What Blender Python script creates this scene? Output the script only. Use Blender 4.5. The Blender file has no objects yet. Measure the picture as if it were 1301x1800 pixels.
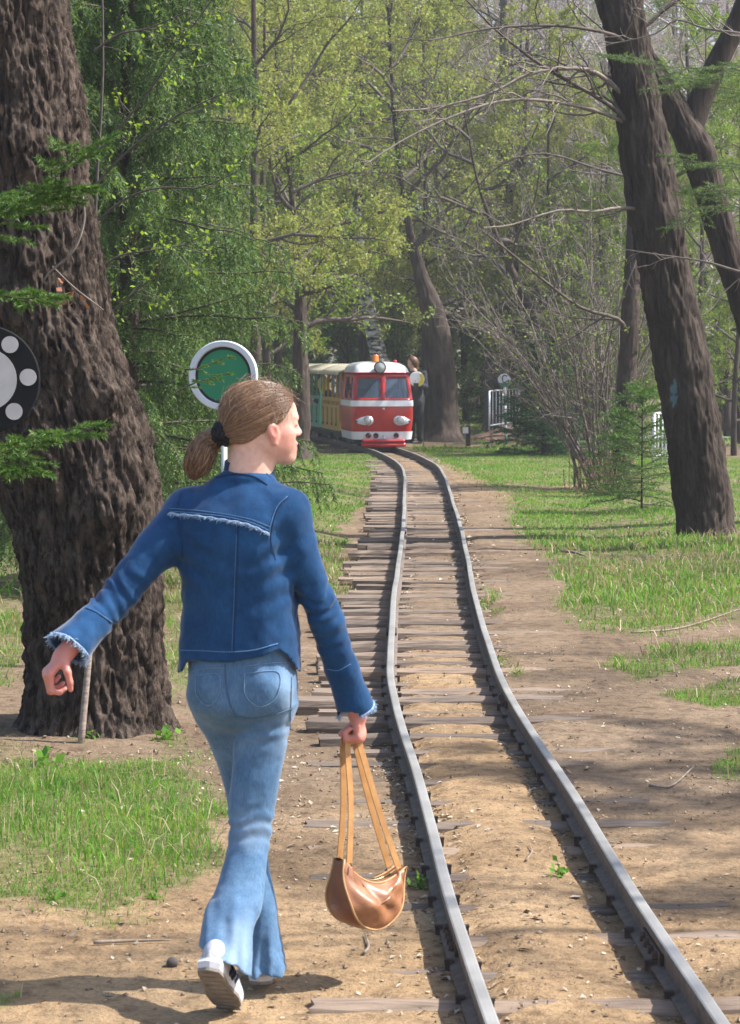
import bpy, math, random
import numpy as np
from mathutils import Vector, Matrix
from mathutils.bvhtree import BVHTree

random.seed(7)
rng = np.random.default_rng(7)
SC = bpy.context.scene
COL = SC.collection
R = math.radians

# ---------------------------------------------------------------- camera
CAM_H, F_PX, CX, CY, HORIZON = 1.66, 4200.0, 650.5, 900.0, 635.0
PITCH = math.atan((CY - HORIZON) / F_PX)
cam_data = bpy.data.cameras.new('camera')
cam = bpy.data.objects.new('camera', cam_data)
COL.objects.link(cam)
cam_data.sensor_fit = 'VERTICAL'
cam_data.sensor_height = 36.0
cam_data.lens = F_PX / 1800.0 * 36.0
cam_data.clip_start = 0.1
cam_data.clip_end = 1500.0
cam.location = (0, 0, CAM_H)
cam.rotation_euler = (math.pi / 2 - PITCH, 0, 0)
cam_data.dof.use_dof = True
cam_data.dof.focus_distance = 12.0
cam_data.dof.aperture_fstop = 14.0
SC.camera = cam

# ---------------------------------------------------------------- sky and sun
SUN_EL, SUN_AZ = 50.0, 88.0          # elevation; azimuth from +Y (ahead) towards +X (right)
world = bpy.data.worlds.new('World')
SC.world = world
world.use_nodes = True
wn = world.node_tree.nodes
sky = wn.new('ShaderNodeTexSky')
sky.sky_type = 'NISHITA'
sky.sun_disc = False
sky.sun_elevation = R(SUN_EL)
sky.sun_rotation = R(SUN_AZ)
sky.dust_density = 2.0
wn['Background'].inputs['Strength'].default_value = 0.15
world.node_tree.links.new(sky.outputs[0], wn['Background'].inputs['Color'])
sun_data = bpy.data.lights.new('sun', 'SUN')
sun_data.energy = 5.0
sun_data.angle = R(0.6)
sun_data.color = (1.0, 0.965, 0.91)
sun = bpy.data.objects.new('sun', sun_data)
COL.objects.link(sun)
sd = Vector((math.cos(R(SUN_EL)) * math.sin(R(SUN_AZ)), math.cos(R(SUN_EL)) * math.cos(R(SUN_AZ)), math.sin(R(SUN_EL))))
sun.rotation_euler = sd.to_track_quat('Z', 'Y').to_euler()
sun.location = sd * 60

SC.view_settings.view_transform = 'Standard'
SC.view_settings.look = 'None'
SC.view_settings.exposure = 1.02
SC.view_settings.gamma = 1.0
SC.cycles.use_denoising = True
SC.cycles.max_bounces = 6
SC.cycles.diffuse_bounces = 3
SC.cycles.glossy_bounces = 3
SC.cycles.transmission_bounces = 5
SC.cycles.transparent_max_bounces = 8
SC.cycles.sample_clamp_indirect = 4.0

# ---------------------------------------------------------------- pixel <-> place
FWD = np.array([0, math.cos(PITCH), -math.sin(PITCH)])
UPV = np.array([0, math.sin(PITCH), math.cos(PITCH)])

def ray(px, py):
    px = np.asarray(px, float); py = np.asarray(py, float)
    return FWD + ((px - CX) / F_PX)[..., None] * np.array([1.0, 0, 0]) - ((py - CY) / F_PX)[..., None] * UPV

def ground(px, py, z=0.0):
    d = ray(px, py)
    return np.array([0, 0, CAM_H]) + d * ((z - CAM_H) / d[..., 2])[..., None]

def at(px, py, depth):
    d = ray(px, py)
    return np.array([0, 0, CAM_H]) + d * (depth / d[..., 1])[..., None]

def project(P):
    P = np.asarray(P, float) - np.array([0, 0, CAM_H])
    f = P @ FWD
    f = np.where(f > 0.2, f, 0.2)
    return CX + P[..., 0] / f * F_PX, CY - (P @ UPV) / f * F_PX

def in_poly(px, py, poly):
    poly = np.asarray(poly, float)
    inside = np.zeros(np.shape(px), bool)
    j = len(poly) - 1
    for i in range(len(poly)):
        xi, yi = poly[i]; xj, yj = poly[j]
        c = ((yi > py) != (yj > py)) & (px < (xj - xi) * (py - yi) / ((yj - yi) + 1e-12) + xi)
        inside ^= c
        j = i
    return inside

# ---------------------------------------------------------------- noise
def _hash(ix, iy, iz, seed):
    h = (ix.astype(np.uint32) * np.uint32(374761393) + iy.astype(np.uint32) * np.uint32(668265263)
         + iz.astype(np.uint32) * np.uint32(2147483647) + np.uint32((seed * 1274126177) & 0xffffffff))
    h = (h ^ (h >> np.uint32(13))) * np.uint32(1274126177)
    h = (h ^ (h >> np.uint32(16))) * np.uint32(2246822519)
    return ((h ^ (h >> np.uint32(15))) & np.uint32(0xffffff)).astype(np.float64) / float(0xffffff)

def vnoise(P, seed=0):
    P = np.asarray(P, float)
    i = np.floor(P).astype(np.int64); f = P - i
    u = f * f * (3 - 2 * f)
    out = 0
    for dx in (0, 1):
        wx = u[..., 0] if dx else 1 - u[..., 0]
        for dy in (0, 1):
            wy = u[..., 1] if dy else 1 - u[..., 1]
            for dz in (0, 1):
                wz = u[..., 2] if dz else 1 - u[..., 2]
                out = out + wx * wy * wz * _hash(i[..., 0] + dx, i[..., 1] + dy, i[..., 2] + dz, seed)
    return out * 2 - 1

def fbm(P, oct=4, seed=0, gain=0.5):
    P = np.asarray(P, float); s = 0; a = 1.0; t = 0
    for o in range(oct):
        s = s + a * vnoise(P * (2 ** o) + 17.3 * o, seed + o)
        t += a; a *= gain
    return s / t

def noise2(x, y, scale, oct=3, seed=0):
    x = np.asarray(x, float); y = np.asarray(y, float)
    x, y = np.broadcast_arrays(x, y)
    return fbm(np.stack([x * scale, y * scale, np.full(x.shape, 3.7)], -1), oct, seed)

def sstep(a, b, x):
    t = np.clip((x - a) / (b - a), 0, 1)
    return t * t * (3 - 2 * t)

def interp_curve(t, pts):
    """smooth (Catmull-Rom) interpolation of rows (t, v1, v2, ...)"""
    pts = np.asarray(pts, float)
    T = pts[:, 0]; V = pts[:, 1:]
    m = np.gradient(V, T, axis=0)
    t = np.clip(np.asarray(t, float), T[0], T[-1])
    k = np.clip(np.searchsorted(T, t, side='right') - 1, 0, len(T) - 2)
    h = (T[k + 1] - T[k]); u = ((t - T[k]) / h)[..., None]; h = h[..., None]
    return ((2 * u**3 - 3 * u**2 + 1) * V[k] + (u**3 - 2 * u**2 + u) * h * m[k]
            + (-2 * u**3 + 3 * u**2) * V[k + 1] + (u**3 - u**2) * h * m[k + 1])

# ---------------------------------------------------------------- mesh helpers
class Geo:
    """collects vertices, triangles and quads"""
    def __init__(s):
        s.V = []; s.F3 = []; s.F4 = []; s.n = 0
    def add(s, V, F3=None, F4=None):
        V = np.asarray(V, float).reshape(-1, 3)
        if F3 is not None and len(F3): s.F3.append(np.asarray(F3, np.int64).reshape(-1, 3) + s.n)
        if F4 is not None and len(F4): s.F4.append(np.asarray(F4, np.int64).reshape(-1, 4) + s.n)
        s.V.append(V); s.n += len(V)
        return s
    def box(s, c, size, rot=None, taper=None):
        sx, sy, sz = (v / 2 for v in size)
        V = np.array([[x, y, z] for x in (-sx, sx) for y in (-sy, sy) for z in (-sz, sz)], float)
        if taper is not None: V[V[:, 2] > 0, :2] *= taper
        if rot is not None: V = V @ np.asarray(rot).T
        s.add(V + np.asarray(c, float), None, [[0, 1, 3, 2], [4, 6, 7, 5], [0, 4, 5, 1], [2, 3, 7, 6], [0, 2, 6, 4], [1, 5, 7, 3]])
        return s
    def arrays(s):
        V = np.concatenate(s.V) if s.V else np.zeros((0, 3))
        F3 = np.concatenate(s.F3) if s.F3 else np.zeros((0, 3), np.int64)
        F4 = np.concatenate(s.F4) if s.F4 else np.zeros((0, 4), np.int64)
        return V, F3, F4

def mesh_data(name, V, F3, F4, smooth=False):
    me = bpy.data.meshes.new(name)
    V = np.asarray(V, np.float32); F3 = np.asarray(F3, np.int32).reshape(-1, 3); F4 = np.asarray(F4, np.int32).reshape(-1, 4)
    me.vertices.add(len(V)); me.vertices.foreach_set('co', V.ravel())
    nl = F3.size + F4.size
    me.loops.add(nl); me.loops.foreach_set('vertex_index', np.concatenate([F3.ravel(), F4.ravel()]))
    me.polygons.add(len(F3) + len(F4))
    st = np.concatenate([np.arange(len(F3)) * 3, F3.size + np.arange(len(F4)) * 4]).astype(np.int32)
    me.polygons.foreach_set('loop_start', st)
    me.polygons.foreach_set('loop_total', np.concatenate([np.full(len(F3), 3), np.full(len(F4), 4)]).astype(np.int32))
    me.polygons.foreach_set('use_smooth', np.full(len(F3) + len(F4), bool(smooth)))
    me.update(calc_edges=True)
    return me

def link(name, data, parent=None, **props):
    o = bpy.data.objects.new(name, data)
    COL.objects.link(o)
    if parent is not None: o.parent = parent
    for k, v in props.items(): o[k] = v
    return o

def build(name, geo, mat, parent=None, smooth=False, origin=None, **props):
    V, F3, F4 = geo.arrays() if isinstance(geo, Geo) else geo
    if origin is not None: V = V - np.asarray(origin)
    me = mesh_data(name, V, F3, F4, smooth)
    if mat is not None: me.materials.append(mat)
    o = link(name, me, parent, **props)
    if origin is not None: o.location = tuple(origin)
    return o

def thing(name, label, category, loc=(0, 0, 0), rz=0.0, group=None):
    o = link(name, None)
    o.location = tuple(float(v) for v in loc); o.rotation_euler = (0, 0, rz)
    o['label'] = label; o['category'] = category
    if group: o['group'] = group
    return o

def tag(o, label, category, group=None):
    o['label'] = label; o['category'] = category
    if group: o['group'] = group
    return o

def copy_tree(root, loc, rz=0.0, scale=1.0, label=None, group=None, tilt=(0, 0)):
    r = root.copy(); COL.objects.link(r)
    r.location = loc; r.rotation_euler = (tilt[0], tilt[1], rz)
    r.scale = (scale,) * 3 if np.isscalar(scale) else scale
    if label: r['label'] = label
    if group: r['group'] = group
    for ch in list(root.children):
        c = ch.copy(); COL.objects.link(c); c.parent = r
        for g in list(ch.children):
            d = g.copy(); COL.objects.link(d); d.parent = c
    return r

def attr(o, name, values):
    a = o.data.attributes.new(name, 'FLOAT', 'POINT')
    a.data.foreach_set('value', np.asarray(values, np.float32))

def norm(v):
    v = np.asarray(v, float)
    return v / (np.linalg.norm(v, axis=-1, keepdims=True) + 1e-12)

def tubes(P, rad, sides=5, caps=False):
    """P (N,K,3) polylines, rad (N,K): tube mesh arrays"""
    P = np.asarray(P, float); N, K, _ = P.shape
    T = norm(np.gradient(P, axis=1))
    ref = np.where(np.abs(T[:, :1, 2:3]) > 0.9, np.array([1.0, 0, 0]), np.array([0, 0, 1.0]))
    ref = np.broadcast_to(ref, T.shape)
    A = norm(np.cross(T, ref)); B = np.cross(T, A)
    ang = np.arange(sides) / sides * 2 * np.pi
    V = (P[:, :, None, :] + rad[:, :, None, None] * (np.cos(ang)[None, None, :, None] * A[:, :, None, :]
         + np.sin(ang)[None, None, :, None] * B[:, :, None, :]))
    idx = np.arange(N * K * sides).reshape(N, K, sides)
    nx = np.roll(idx, -1, axis=2)
    F4 = np.stack([idx[:, :-1], nx[:, :-1], nx[:, 1:], idx[:, 1:]], -1).reshape(-1, 4)
    F3 = np.zeros((0, 3), np.int64)
    V = V.reshape(-1, 3)
    if caps:
        n0 = len(V)
        V = np.concatenate([V, P[:, 0], P[:, -1]])
        c0 = (n0 + np.arange(N))[:, None]; c1 = (n0 + N + np.arange(N))[:, None]
        a = np.stack([np.broadcast_to(c0, (N, sides)), nx[:, 0], idx[:, 0]], -1).reshape(-1, 3)
        b = np.stack([np.broadcast_to(c1, (N, sides)), idx[:, -1], nx[:, -1]], -1).reshape(-1, 3)
        F3 = np.concatenate([a, b])
    return V, F3, F4

def tube(geo, pts, rad, sides=8, n=None, caps=True):
    pts = np.asarray(pts, float)
    rad = np.broadcast_to(np.asarray(rad, float), (len(pts),)).astype(float)
    if n:
        t = np.linspace(0, 1, len(pts))
        q = interp_curve(np.linspace(0, 1, n), np.column_stack([t, pts, rad]))
        pts, rad = q[:, :3], q[:, 3]
    V, F3, F4 = tubes(pts[None], rad[None], sides, caps)
    geo.add(V, F3, F4)
    return geo

def lathe(geo, prof, seg=24, M=None, close=True):
    """prof rows (r, h) turned round Z; M 4x4"""
    prof = np.asarray(prof, float)
    a = np.arange(seg) / seg * 2 * np.pi
    V = np.stack([prof[:, None, 0] * np.cos(a), prof[:, None, 0] * np.sin(a), np.broadcast_to(prof[:, None, 1], (len(prof), seg))], -1).reshape(-1, 3)
    if M is not None:
        M = np.asarray(M); V = V @ M[:3, :3].T + M[:3, 3]
    i = np.arange(len(prof) * seg).reshape(len(prof), seg); j = np.roll(i, -1, 1)
    geo.add(V, None, np.stack([i[:-1], j[:-1], j[1:], i[1:]], -1).reshape(-1, 4))
    return geo

def frame(origin, z, x=None):
    """4x4 with local Z along z"""
    z = norm(z); x = np.array([1.0, 0, 0]) if x is None else np.asarray(x, float)
    if abs(np.dot(norm(x), z)) > 0.95: x = np.array([0, 0, 1.0])
    y = norm(np.cross(z, x)); x = np.cross(y, z)
    M = np.eye(4); M[:3, 0] = x; M[:3, 1] = y; M[:3, 2] = z; M[:3, 3] = origin
    return M

def xform(geo, M):
    M = np.asarray(M); geo.V = [v @ M[:3, :3].T + M[:3, 3] for v in geo.V]
    return geo

def rotz(a):
    c, s = math.cos(a), math.sin(a)
    return np.array([[c, -s, 0], [s, c, 0], [0, 0, 1]])

# ---------------------------------------------------------------- materials
class NT:
    def __init__(s, name):
        s.m = bpy.data.materials.new(name); s.m.use_nodes = True
        s.t = s.m.node_tree; s.n = s.t.nodes
        s.p = s.n['Principled BSDF']; s.out = s.n['Material Output']
    def new(s, kind, **kw):
        n = s.n.new(kind)
        for k, v in kw.items():
            if k in n.inputs: n.inputs[k].default_value = v
            else: setattr(n, k, v)
        return n
    def l(s, a, b): s.t.links.new(a, b); return s
    def coord(s, kind='Object', scale=(1, 1, 1)):
        c = s.new('ShaderNodeTexCoord'); m = s.new('ShaderNodeMapping'); m.inputs['Scale'].default_value = scale
        s.l(c.outputs[kind], m.inputs['Vector']); return m.outputs[0]
    def noise(s, vec, scale, detail=4, rough=0.6, dist=0.0):
        n = s.new('ShaderNodeTexNoise'); n.inputs['Scale'].default_value = scale; n.inputs['Detail'].default_value = detail
        n.inputs['Roughness'].default_value = rough; n.inputs['Distortion'].default_value = dist
        if vec is not None: s.l(vec, n.inputs['Vector'])
        return n.outputs['Fac']
    def ramp(s, fac, stops):
        r = s.new('ShaderNodeValToRGB'); e = r.color_ramp.elements
        while len(e) < len(stops): e.new(0.5)
        for k, (p, c) in enumerate(stops):
            e[k].position = p; e[k].color = (*c, 1) if len(c) == 3 else c
        s.l(fac, r.inputs[0]); return r.outputs[0]
    def mix(s, fac, a, b, mode='MIX'):
        n = s.new('ShaderNodeMix', data_type='RGBA', blend_type=mode)
        for i, v in ((0, fac), (6, a), (7, b)):
            if hasattr(v, 'is_output'): s.l(v, n.inputs[i])
            else: n.inputs[i].default_value = v if i == 0 else ((*v, 1) if len(v) == 3 else v)
        return n.outputs[2]
    def math(s, op, a, b=0.0):
        n = s.new('ShaderNodeMath', operation=op)
        for i, v in ((0, a), (1, b)):
            if hasattr(v, 'is_output'): s.l(v, n.inputs[i])
            else: n.inputs[i].default_value = v
        return n.outputs[0]
    def bump(s, h, strength=0.4, dist=0.01, prev=None):
        b = s.new('ShaderNodeBump'); b.inputs['Strength'].default_value = strength; b.inputs['Distance'].default_value = dist
        s.l(h, b.inputs['Height'])
        if prev is not None: s.l(prev, b.inputs['Normal'])
        s.l(b.outputs[0], s.p.inputs['Normal']); return b.outputs[0]
    def attr(s, name):
        a = s.new('ShaderNodeAttribute'); a.attribute_name = name; return a.outputs['Fac']
    def island(s):
        return s.new('ShaderNodeNewGeometry').outputs['Random Per Island']

def surf(name, c1, c2=None, scale=8, rough=0.7, bump=0.2, bdist=0.005, detail=5, vscale=(1, 1, 1), metallic=0.0, coat=0.0, spec=0.5, stops=None):
    k = NT(name)
    v = k.coord('Object', vscale)
    f = k.noise(v, scale, detail)
    c2 = c2 or tuple(x * 0.7 for x in c1)
    k.l(k.ramp(f, stops or [(0.3, c2), (0.7, c1)]), k.p.inputs['Base Color'])
    k.p.inputs['Roughness'].default_value = rough
    k.p.inputs['Metallic'].default_value = metallic
    k.p.inputs['Coat Weight'].default_value = coat
    k.p.inputs['Specular IOR Level'].default_value = spec
    if bump: k.bump(k.noise(v, scale * 2.3, detail), bump, bdist)
    return k.m

def leaf_mat(name, cols, trans=0.45, rough=0.55, patch=None):
    """leaves, needles, grass: a colour for each island; light passes through"""
    k = NT(name)
    n = len(cols)
    c = k.ramp(k.island(), [((i + 0.5) / n, q) for i, q in enumerate(cols)])
    if patch: c = k.mix(1.0, c, k.ramp(k.noise(k.coord('Object'), patch, 4, .6), [(0.3, (0.62, 0.66, 0.60)), (0.5, (1, 1, 1)), (0.72, (1.25, 1.15, 1.05))]), 'MULTIPLY')
    k.l(c, k.p.inputs['Base Color']); k.p.inputs['Roughness'].default_value = rough
    k.p.inputs['Specular IOR Level'].default_value = 0.3
    t = k.new('ShaderNodeBsdfTranslucent')
    k.l(k.mix(1.0, c, (1.0, 1.0, 0.55), 'MULTIPLY'), t.inputs['Color'])
    mx = k.new('ShaderNodeMixShader'); mx.inputs[0].default_value = trans
    k.l(k.p.outputs[0], mx.inputs[1]); k.l(t.outputs[0], mx.inputs[2]); k.l(mx.outputs[0], k.out.inputs['Surface'])
    return k.m
# ================================================================ the track's line
_mid = [(1071, 1800), (970, 1606), (880, 1403), (787, 1200), (771.5, 1118), (763.5, 1044), (762.5, 983), (758, 915),
        (751, 864.5), (746, 834), (736, 817), (712, 802)]
_g = ground([p[0] for p in _mid], [p[1] for p in _mid], 0.1)
CLP = [(-6, 1.02), (2.0, 0.71)] + [(p[1], p[0]) for p in _g] + [(42.2, 0.33), (44.6, 0.03), (47.2, -0.38), (50.5, -1.0), (54.5, -1.95), (60, -3.6), (68, -6.6)]
CLP = np.array(CLP)
def track_x(y): return interp_curve(np.asarray(y, float), CLP)[..., 0]
def track_dir(y):
    y = np.asarray(y, float)
    return norm(np.stack([track_x(y + 0.05) - track_x(y - 0.05), np.full(y.shape, 0.1), np.zeros(y.shape)], -1))
HALF_GAUGE = 0.272
RAIL_TOP = 0.1

# ================================================================ the ground
GRASS = [
    [(-40, 1338), (60, 1330), (180, 1345), (300, 1318), (365, 1400), (392, 1500), (345, 1560), (210, 1605), (70, 1598), (-40, 1580)],
    [(-60, 930), (20, 940), (48, 1010), (48, 1160), (20, 1180), (-60, 1260)],
    [(268, 1000), (300, 960), (345, 960), (345, 1200), (320, 1235), (288, 1180)],
    [(380, 820), (520, 805), (560, 800), (658, 798), (652, 850), (640, 880), (608, 905), (598, 960), (606, 1000), (570, 1030), (500, 1010), (400, 900)],
    [(706, 778), (800, 776), (900, 782), (1040, 795), (1200, 800), (1320, 810), (1320, 845), (1000, 850), (900, 862), (850, 850), (800, 820), (752, 800)],
    [(890, 868), (1000, 862), (1200, 850), (1320, 850), (1320, 1070), (1230, 1085), (1130, 1105), (1050, 1100), (1000, 1080), (975, 1000), (940, 960), (910, 915)],
    [(1090, 1172), (1160, 1142), (1240, 1130), (1320, 1122), (1320, 1160), (1200, 1185), (1120, 1200)],
    [(1180, 1225), (1250, 1200), (1320, 1190), (1320, 1230), (1230, 1245)],
    [(1275, 1322), (1320, 1310), (1320, 1372), (1280, 1365)],
    [(-10, 1745), (60, 1735), (110, 1752), (60, 1772), (-10, 1775)],
]
SPARSE = [
    [(699, 1040), (716, 1045), (716, 1085), (702, 1112), (694, 1105)],
    [(836, 1030), (862, 1040), (885, 1080), (868, 1095), (846, 1070)],
    [(868, 1150), (905, 1165), (905, 1195), (880, 1190)],
    [(590, 1000), (625, 960), (650, 1000), (610, 1050), (560, 1080)],
    [(280, 1300), (335, 1295), (335, 1335), (290, 1335)],
    [(130, 1290), (180, 1285), (180, 1310), (140, 1312)],
    [(120, 1600), (200, 1590), (180, 1640), (120, 1640)],
]

def grass_mask(x, y):
    """0..1 how grassy a spot of the ground is"""
    x = np.asarray(x, float); y = np.asarray(y, float)
    P = np.stack([x, y, np.zeros_like(x)], -1)
    px, py = project(P)
    s = F_PX / np.maximum(y, 3)
    wob = 0.16
    wx = px + noise2(x, y, 2.3, 3, 11) * wob * s + noise2(x, y, 9, 2, 12) * 0.05 * s
    wy = py + noise2(x, y, 2.3, 3, 13) * 0.35 * 1.66 * s / np.maximum(y, 3) + noise2(x, y, 9, 2, 14) * 3
    m = np.zeros(x.shape)
    for p in GRASS: m = np.maximum(m, in_poly(wx, wy, p))
    sp = np.zeros(x.shape)
    for p in SPARSE: sp = np.maximum(sp, in_poly(wx, wy, p))
    t = x - track_x(y)
    inframe = (px > -30) & (px < 1310) & (py < 1800) & (y > 4)
    far = np.where(t < 0, t < -2.0 + 0.8 * noise2(x, y, 0.6, 2, 15), t > 2.6 + 0.9 * noise2(x, y, 0.6, 2, 16))
    m = np.where(inframe & (y < 46), m, far * 0.8)
    edge = in_poly(px + noise2(x, y, 5, 2, 17) * .35 * s, py + noise2(x, y, 5, 2, 18) * 14, [(0, 0), (0, 1), (1, 1)]) * 0.0
    for p in GRASS:
        c = np.mean(p, 0); q = [(c[0] + (a - c[0]) * 1.14, c[1] + (b - c[1]) * 1.16) for a, b in p]
        edge = np.maximum(edge, in_poly(wx, wy, q))
    m = np.maximum(m, edge * 0.22 * inframe * (y < 46))
    return np.maximum(m, sp * 0.45)

def ground_z(x, y, fine=True):
    x = np.asarray(x, float); y = np.asarray(y, float)
    t = x - track_x(y)
    far_on = sstep(9.2, 11.5, y) * (1 - sstep(34, 40, y))
    z = -0.06 * far_on * sstep(-1.25, -0.8, t) * (1 - sstep(-0.34, -0.2, t))
    z = z - 0.008 * far_on * (np.abs(t) < 0.6) * (1 - sstep(0.18, 0.26, np.abs(t)))
    z = z + 0.012 * (1 - far_on) * np.exp(-((t) / 0.16) ** 2) - 0.02 * np.exp(-((np.abs(t) - HALF_GAUGE + 0.05) / 0.045) ** 2)
    z = z + 0.05 * sstep(1.5, 2.7, t) * sstep(9, 12, y) * (1 - sstep(24, 32, y))
    z = z + (0.016 + 0.022 * noise2(x, y, 1.1, 2, 26)) * far_on * sstep(.33, .45, t) * (1 - sstep(1.2, 1.6, t))
    z = z + 0.05 * noise2(x, y, 0.35, 2, 21) * sstep(0.7, 1.8, np.abs(t)) * (1 - sstep(30, 45, y))
    z = z + 0.5 * sstep(4, 40, np.abs(t)) * noise2(x, y, 0.05, 2, 22)
    if fine:
        near = 1 - sstep(12, 20, y)
        z = z + 0.012 * noise2(x, y, 3.1, 3, 23) + near * 0.006 * noise2(x, y, 13.0, 3, 24)
    return z

def spaced(segs):
    out = []
    for a, b, h0, h1 in segs:
        v = a
        while v < b - 1e-9:
            out.append(v); u = (v - a) / (b - a); v += h0 + (h1 - h0) * u
    out.append(segs[-1][1]); return np.array(out)

gx = spaced([(-220, -40, 40, 8), (-40, -8, 4, 0.6), (-8, -2.2, 0.4, 0.045), (-2.2, 3.2, 0.036, 0.036), (3.2, 9, 0.045, 0.4), (9, 40, 0.6, 4), (40, 220, 8, 40)])
gy = spaced([(-60, -5, 15, 2), (-5, 4.6, 1.5, 0.1), (4.6, 9, 0.025, 0.035), (9, 16, 0.035, 0.07), (16, 30, 0.07, 0.25), (30, 60, 0.25, 1.2), (60, 160, 2, 10), (160, 600, 20, 80)])
GX, GY = np.meshgrid(gx, gy)
GZ = ground_z(GX, GY)
i = np.arange(GX.size).reshape(GX.shape)
F4 = np.stack([i[:-1, :-1], i[:-1, 1:], i[1:, 1:], i[1:, :-1]], -1).reshape(-1, 4)

def ground_material():
    k = NT('earth')
    v = k.coord('Object')
    n1 = k.noise(v, 1.1, 6, 0.65); n2 = k.noise(v, 14, 6, 0.7); n3 = k.noise(v, 75, 4, 0.7)
    dirt = k.ramp(n1, [(0.3, (0.115, 0.080, 0.052)), (0.55, (0.200, 0.144, 0.096)), (0.75, (0.265, 0.200, 0.138))])
    sand = k.ramp(n1, [(0.3, (0.185, 0.122, 0.068)), (0.5, (0.295, 0.200, 0.112)), (0.75, (0.38, 0.268, 0.158))])
    soil = k.ramp(n2, [(0.3, (0.075, 0.085, 0.028)), (0.7, (0.17, 0.16, 0.075))])
    c = k.mix(k.attr('sand'), dirt, sand)
    c = k.mix(k.attr('grassy'), c, soil)
    gr = k.ramp(n2, [(0.30, (0.42, 0.38, 0.36)), (0.5, (1, 1, 1)), (0.70, (1.32, 1.27, 1.2))])
    c = k.mix(0.9, c, gr, 'MULTIPLY')
    sp = k.ramp(n3, [(0.35, (0.62, 0.58, 0.55)), (0.55, (1, 1, 1))])
    c = k.mix(0.6, c, sp, 'MULTIPLY')
    k.l(c, k.p.inputs['Base Color'])
    k.p.inputs['Roughness'].default_value = 0.95
    k.p.inputs['Specular IOR Level'].default_value = 0.15
    b = k.bump(n2, 0.9, 0.022)
    k.bump(n3, 0.8, 0.007, b)
    return k.m

ground_obj = build('ground', (np.stack([GX, GY, GZ], -1).reshape(-1, 3), np.zeros((0, 3)), F4), ground_material(), smooth=True, kind='structure')
gm = grass_mask(GX, GY)
attr(ground_obj, 'grassy', gm.ravel() * 0.7)
tt = GX - track_x(GY)
sandy = np.maximum((np.abs(tt) < 0.3) * (1 - sstep(12.5, 15.5, GY)) * 0.9,
                   (1 - sstep(6.6, 9.6, GY + 1.2 * noise2(GX, GY, 0.8, 3, 31) + 0.6 * np.maximum(tt - 0.8, 0) + 0.9 * np.maximum(-tt - 1.0, 0))))
sandy = np.clip(sandy + 0.25 * noise2(GX, GY, 1.7, 3, 33) * (sandy > 0.05), 0, 1)
sandy = np.maximum(sandy, 0.35 * (np.abs(tt) < 2) * sstep(26, 30, GY) * (1 - sstep(38, 44, GY)))
attr(ground_obj, 'sand', sandy.ravel())

# the grey footpath that crosses behind the train
pathg = Geo()
pc = np.array([[-9, 56.5], [-4, 55.0], [0, 53.4], [2.5, 52.4], [5, 51.8], [9, 52.0], [16, 53.5]])
pp = interp_curve(np.linspace(0, 1, 40), np.column_stack([np.linspace(0, 1, len(pc)), pc]))
pn = np.gradient(pp, axis=0); pn = norm(np.column_stack([-pn[:, 1], pn[:, 0]]))
rows = []
for o_ in (-1.1, -0.4, 0.4, 1.1):
    q = pp + pn * o_
    rows.append(np.column_stack([q, ground_z(q[:, 0], q[:, 1], False) + 0.03]))
Vp = np.stack(rows, 1); ii = np.arange(Vp.shape[0] * 4).reshape(-1, 4)
pathg.add(Vp, None, np.stack([ii[:-1, :-1], ii[:-1, 1:], ii[1:, 1:], ii[1:, :-1]], -1).reshape(-1, 4))
build('footpath', pathg, surf('asphalt', (0.16, 0.155, 0.16), (0.10, 0.10, 0.105), 6, 0.9, 0.3, 0.01), smooth=True, kind='structure')

# ================================================================ the railway track
track = thing('railway_track', 'narrow gauge railway track with worn steel rails on weathered wooden sleepers', 'railway track', (0, 0, 0))

def rail_steel():
    k = NT('rail_steel')
    g = k.new('ShaderNodeNewGeometry'); sx = k.new('ShaderNodeSeparateXYZ'); k.l(g.outputs['True Normal'], sx.inputs[0])
    v = k.coord('Object')
    n = k.noise(v, 30, 5); n2 = k.noise(v, 3, 4)
    rust = k.ramp(n, [(0.3, (0.075, 0.058, 0.048)), (0.7, (0.17, 0.13, 0.105))])
    shine = k.ramp(n2, [(0.3, (0.20, 0.19, 0.175)), (0.7, (0.33, 0.315, 0.295))])
    top = k.math('GREATER_THAN', sx.outputs['Z'], 0.8)
    so = k.new('ShaderNodeSeparateXYZ'); k.l(v, so.inputs[0])
    top = k.math('MULTIPLY', top, k.math('GREATER_THAN', so.outputs['Z'], 0.07))
    k.l(k.mix(top, rust, shine), k.p.inputs['Base Color'])
    k.l(k.math('MULTIPLY', top, 0.12), k.p.inputs['Metallic'])
    k.l(k.math('SUBTRACT', 0.85, k.math('MULTIPLY', top, 0.42)), k.p.inputs['Roughness'])
    k.bump(n, 0.35, 0.002)
    return k.m
RAIL_M = rail_steel()
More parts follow.
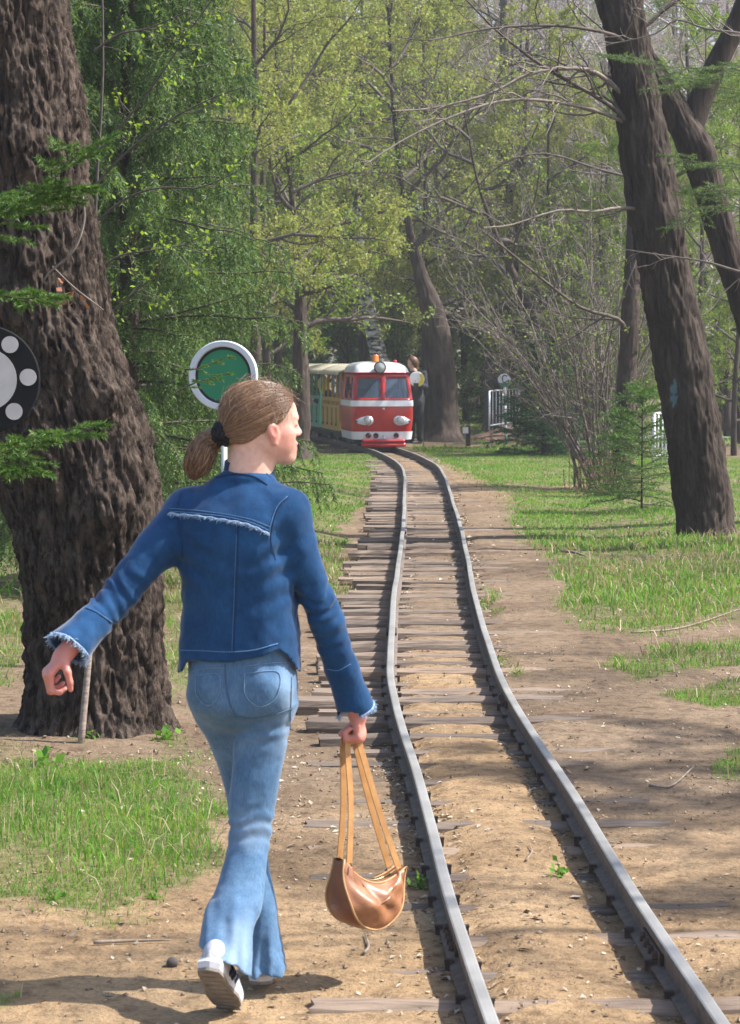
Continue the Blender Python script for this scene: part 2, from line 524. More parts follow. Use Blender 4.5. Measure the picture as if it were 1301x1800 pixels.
# half profile of a light flat-bottomed rail (offset, height)
hp = [(0.000, 0.100), (0.013, 0.0995), (0.0175, 0.097), (0.019, 0.092), (0.0185, 0.076), (0.0075, 0.068), (0.0065, 0.030), (0.030, 0.020), (0.034, 0.018), (0.034, 0.012)]
prof = np.array(hp[::-1][:-1] + [(-a, b) for a, b in hp])
ys = spaced([(-4, 4, 0.8, 0.3), (4, 20, 0.12, 0.2), (20, 66, 0.25, 0.5)])
for side in (-1, 1):
    cx_ = track_x(ys); d_ = track_dir(ys)
    nrm = np.stack([d_[:, 1], -d_[:, 0], 0 * cx_], -1)
    wob = 0.007 * noise2(ys, ys * 0 + side * 5, 0.75, 2, 41 + side)
    zoff = 0.006 * noise2(ys, ys * 0 + side * 9, 0.5, 2, 45 + side)
    base = np.stack([cx_, ys, zoff], -1) + nrm * (side * HALF_GAUGE + wob)[:, None]
    Vr = base[:, None, :] + prof[None, :, :1] * nrm[:, None, :] + prof[None, :, 1:2] * np.array([0, 0, 1.0])
    n_ = len(prof); ii = np.arange(len(ys) * n_).reshape(len(ys), n_)
    F = np.stack([ii[:-1, :-1], ii[1:, :-1], ii[1:, 1:], ii[:-1, 1:]], -1).reshape(-1, 4)
    build('rail', (Vr.reshape(-1, 3), np.zeros((0, 3)), F), RAIL_M, track)

def rail_point(y, side, off=0.0, z=0.0):
    y = float(y); d = track_dir(np.array([y]))[0]; n = np.array([d[1], -d[0], 0])
    return np.array([float(track_x(np.array([y]))[0]), y, z]) + n * (side * HALF_GAUGE + off), d, n

# fishplates with bolts where two lengths of rail meet
RUST = surf('rusty_iron', (0.10, 0.062, 0.042), (0.035, 0.026, 0.022), 40, 0.8, 0.4, 0.002)
for y_, side in ((6.62, -1), (6.5, 1), (11.3, 1), (14.2, -1), (18.6, 1), (22.5, -1), (26.0, 1)):
    c, d, n = rail_point(y_, side)
    yaw = math.atan2(-d[0], d[1])
    g = Geo(); rm = rotz(yaw)
    for s_ in (-1, 1):
        g.box(c + n * s_ * 0.0125 + np.array([0, 0, 0.048]), (0.010, 0.30, 0.034), rm)
    fp = build('fishplate', g, RUST, track)
    for k_ in (-0.105, -0.035, 0.035, 0.105):
        for s_ in (-1, 1):
            gb = Geo(); lathe(gb, [(0, 0.016), (0.011, 0.015), (0.013, 0.009), (0.013, 0)], 6, frame(c + d * k_ + n * s_ * 0.0172 + np.array([0, 0, 0.048]), n * s_))
            build('bolt', gb, RUST, fp)

def wood(name, a, b):
    k = NT(name)
    v = k.coord('Object', (3, 40, 40))
    n = k.noise(v, 1.6, 6, 0.65, 0.4)
    oi = k.new('ShaderNodeObjectInfo')
    c = k.ramp(n, [(0.25, b), (0.5, a), (0.75, tuple(min(1, x * 1.45) for x in a))])
    w = k.ramp(oi.outputs['Random'], [(0.0, (0.6, 0.6, 0.62)), (0.5, (1, 1, 1)), (1.0, (1.3, 1.2, 1.1))])
    k.l(k.mix(1.0, c, w, 'MULTIPLY'), k.p.inputs['Base Color'])
    k.p.inputs['Roughness'].default_value = 0.9; k.p.inputs['Specular IOR Level'].default_value = 0.2
    k.bump(n, 0.9, 0.008)
    return k.m
SLEEPER_M = wood('weathered_wood', (0.185, 0.145, 0.115), (0.06, 0.046, 0.037))

def sleeper_mesh(seed, L, W, H):
    r = np.random.default_rng(seed)
    xs = np.linspace(-L / 2, L / 2, 9)
    pr = np.array([(-.5, -.5), (-.5, .18), (-.40, .40), (-.2, .5), (.2, .5), (.40, .38), (.5, .15), (.5, -.5)]) + r.uniform(-.03, .03, (8, 2))
    V = []
    for k_, x in enumerate(xs):
        q = pr * np.array([W, H]) * (1 - 0.04 * (abs(x) > L * .45))
        q = q + r.uniform(-.004, .004, q.shape) + np.array([0.006 * math.sin(x * 4 + seed), 0.004 * math.cos(x * 5 + seed)])
        V.append(np.column_stack([np.full(8, x) + (r.uniform(-.012, .012, 8) if k_ in (0, 8) else 0), q[:, 0], q[:, 1] - H / 2]))
    V = np.concatenate(V); ii = np.arange(72).reshape(9, 8); jj = np.roll(ii, -1, 1)
    F4 = np.stack([ii[:-1], jj[:-1], jj[1:], ii[1:]], -1).reshape(-1, 4)
    F3 = [(0, k_ + 1, k_) for k_ in range(1, 7)] + [(64, 64 + k_, 65 + k_) for k_ in range(1, 7)]
    me = mesh_data('sleeper', V, F3, F4); me.materials.append(SLEEPER_M)
    return me
SLEEP = [sleeper_mesh(s_, L_, w_, 0.12) for s_, L_, w_ in ((1, 1.26, .10), (2, 1.34, .12), (3, 1.18, .095), (4, 1.30, .13), (5, 1.40, .11))]
spike_g = Geo()
spike_g.box((0, 0, 0.010), (0.013, 0.013, 0.026)); spike_g.box((0.005, 0, 0.025), (0.026, 0.018, 0.009))
SPIKE = mesh_data('spike', *spike_g.arrays()); SPIKE.materials.append(RUST)
y_ = 2.6; k_ = 0
rs = random.Random(5)
while y_ < 62:
    d = track_dir(np.array([y_]))[0]
    yaw = math.atan2(-d[0], d[1]) + rs.uniform(-.03, .03)
    cx_ = float(track_x(np.array([y_]))[0])
    far_on = float(sstep(8.6, 11.0, y_))
    z_ = (0.002 + rs.uniform(-0.008, 0.012)) * (1 - far_on) + (0.011 + rs.uniform(-0.014, 0.010)) * far_on
    o = link('sleeper', SLEEP[rs.randrange(5)], track)
    o.location = (cx_ + rs.uniform(-.09, .05), y_, z_); o.rotation_euler = (rs.uniform(-.03, .03), rs.uniform(-.008, .008), yaw)
    if y_ < 13:
        for side in (-1, 1):
            for off in (-0.042, 0.042):
                c, dd, n = rail_point(y_ + rs.uniform(-.03, .03), side, off)
                s_ = link('spike', SPIKE, track)
                s_.location = (c[0], c[1], 0.004); s_.rotation_euler = (0, 0, math.atan2(n[1], n[0]) + (math.pi if off > 0 else 0))
    y_ += (0.40 if y_ < 11 else 0.35 if y_ < 34 else 0.45) * rs.uniform(0.8, 1.2); k_ += 1

# ================================================================ grass, litter, stones
def blades(x, y, h, w, seed, bend=0.5, simple=False):
    r = np.random.default_rng(seed); n = len(x)
    z = ground_z(x, y, True) - 0.004
    a = r.uniform(0, 2 * np.pi, n); la = r.uniform(0, 2 * np.pi, n); ln = np.abs(r.normal(0, bend, n)) * h
    ax = np.stack([np.cos(a), np.sin(a), 0 * a], -1) * (w / 2)[:, None]
    ld = np.stack([np.cos(la), np.sin(la), 0 * la], -1) * ln[:, None]
    b = np.stack([x, y, z], -1); up = np.array([0, 0, 1.0])
    m = b + up * (h * 0.55)[:, None] + ld * 0.3
    t = b + up * (h * np.sqrt(np.maximum(1 - 0.4 * (ln / h) ** 2, 0.25)))[:, None] + ld
    if simple:
        return np.stack([b - ax, b + ax, t], 1).reshape(-1, 3), np.arange(3 * n).reshape(-1, 3), None
    V = np.stack([b - ax, b + ax, m + ax * 0.75, m - ax * 0.75, t], 1)
    i = np.arange(n)[:, None] * 5
    return V.reshape(-1, 3), (i + np.array([[3, 2, 4]])).reshape(-1, 3), (i + np.array([[0, 1, 2, 3]])).reshape(-1, 4)

def scatter(x0, x1, y0, y1, dens, seed, thr=0.1):
    r = np.random.default_rng(seed)
    n = int((x1 - x0) * (y1 - y0) * dens)
    x = r.uniform(x0, x1, n); y = r.uniform(y0, y1, n)
    m = grass_mask(x, y)
    clump = 0.68 + 1.4 * noise2(x, y, 2.6, 3, 51) + 0.7 * noise2(x, y, 0.9, 2, 52)
    keep = (r.uniform(0, 1, n) < m * np.clip(clump, 0.04, 1)) & (m > thr)
    return x[keep], y[keep], m[keep]

GRASS_M = leaf_mat('grass_blades', [(0.085, 0.22, 0.028), (0.12, 0.29, 0.036), (0.17, 0.36, 0.048), (0.10, 0.25, 0.030), (0.21, 0.38, 0.065), (0.15, 0.32, 0.045), (0.34, 0.33, 0.13)], 0.5, patch=1.6)
gg = Geo()
for (x0, x1, y0, y1, dens, hs, ws, sd) in ((-2.4, 0.2, 4.6, 11, 9800, .040, .0034, 1), (0.9, 3.2, 7, 12.5, 6000, .042, .0042, 2), (-2.4, -0.1, 11, 18, 2400, .050, .008, 3),
                                           (0.4, 4.2, 12.5, 20, 3400, .052, .0085, 4), (-2.4, 0.5, 18, 44, 1000, .055, .016, 5), (0.6, 7.5, 20, 46, 1000, .055, .016, 6),
                                           (-9, -2.4, 4, 30, 110, .11, .025, 7), (4.2, 10, 3, 20, 150, .11, .025, 8), (-14, 14, 44, 80, 40, .14, .05, 9)):
    x, y, m = scatter(x0, x1, y0, y1, dens, sd)
    r = np.random.default_rng(100 + sd)
    h = hs * r.uniform(0.3, 1.1, len(x)) * (0.45 + 0.75 * np.clip(noise2(x, y, 1.6, 2, 55) + 0.5, 0, 1))
    gg.add(*blades(x, y, h, ws * r.uniform(0.6, 1.3, len(x)), 200 + sd, .8, sd >= 3))
# longer tussocks along the bank by the leaning trunks and around the stump of the big tree
r = np.random.default_rng(77)
tx, ty = [], []
for px, py, n_, sp in ((1240, 1040, 1100, .5), (1100, 1050, 700, .4), (1040, 960, 500, .3), (1170, 960, 700, .35), (1290, 975, 500, .3), (100, 1390, 260, .16), (300, 1440, 200, .15), (200, 1530, 220, .15), (60, 1470, 160, .12)):
    c = ground(px, py)
    tx.append(r.normal(c[0], sp, n_)); ty.append(r.normal(c[1], sp * 1.4, n_))
tx = np.concatenate(tx); ty = np.concatenate(ty); k_ = grass_mask(tx, ty) > 0.3; tx, ty = tx[k_], ty[k_]
gg.add(*blades(tx, ty, 0.07 * r.uniform(.5, 1.2, len(tx)), 0.007 * np.maximum(ty / 10, 0.8) * r.uniform(.7, 1.2, len(tx)), 301, 0.55))
build('grass', gg, GRASS_M, kind='stuff')
# dry pale blades among the green
x, y, m = scatter(-2.4, 4.2, 5, 22, 240, 61)
DRY_M = leaf_mat('dry_grass', [(0.36, 0.29, 0.17), (0.45, 0.38, 0.25), (0.28, 0.22, 0.12)], 0.3)
gd = Geo(); gd.add(*blades(x, y, 0.10 * np.random.default_rng(1).uniform(.4, 1.3, len(x)), 0.0045 * np.maximum(y / 9, 1), 62, 1.0))
build('dry_grass', gd, DRY_M, kind='stuff')

def flakes(x, y, size, seed, lift=0.004, asp=(0.25, 0.9)):
    r = np.random.default_rng(seed); n = len(x)
    z = ground_z(x, y, True) + lift
    a = r.uniform(0, 2 * np.pi, n)
    u = np.stack([np.cos(a), np.sin(a), r.normal(0, .28, n)], -1); u = norm(u) * (size / 2)[:, None]
    v = np.stack([-np.sin(a), np.cos(a), r.normal(0, .35, n)], -1); v = norm(v) * (size / 2 * r.uniform(*asp, n))[:, None]
    c = np.stack([x, y, z], -1); k = np.stack([0 * x, 0 * x, r.uniform(.0, .25, n) * size], -1)
    V = np.stack([c - u, c - v * .9 + k, c + u, c + v + k], 1)
    i = np.arange(n)[:, None] * 4
    return V.reshape(-1, 3), None, (i + np.array([[0, 1, 2, 3]])).reshape(-1, 4)
LITTER_M = leaf_mat('leaf_litter', [(0.10, 0.062, 0.038), (0.20, 0.13, 0.08), (0.34, 0.26, 0.18), (0.52, 0.43, 0.32), (0.13, 0.085, 0.055), (0.38, 0.31, 0.23), (0.17, 0.11, 0.07), (0.25, 0.17, 0.11), (0.54, 0.47, 0.37)], 0.1, 0.8)
r = np.random.default_rng(88)
lg = Geo()
for x0, x1, y0, y1, n_, s0, s1, sd in ((-1.6, 2.2, 5, 9, 9000, .005, .026, 1), (-1.8, 2.6, 9, 16, 8500, .008, .030, 2), (-2.2, 3.5, 16, 42, 4200, .02, .05, 3), (-2.0, -0.2, 8.5, 11, 1500, .01, .035, 4), (-6, 6, 1, 20, 2500, .02, .05, 5)):
    x = r.uniform(x0, x1, n_); y = r.uniform(y0, y1, n_)
    k_ = noise2(x, y, 1.6, 3, 71) + r.uniform(-.45, .45, n_) > 0.02
    x, y = x[k_], y[k_]
    lg.add(*flakes(x, y, s0 + (s1 - s0) * r.uniform(0, 1, len(x)) ** 2.6, 400 + sd))
# drifts of litter against the foot of each rail
for side in (-1, 1):
    y = r.uniform(4.8, 30, 5200); y = 4.8 + (y - 4.8) ** 1.0 * 1.0
    off = np.where(r.uniform(0, 1, len(y)) < .65, -1, 1) * np.abs(r.normal(.065, .035, len(y)))
    x = track_x(y) + side * HALF_GAUGE + off
    k_ = noise2(x, y, 1.1, 2, 72 + side) + r.uniform(-.3, .3, len(y)) > -0.05
    lg.add(*flakes(x[k_], y[k_], r.uniform(.008, .030, k_.sum()) * np.maximum(1, y[k_] / 12), 420 + side))
build('leaf_litter', lg, LITTER_M, kind='stuff')
# crumbs of earth and small gravel
def crumbs(x, y, s, seed):
    r = np.random.default_rng(seed); n = len(x)
    o = np.array([[1, 0, 0], [-1, 0, 0], [0, 1, 0], [0, -1, 0], [0, 0, .8], [0, 0, -.6]], float)
    V = o[None] * s[:, None, None] * r.uniform(.55, 1.2, (n, 6, 1)) + r.normal(0, .15, (n, 6, 3)) * s[:, None, None]
    V = V + np.stack([x, y, ground_z(x, y) + s * .35], -1)[:, None, :]
    f = np.array([[0, 2, 4], [2, 1, 4], [1, 3, 4], [3, 0, 4], [2, 0, 5], [1, 2, 5], [3, 1, 5], [0, 3, 5]])
    return V.reshape(-1, 3), (np.arange(n)[:, None, None] * 6 + f[None]).reshape(-1, 3), None
x = r.uniform(-1.6, 2.4, 10000); y = 4.8 + 9 * r.uniform(0, 1, 10000) ** 1.6
k_ = noise2(x, y, 1.3, 3, 75) + r.uniform(-.3, .3, len(x)) > 0.0
cg = Geo(); cg.add(*crumbs(x[k_], y[k_], (.0012 + .009 * r.uniform(0, 1, k_.sum()) ** 3) * np.maximum(1, y[k_] / 9), 9))
build('earth_crumbs', cg, leaf_mat('earth_crumb', [(0.17, 0.125, 0.09), (0.24, 0.18, 0.13), (0.34, 0.27, 0.19)], 0.0, 0.95), kind='stuff')

# the one stone and the sticks lying about
def rock(name, px, py, size, label, seed, colr):
    c = ground(px, py); r = np.random.default_rng(seed)
    g = Geo(); a = np.linspace(0, np.pi, 9)
    lathe(g, np.column_stack([np.sin(a), -np.cos(a)]), 14)
    V = g.V[0]; V = V * (1 + 0.25 * fbm(V * 1.6 + seed, 3, seed)[:, None]) * np.array(size)
    g.V[0] = V + np.array([c[0], c[1], ground_z(c[0], c[1]) + size[2] * .55])
    return tag(build(name, g, surf('stone_' + str(seed), colr, tuple(q * .5 for q in colr), 30, .9, .4, .004), smooth=True), label, 'stone')
rock('stone', 303, 1702, (.018, .02, .017), 'small dark rounded stone on the sandy ground left of the walking girl', 3, (0.13, 0.11, 0.10))
STICK_M = surf('dry_stick', (0.30, 0.24, 0.185), (0.14, 0.105, 0.08), 30, .85, .3, .002, vscale=(1, 1, 1))
for pts, rad, lab in (([(1140, 1386), (1180, 1384), (1220, 1352)], .006, 'pale dry stick on bare earth right of the rails'),
                      ([(165, 1668), (230, 1662), (300, 1660)], .006, 'straight pale stick lying on the dirt below the left grass patch'),
                      ([(640, 1683), (648, 1672), (642, 1650)], .005, 'short curled twig on the sand beside the left rail'),
                      ([(1110, 1115), (1200, 1105), (1310, 1075)], .006, 'long thin fallen branch along the edge of the right grass bank'),
                      ([(985, 975), (1010, 978), (1030, 984)], .014, 'short dark fallen branch in the grass of the right bank'),
                      ([(925, 1520), (935, 1505), (930, 1495)], .004, 'tiny forked twig between the rails')):
    g = Geo(); P = ground([p[0] for p in pts], [p[1] for p in pts])
    P[:, 2] = ground_z(P[:, 0], P[:, 1]) + rad * 1.6
    tube(g, P, [rad, rad * .8, rad * .4], 6, 10)
    tag(build('stick', g, STICK_M, smooth=True), lab, 'stick')
# ================================================================ signed-distance modelling
def seg_t(P, a, b):
    ab = b - a
    return np.clip(((P - a) @ ab) / (ab @ ab + 1e-12), 0, 1)

class Cone:                                             # tapered rounded limb
    def __init__(s, a, b, ra, rb, k=0.01, sub=False):
        s.a, s.b, s.ra, s.rb, s.k, s.sub = np.asarray(a, float), np.asarray(b, float), ra, rb, k, sub
        m = max(ra, rb); s.lo = np.minimum(s.a, s.b) - m; s.hi = np.maximum(s.a, s.b) + m
    def d(s, P):
        t = seg_t(P, s.a, s.b)
        return np.linalg.norm(P - (s.a + t[:, None] * (s.b - s.a)), axis=1) - (s.ra + (s.rb - s.ra) * t)

class Ell:                                              # ellipsoid with its own axes (rows of M)
    def __init__(s, c, r, M=None, k=0.01, sub=False):
        s.c, s.r, s.M, s.k, s.sub = np.asarray(c, float), np.asarray(r, float), np.eye(3) if M is None else np.asarray(M), k, sub
        m = s.r.max(); s.lo = s.c - m; s.hi = s.c + m
    def d(s, P):
        q = (P - s.c) @ s.M.T
        k0 = np.linalg.norm(q / s.r, axis=1); k1 = np.linalg.norm(q / s.r ** 2, axis=1)
        return k0 * (k0 - 1) / np.maximum(k1, 1e-9)

class Loft:                                             # rows (z, x, y, a, b, yaw): stacked ellipses
    def __init__(s, rows, k=0.01, p=2.2, cap=None):
        s.rows = np.array(sorted(rows), float); s.k, s.p, s.sub, s.cap = k, p, False, cap
        r = s.rows; m = np.maximum(r[:, 3], r[:, 4]).max()
        s.lo = np.array([r[:, 1].min() - m, r[:, 2].min() - m, r[0, 0]]); s.hi = np.array([r[:, 1].max() + m, r[:, 2].max() + m, r[-1, 0]])
    def d(s, P):
        q = interp_curve(P[:, 2], s.rows)
        c, n = np.cos(q[:, 4]), np.sin(q[:, 4])
        dx, dy = P[:, 0] - q[:, 0], P[:, 1] - q[:, 1]
        u = (c * dx + n * dy) / q[:, 2]; v = (-n * dx + c * dy) / q[:, 3]
        kk = (np.abs(u) ** s.p + np.abs(v) ** s.p) ** (1 / s.p)
        d = (kk - 1) * np.minimum(q[:, 2], q[:, 3])
        return np.maximum(np.maximum(d, P[:, 2] - s.rows[-1, 0]), s.rows[0, 0] - P[:, 2])

def sdf_eval(prims, P, post=None):
    lo, hi = P.min(0) - 0.06, P.max(0) + 0.06
    D = np.full(len(P), 0.5)
    for p in prims:
        if np.any(p.hi < lo) or np.any(p.lo > hi): continue
        d = p.d(P)
        if p.sub:
            h = np.clip(0.5 - 0.5 * (D + d) / p.k, 0, 1); D = D + (-d - D) * h + p.k * h * (1 - h)
        else:
            h = np.clip(0.5 + 0.5 * (D - d) / p.k, 0, 1); D = D + (d - D) * h - p.k * h * (1 - h)
    return post(P, D) if post else D

def sdf_mesh(prims, h, post=None, lo=None, hi=None):
    pos = [p for p in prims if not p.sub]
    lo = np.min([p.lo for p in pos], 0) - 4 * h if lo is None else np.asarray(lo)
    hi = np.max([p.hi for p in pos], 0) + 4 * h if hi is None else np.asarray(hi)
    B = 8
    nb = np.ceil((hi - lo) / (h * B)).astype(int)
    n = nb * B
    D = np.ones(tuple(n), np.float32)
    bi = np.stack(np.meshgrid(*[np.arange(k) for k in nb], indexing='ij'), -1).reshape(-1, 3)
    bi = bi[np.argsort(bi[:, 2], kind='stable')]
    off = np.stack(np.meshgrid(*[np.arange(B)] * 3, indexing='ij'), -1).reshape(-1, 3)
    for zz in range(nb[2]):
        bz = bi[bi[:, 2] == zz]
        c = lo + (bz * B + B / 2) * h
        dc = sdf_eval(prims, c, post)
        act = np.abs(dc) < h * B * 1.7
        ins = bz[(~act) & (dc < 0)]
        for q in ins: D[q[0]*B:q[0]*B+B, q[1]*B:q[1]*B+B, q[2]*B:q[2]*B+B] = -1
        a = bz[act]
        for k in range(0, len(a), 64):
            idx = (a[k:k+64, None, :] * B + off[None]).reshape(-1, 3)
            D[idx[:, 0], idx[:, 1], idx[:, 2]] = sdf_eval(prims, lo + idx * h, post)
    S = D < 0
    nx, ny, nz = n
    cnt = np.zeros((nx-1, ny-1, nz-1), np.int8)
    for dx in (0, 1):
        for dy in (0, 1):
            for dz in (0, 1):
                cnt += S[dx:nx-1+dx, dy:ny-1+dy, dz:nz-1+dz]
    cells = np.argwhere((cnt > 0) & (cnt < 8))
    vid = np.full(cnt.shape, -1, np.int64); vid[cells[:, 0], cells[:, 1], cells[:, 2]] = np.arange(len(cells))
    acc = np.zeros((len(cells), 3)); num = np.zeros(len(cells))
    cor = [(x, y, z) for x in (0, 1) for y in (0, 1) for z in (0, 1)]
    val = {c: D[cells[:, 0]+c[0], cells[:, 1]+c[1], cells[:, 2]+c[2]].astype(float) for c in cor}
    for a in cor:
        for ax in range(3):
            if a[ax]: continue
            b = tuple(1 if i == ax else a[i] for i in range(3))
            va, vb = val[a], val[b]
            m = (va < 0) != (vb < 0)
            t = np.where(m, va / np.where(m, va - vb, 1), 0)
            p = np.array(a, float)[None] + t[:, None] * (np.array(b) - np.array(a))[None]
            acc += p * m[:, None]; num += m
    V = lo + (cells + acc / num[:, None]) * h
    F = []
    for ax in range(3):
        sl0 = [slice(1, -1)] * 3; sl1 = [slice(1, -1)] * 3
        sl0[ax] = slice(0, -1); sl1[ax] = slice(1, None)
        A, Bv = S[tuple(sl0)], S[tuple(sl1)]
        e = np.argwhere(A != Bv)
        sgn = A[e[:, 0], e[:, 1], e[:, 2]]
        base = e.copy()
        for i in range(3):
            if i != ax: base[:, i] += 1
        u, v = (ax + 1) % 3, (ax + 2) % 3
        def cell(du, dv):
            q = base.copy(); q[:, u] += du; q[:, v] += dv
            return vid[q[:, 0], q[:, 1], q[:, 2]]
        quad = np.stack([cell(-1, -1), cell(0, -1), cell(0, 0), cell(-1, 0)], -1)
        quad[~sgn] = quad[~sgn][:, ::-1]
        F.append(quad[(quad >= 0).all(1)])
    return V, np.zeros((0, 3), np.int64), np.concatenate(F)

def limb(pts, radii, k=0.012):
    return [Cone(pts[i], pts[i+1], radii[i], radii[i+1], k) for i in range(len(pts) - 1)]

def hand_prims(wrist, fdir, pnorm, curl, spread=0.06, scale=1.0, thumb_curl=0.5, right=True, k=0.004, thumb_side=None):
    """palm, four fingers of unequal length and a thumb. fdir: knuckle direction; pnorm: way the palm faces"""
    f = norm(fdir); p = norm(np.asarray(pnorm, float) - np.dot(pnorm, f) * f)
    s = np.cross(f, p) if thumb_side is None else norm(np.asarray(thumb_side))      # towards the thumb
    w = np.asarray(wrist, float); S = scale
    pr = [Ell(w + f * .040 * S, (.045 * S, .036 * S, .0155 * S), np.array([f, s, p]), 0.012),
          Ell(w + f * .068 * S - p * .002, (.018 * S, .038 * S, .0135 * S), np.array([f, s, p]), 0.012),
          Cone(w - f * .03 * S, w + f * .015 * S, .0235 * S, .024 * S, 0.014)]
    L = ((.040, .024, .020), (.044, .028, .022), (.041, .026, .021), (.032, .019, .018))
    for i in range(4):
        o = w + f * (.078, .082, .079, .070)[i] * S + s * (.0285 - .019 * i) * S
        dirn = norm(f + s * spread * (1.5 - i))
        a = 0.0; q = o
        for j in range(3):
            a += curl[i][j] if np.ndim(curl[i]) else curl[i] * (0.9, 1.1, 0.7)[j]
            dd = dirn * math.cos(a) + p * math.sin(a)
            e = q + dd * L[i][j] * S
            pr.append(Cone(q, e, (.0095, .0088, .0078)[j] * S, (.0088, .0078, .0068)[j] * S, k if j else 0.007))
            q = e
    t0 = w + f * .018 * S + s * .024 * S + p * .004
    t1 = t0 + norm(f * .55 + s * .65 + p * .45) * .036 * S
    t2 = t1 + norm(f * .8 + s * .1 + p * (.3 + thumb_curl)) * .030 * S
    t3 = t2 + norm(f * .75 - s * .35 * thumb_curl + p * (.2 + thumb_curl)) * .024 * S
    pr += [Cone(t0, t1, .0145 * S, .0115 * S, 0.012), Cone(t1, t2, .0108 * S, .0095 * S, k), Cone(t2, t3, .0095 * S, .0078 * S, k)]
    return pr

# ================================================================ the girl walking away
D0 = 6.18
def gp(px, py, dv=0.0): return at(px, py, D0 + dv)
def pxm(dv=0.0): return (D0 + dv) / F_PX
girl_base = ground(425, 1768)
girl = thing('person', 'girl in a blue denim jacket and faded flared jeans walking away beside the rails', 'person', (girl_base[0], girl_base[1], 0))
def gpart(name, geo, mat, parent=girl, smooth=True, **kw):
    V, F3, F4 = geo.arrays() if isinstance(geo, Geo) else geo
    return build(name, (V - np.array(girl.location), F3, F4), mat, parent, smooth, **kw)

def rows_px(rows, yaw):
    out = []
    for py, pxc, hw, dv, br in rows:
        c = gp(pxc, py, dv); a = hw * pxm(dv)
        out.append((c[2], c[0], c[1], a, a * br, yaw))
    return out

# --- key joints
SHL, ELL_, WRL = gp(332, 897, .04), gp(197, 1062, -.06), gp(113, 1150, -.16)
SHR, ELR, WRR = gp(505, 897, -.02), gp(571, 1085, .02), gp(628, 1252, .12)
# --- head frame: looks to the right and a little away
HY = R(20)
hX = np.array([math.cos(HY), math.sin(HY), -0.02]); hX = norm(hX)
hZ = norm(np.array([0.02, 0.0, 1.0]) - hX * np.dot([0.02, 0, 1.0], hX)); hY = np.cross(hZ, hX)
HM = np.array([hX, hY, hZ]); HO = gp(457, 735, .03)
def hp_(x, y, z): return HO + hX * x + hY * y + hZ * z
def hE(c, r, k=0.01, sub=False, tilt=0.0):
    M = HM
    if tilt:
        ct, st = math.cos(tilt), math.sin(tilt); M = np.array([hX * ct + hZ * st, hY, -hX * st + hZ * ct])
    return Ell(hp_(*c), r, M, k, sub)
def hC(a, b, ra, rb, k=0.008, sub=False): return Cone(hp_(*a), hp_(*b), ra, rb, k, sub)

head = [hE((-.012, 0, .012), (.092, .072, .083)), hE((.038, 0, .012), (.060, .060, .058), .02), hE((.042, 0, -.042), (.052, .054, .066), .02),
        hC((.012, .043, -.064), (.072, .014, -.101), .019, .017, .02), hC((.012, -.043, -.064), (.072, -.014, -.101), .019, .017, .02),
        hE((.046, .034, -.056), (.036, .026, .036), .02), hE((.046, -.034, -.056), (.036, .026, .036), .02),
        hE((.080, 0, -.099), (.018, .022, .016), .016),
        hE((.083, 0, -.074), (.016, .026, .022), .014),
        hC((.084, .03, .0), (.084, -.03, .0), .011, .011, .016),
        hE((.091, .031, -.017), (.012, .016, .010), .012, True), hE((.091, -.031, -.017), (.012, .016, .010), .012, True), hE((.0795, .031, -.013), (.0125, .0155, .0085), .006), hE((.0795, -.031, -.013), (.0125, .0155, .0085), .006),
        hC((.0915, 0, -.008), (.1050, 0, -.034), .0075, .0088, .012),
        hE((.1055, 0, -.0365), (.0095, .0105, .0085), .006),
        hE((.097, .0125, -.040), (.0088, .0065, .0068), .004), hE((.097, -.0125, -.040), (.0088, .0065, .0068), .004),
        hE((.0950, 0, -.0650), (.0100, .022, .0060), .003), hE((.0925, 0, -.0765), (.0100, .020, .0070), .003),
        hE((.106, 0, -.0708), (.009, .02, .0016), .003, True),
        hE((.050, .040, -.036), (.026, .018, .018), .02), hE((.050, -.040, -.036), (.026, .018, .018), .02)]
for sy in (1, -1):
    head += [hE((.016, sy * .068, -.036), (.0145, .0080, .0275), .006, False, .22), hE((.012, sy * .0730, -.031), (.0155, .0060, .0180), .003, False, .22),
             hE((.018, sy * .0785, -.031), (.0080, .006, .0145), .004, True, .22), hE((.020, sy * .068, -.062), (.008, .006, .008), .004)]
neckb = (HO + HM.T @ np.array([-.020, 0, -.175]))
head += [hC((-.012, 0, -.055), (-.018, 0, -.185), .050, .054, .03), hC((-.035, 0, -.04), (-.045, 0, -.2), .035, .05, .03)]
# --- slim body under the clothes, continuous with head and hands
chest = gp(415, 960, .0); waist = gp(423, 1080, .02); pelv = gp(428, 1200, .02)
inner = [Ell(chest, (.105, .075, .13), None, .04), Ell(waist, (.095, .07, .12), None, .04), Ell(pelv, (.105, .08, .09), None, .04),
         Cone(gp(432, 850, .04), chest, .03, .06, .02), Cone(gp(420, 885, .02), SHL, .025, .030, .02), Cone(gp(420, 885, .02), SHR, .025, .030, .02)]
inner += limb([SHL, ELL_, WRL], [.036, .029, .022], .015) + limb([SHR, ELR, WRR], [.036, .029, .022], .015)
HIPR, KNR, ANR = gp(467, 1240, .0), gp(443, 1440, -.02), gp(388, 1680, -.25)
HIPL, KNL, CALL, ANL = gp(392, 1240, .05), gp(439, 1440, .13), gp(452, 1550, .10), gp(467, 1700, .06)
inner += limb([HIPR, KNR, gp(433, 1515, -.07), gp(415, 1583, -.14), ANR], [.045, .028, .026, .026, .022], .012) + limb([HIPL, gp(413, 1323, .09), KNL, CALL, ANL], [.034, .030, .026, .022, .020], .012)
lh_dir = norm(gp(72, 1200, -.17) - WRL)
hands = hand_prims(WRL, lh_dir, (.75, .25, -.35), [(.75, 1.25, .8), (.85, 1.3, .8), (.95, 1.3, .8), (1.0, 1.3, .8)], .05, .88, .7, thumb_side=(.30, -.55, -.05))
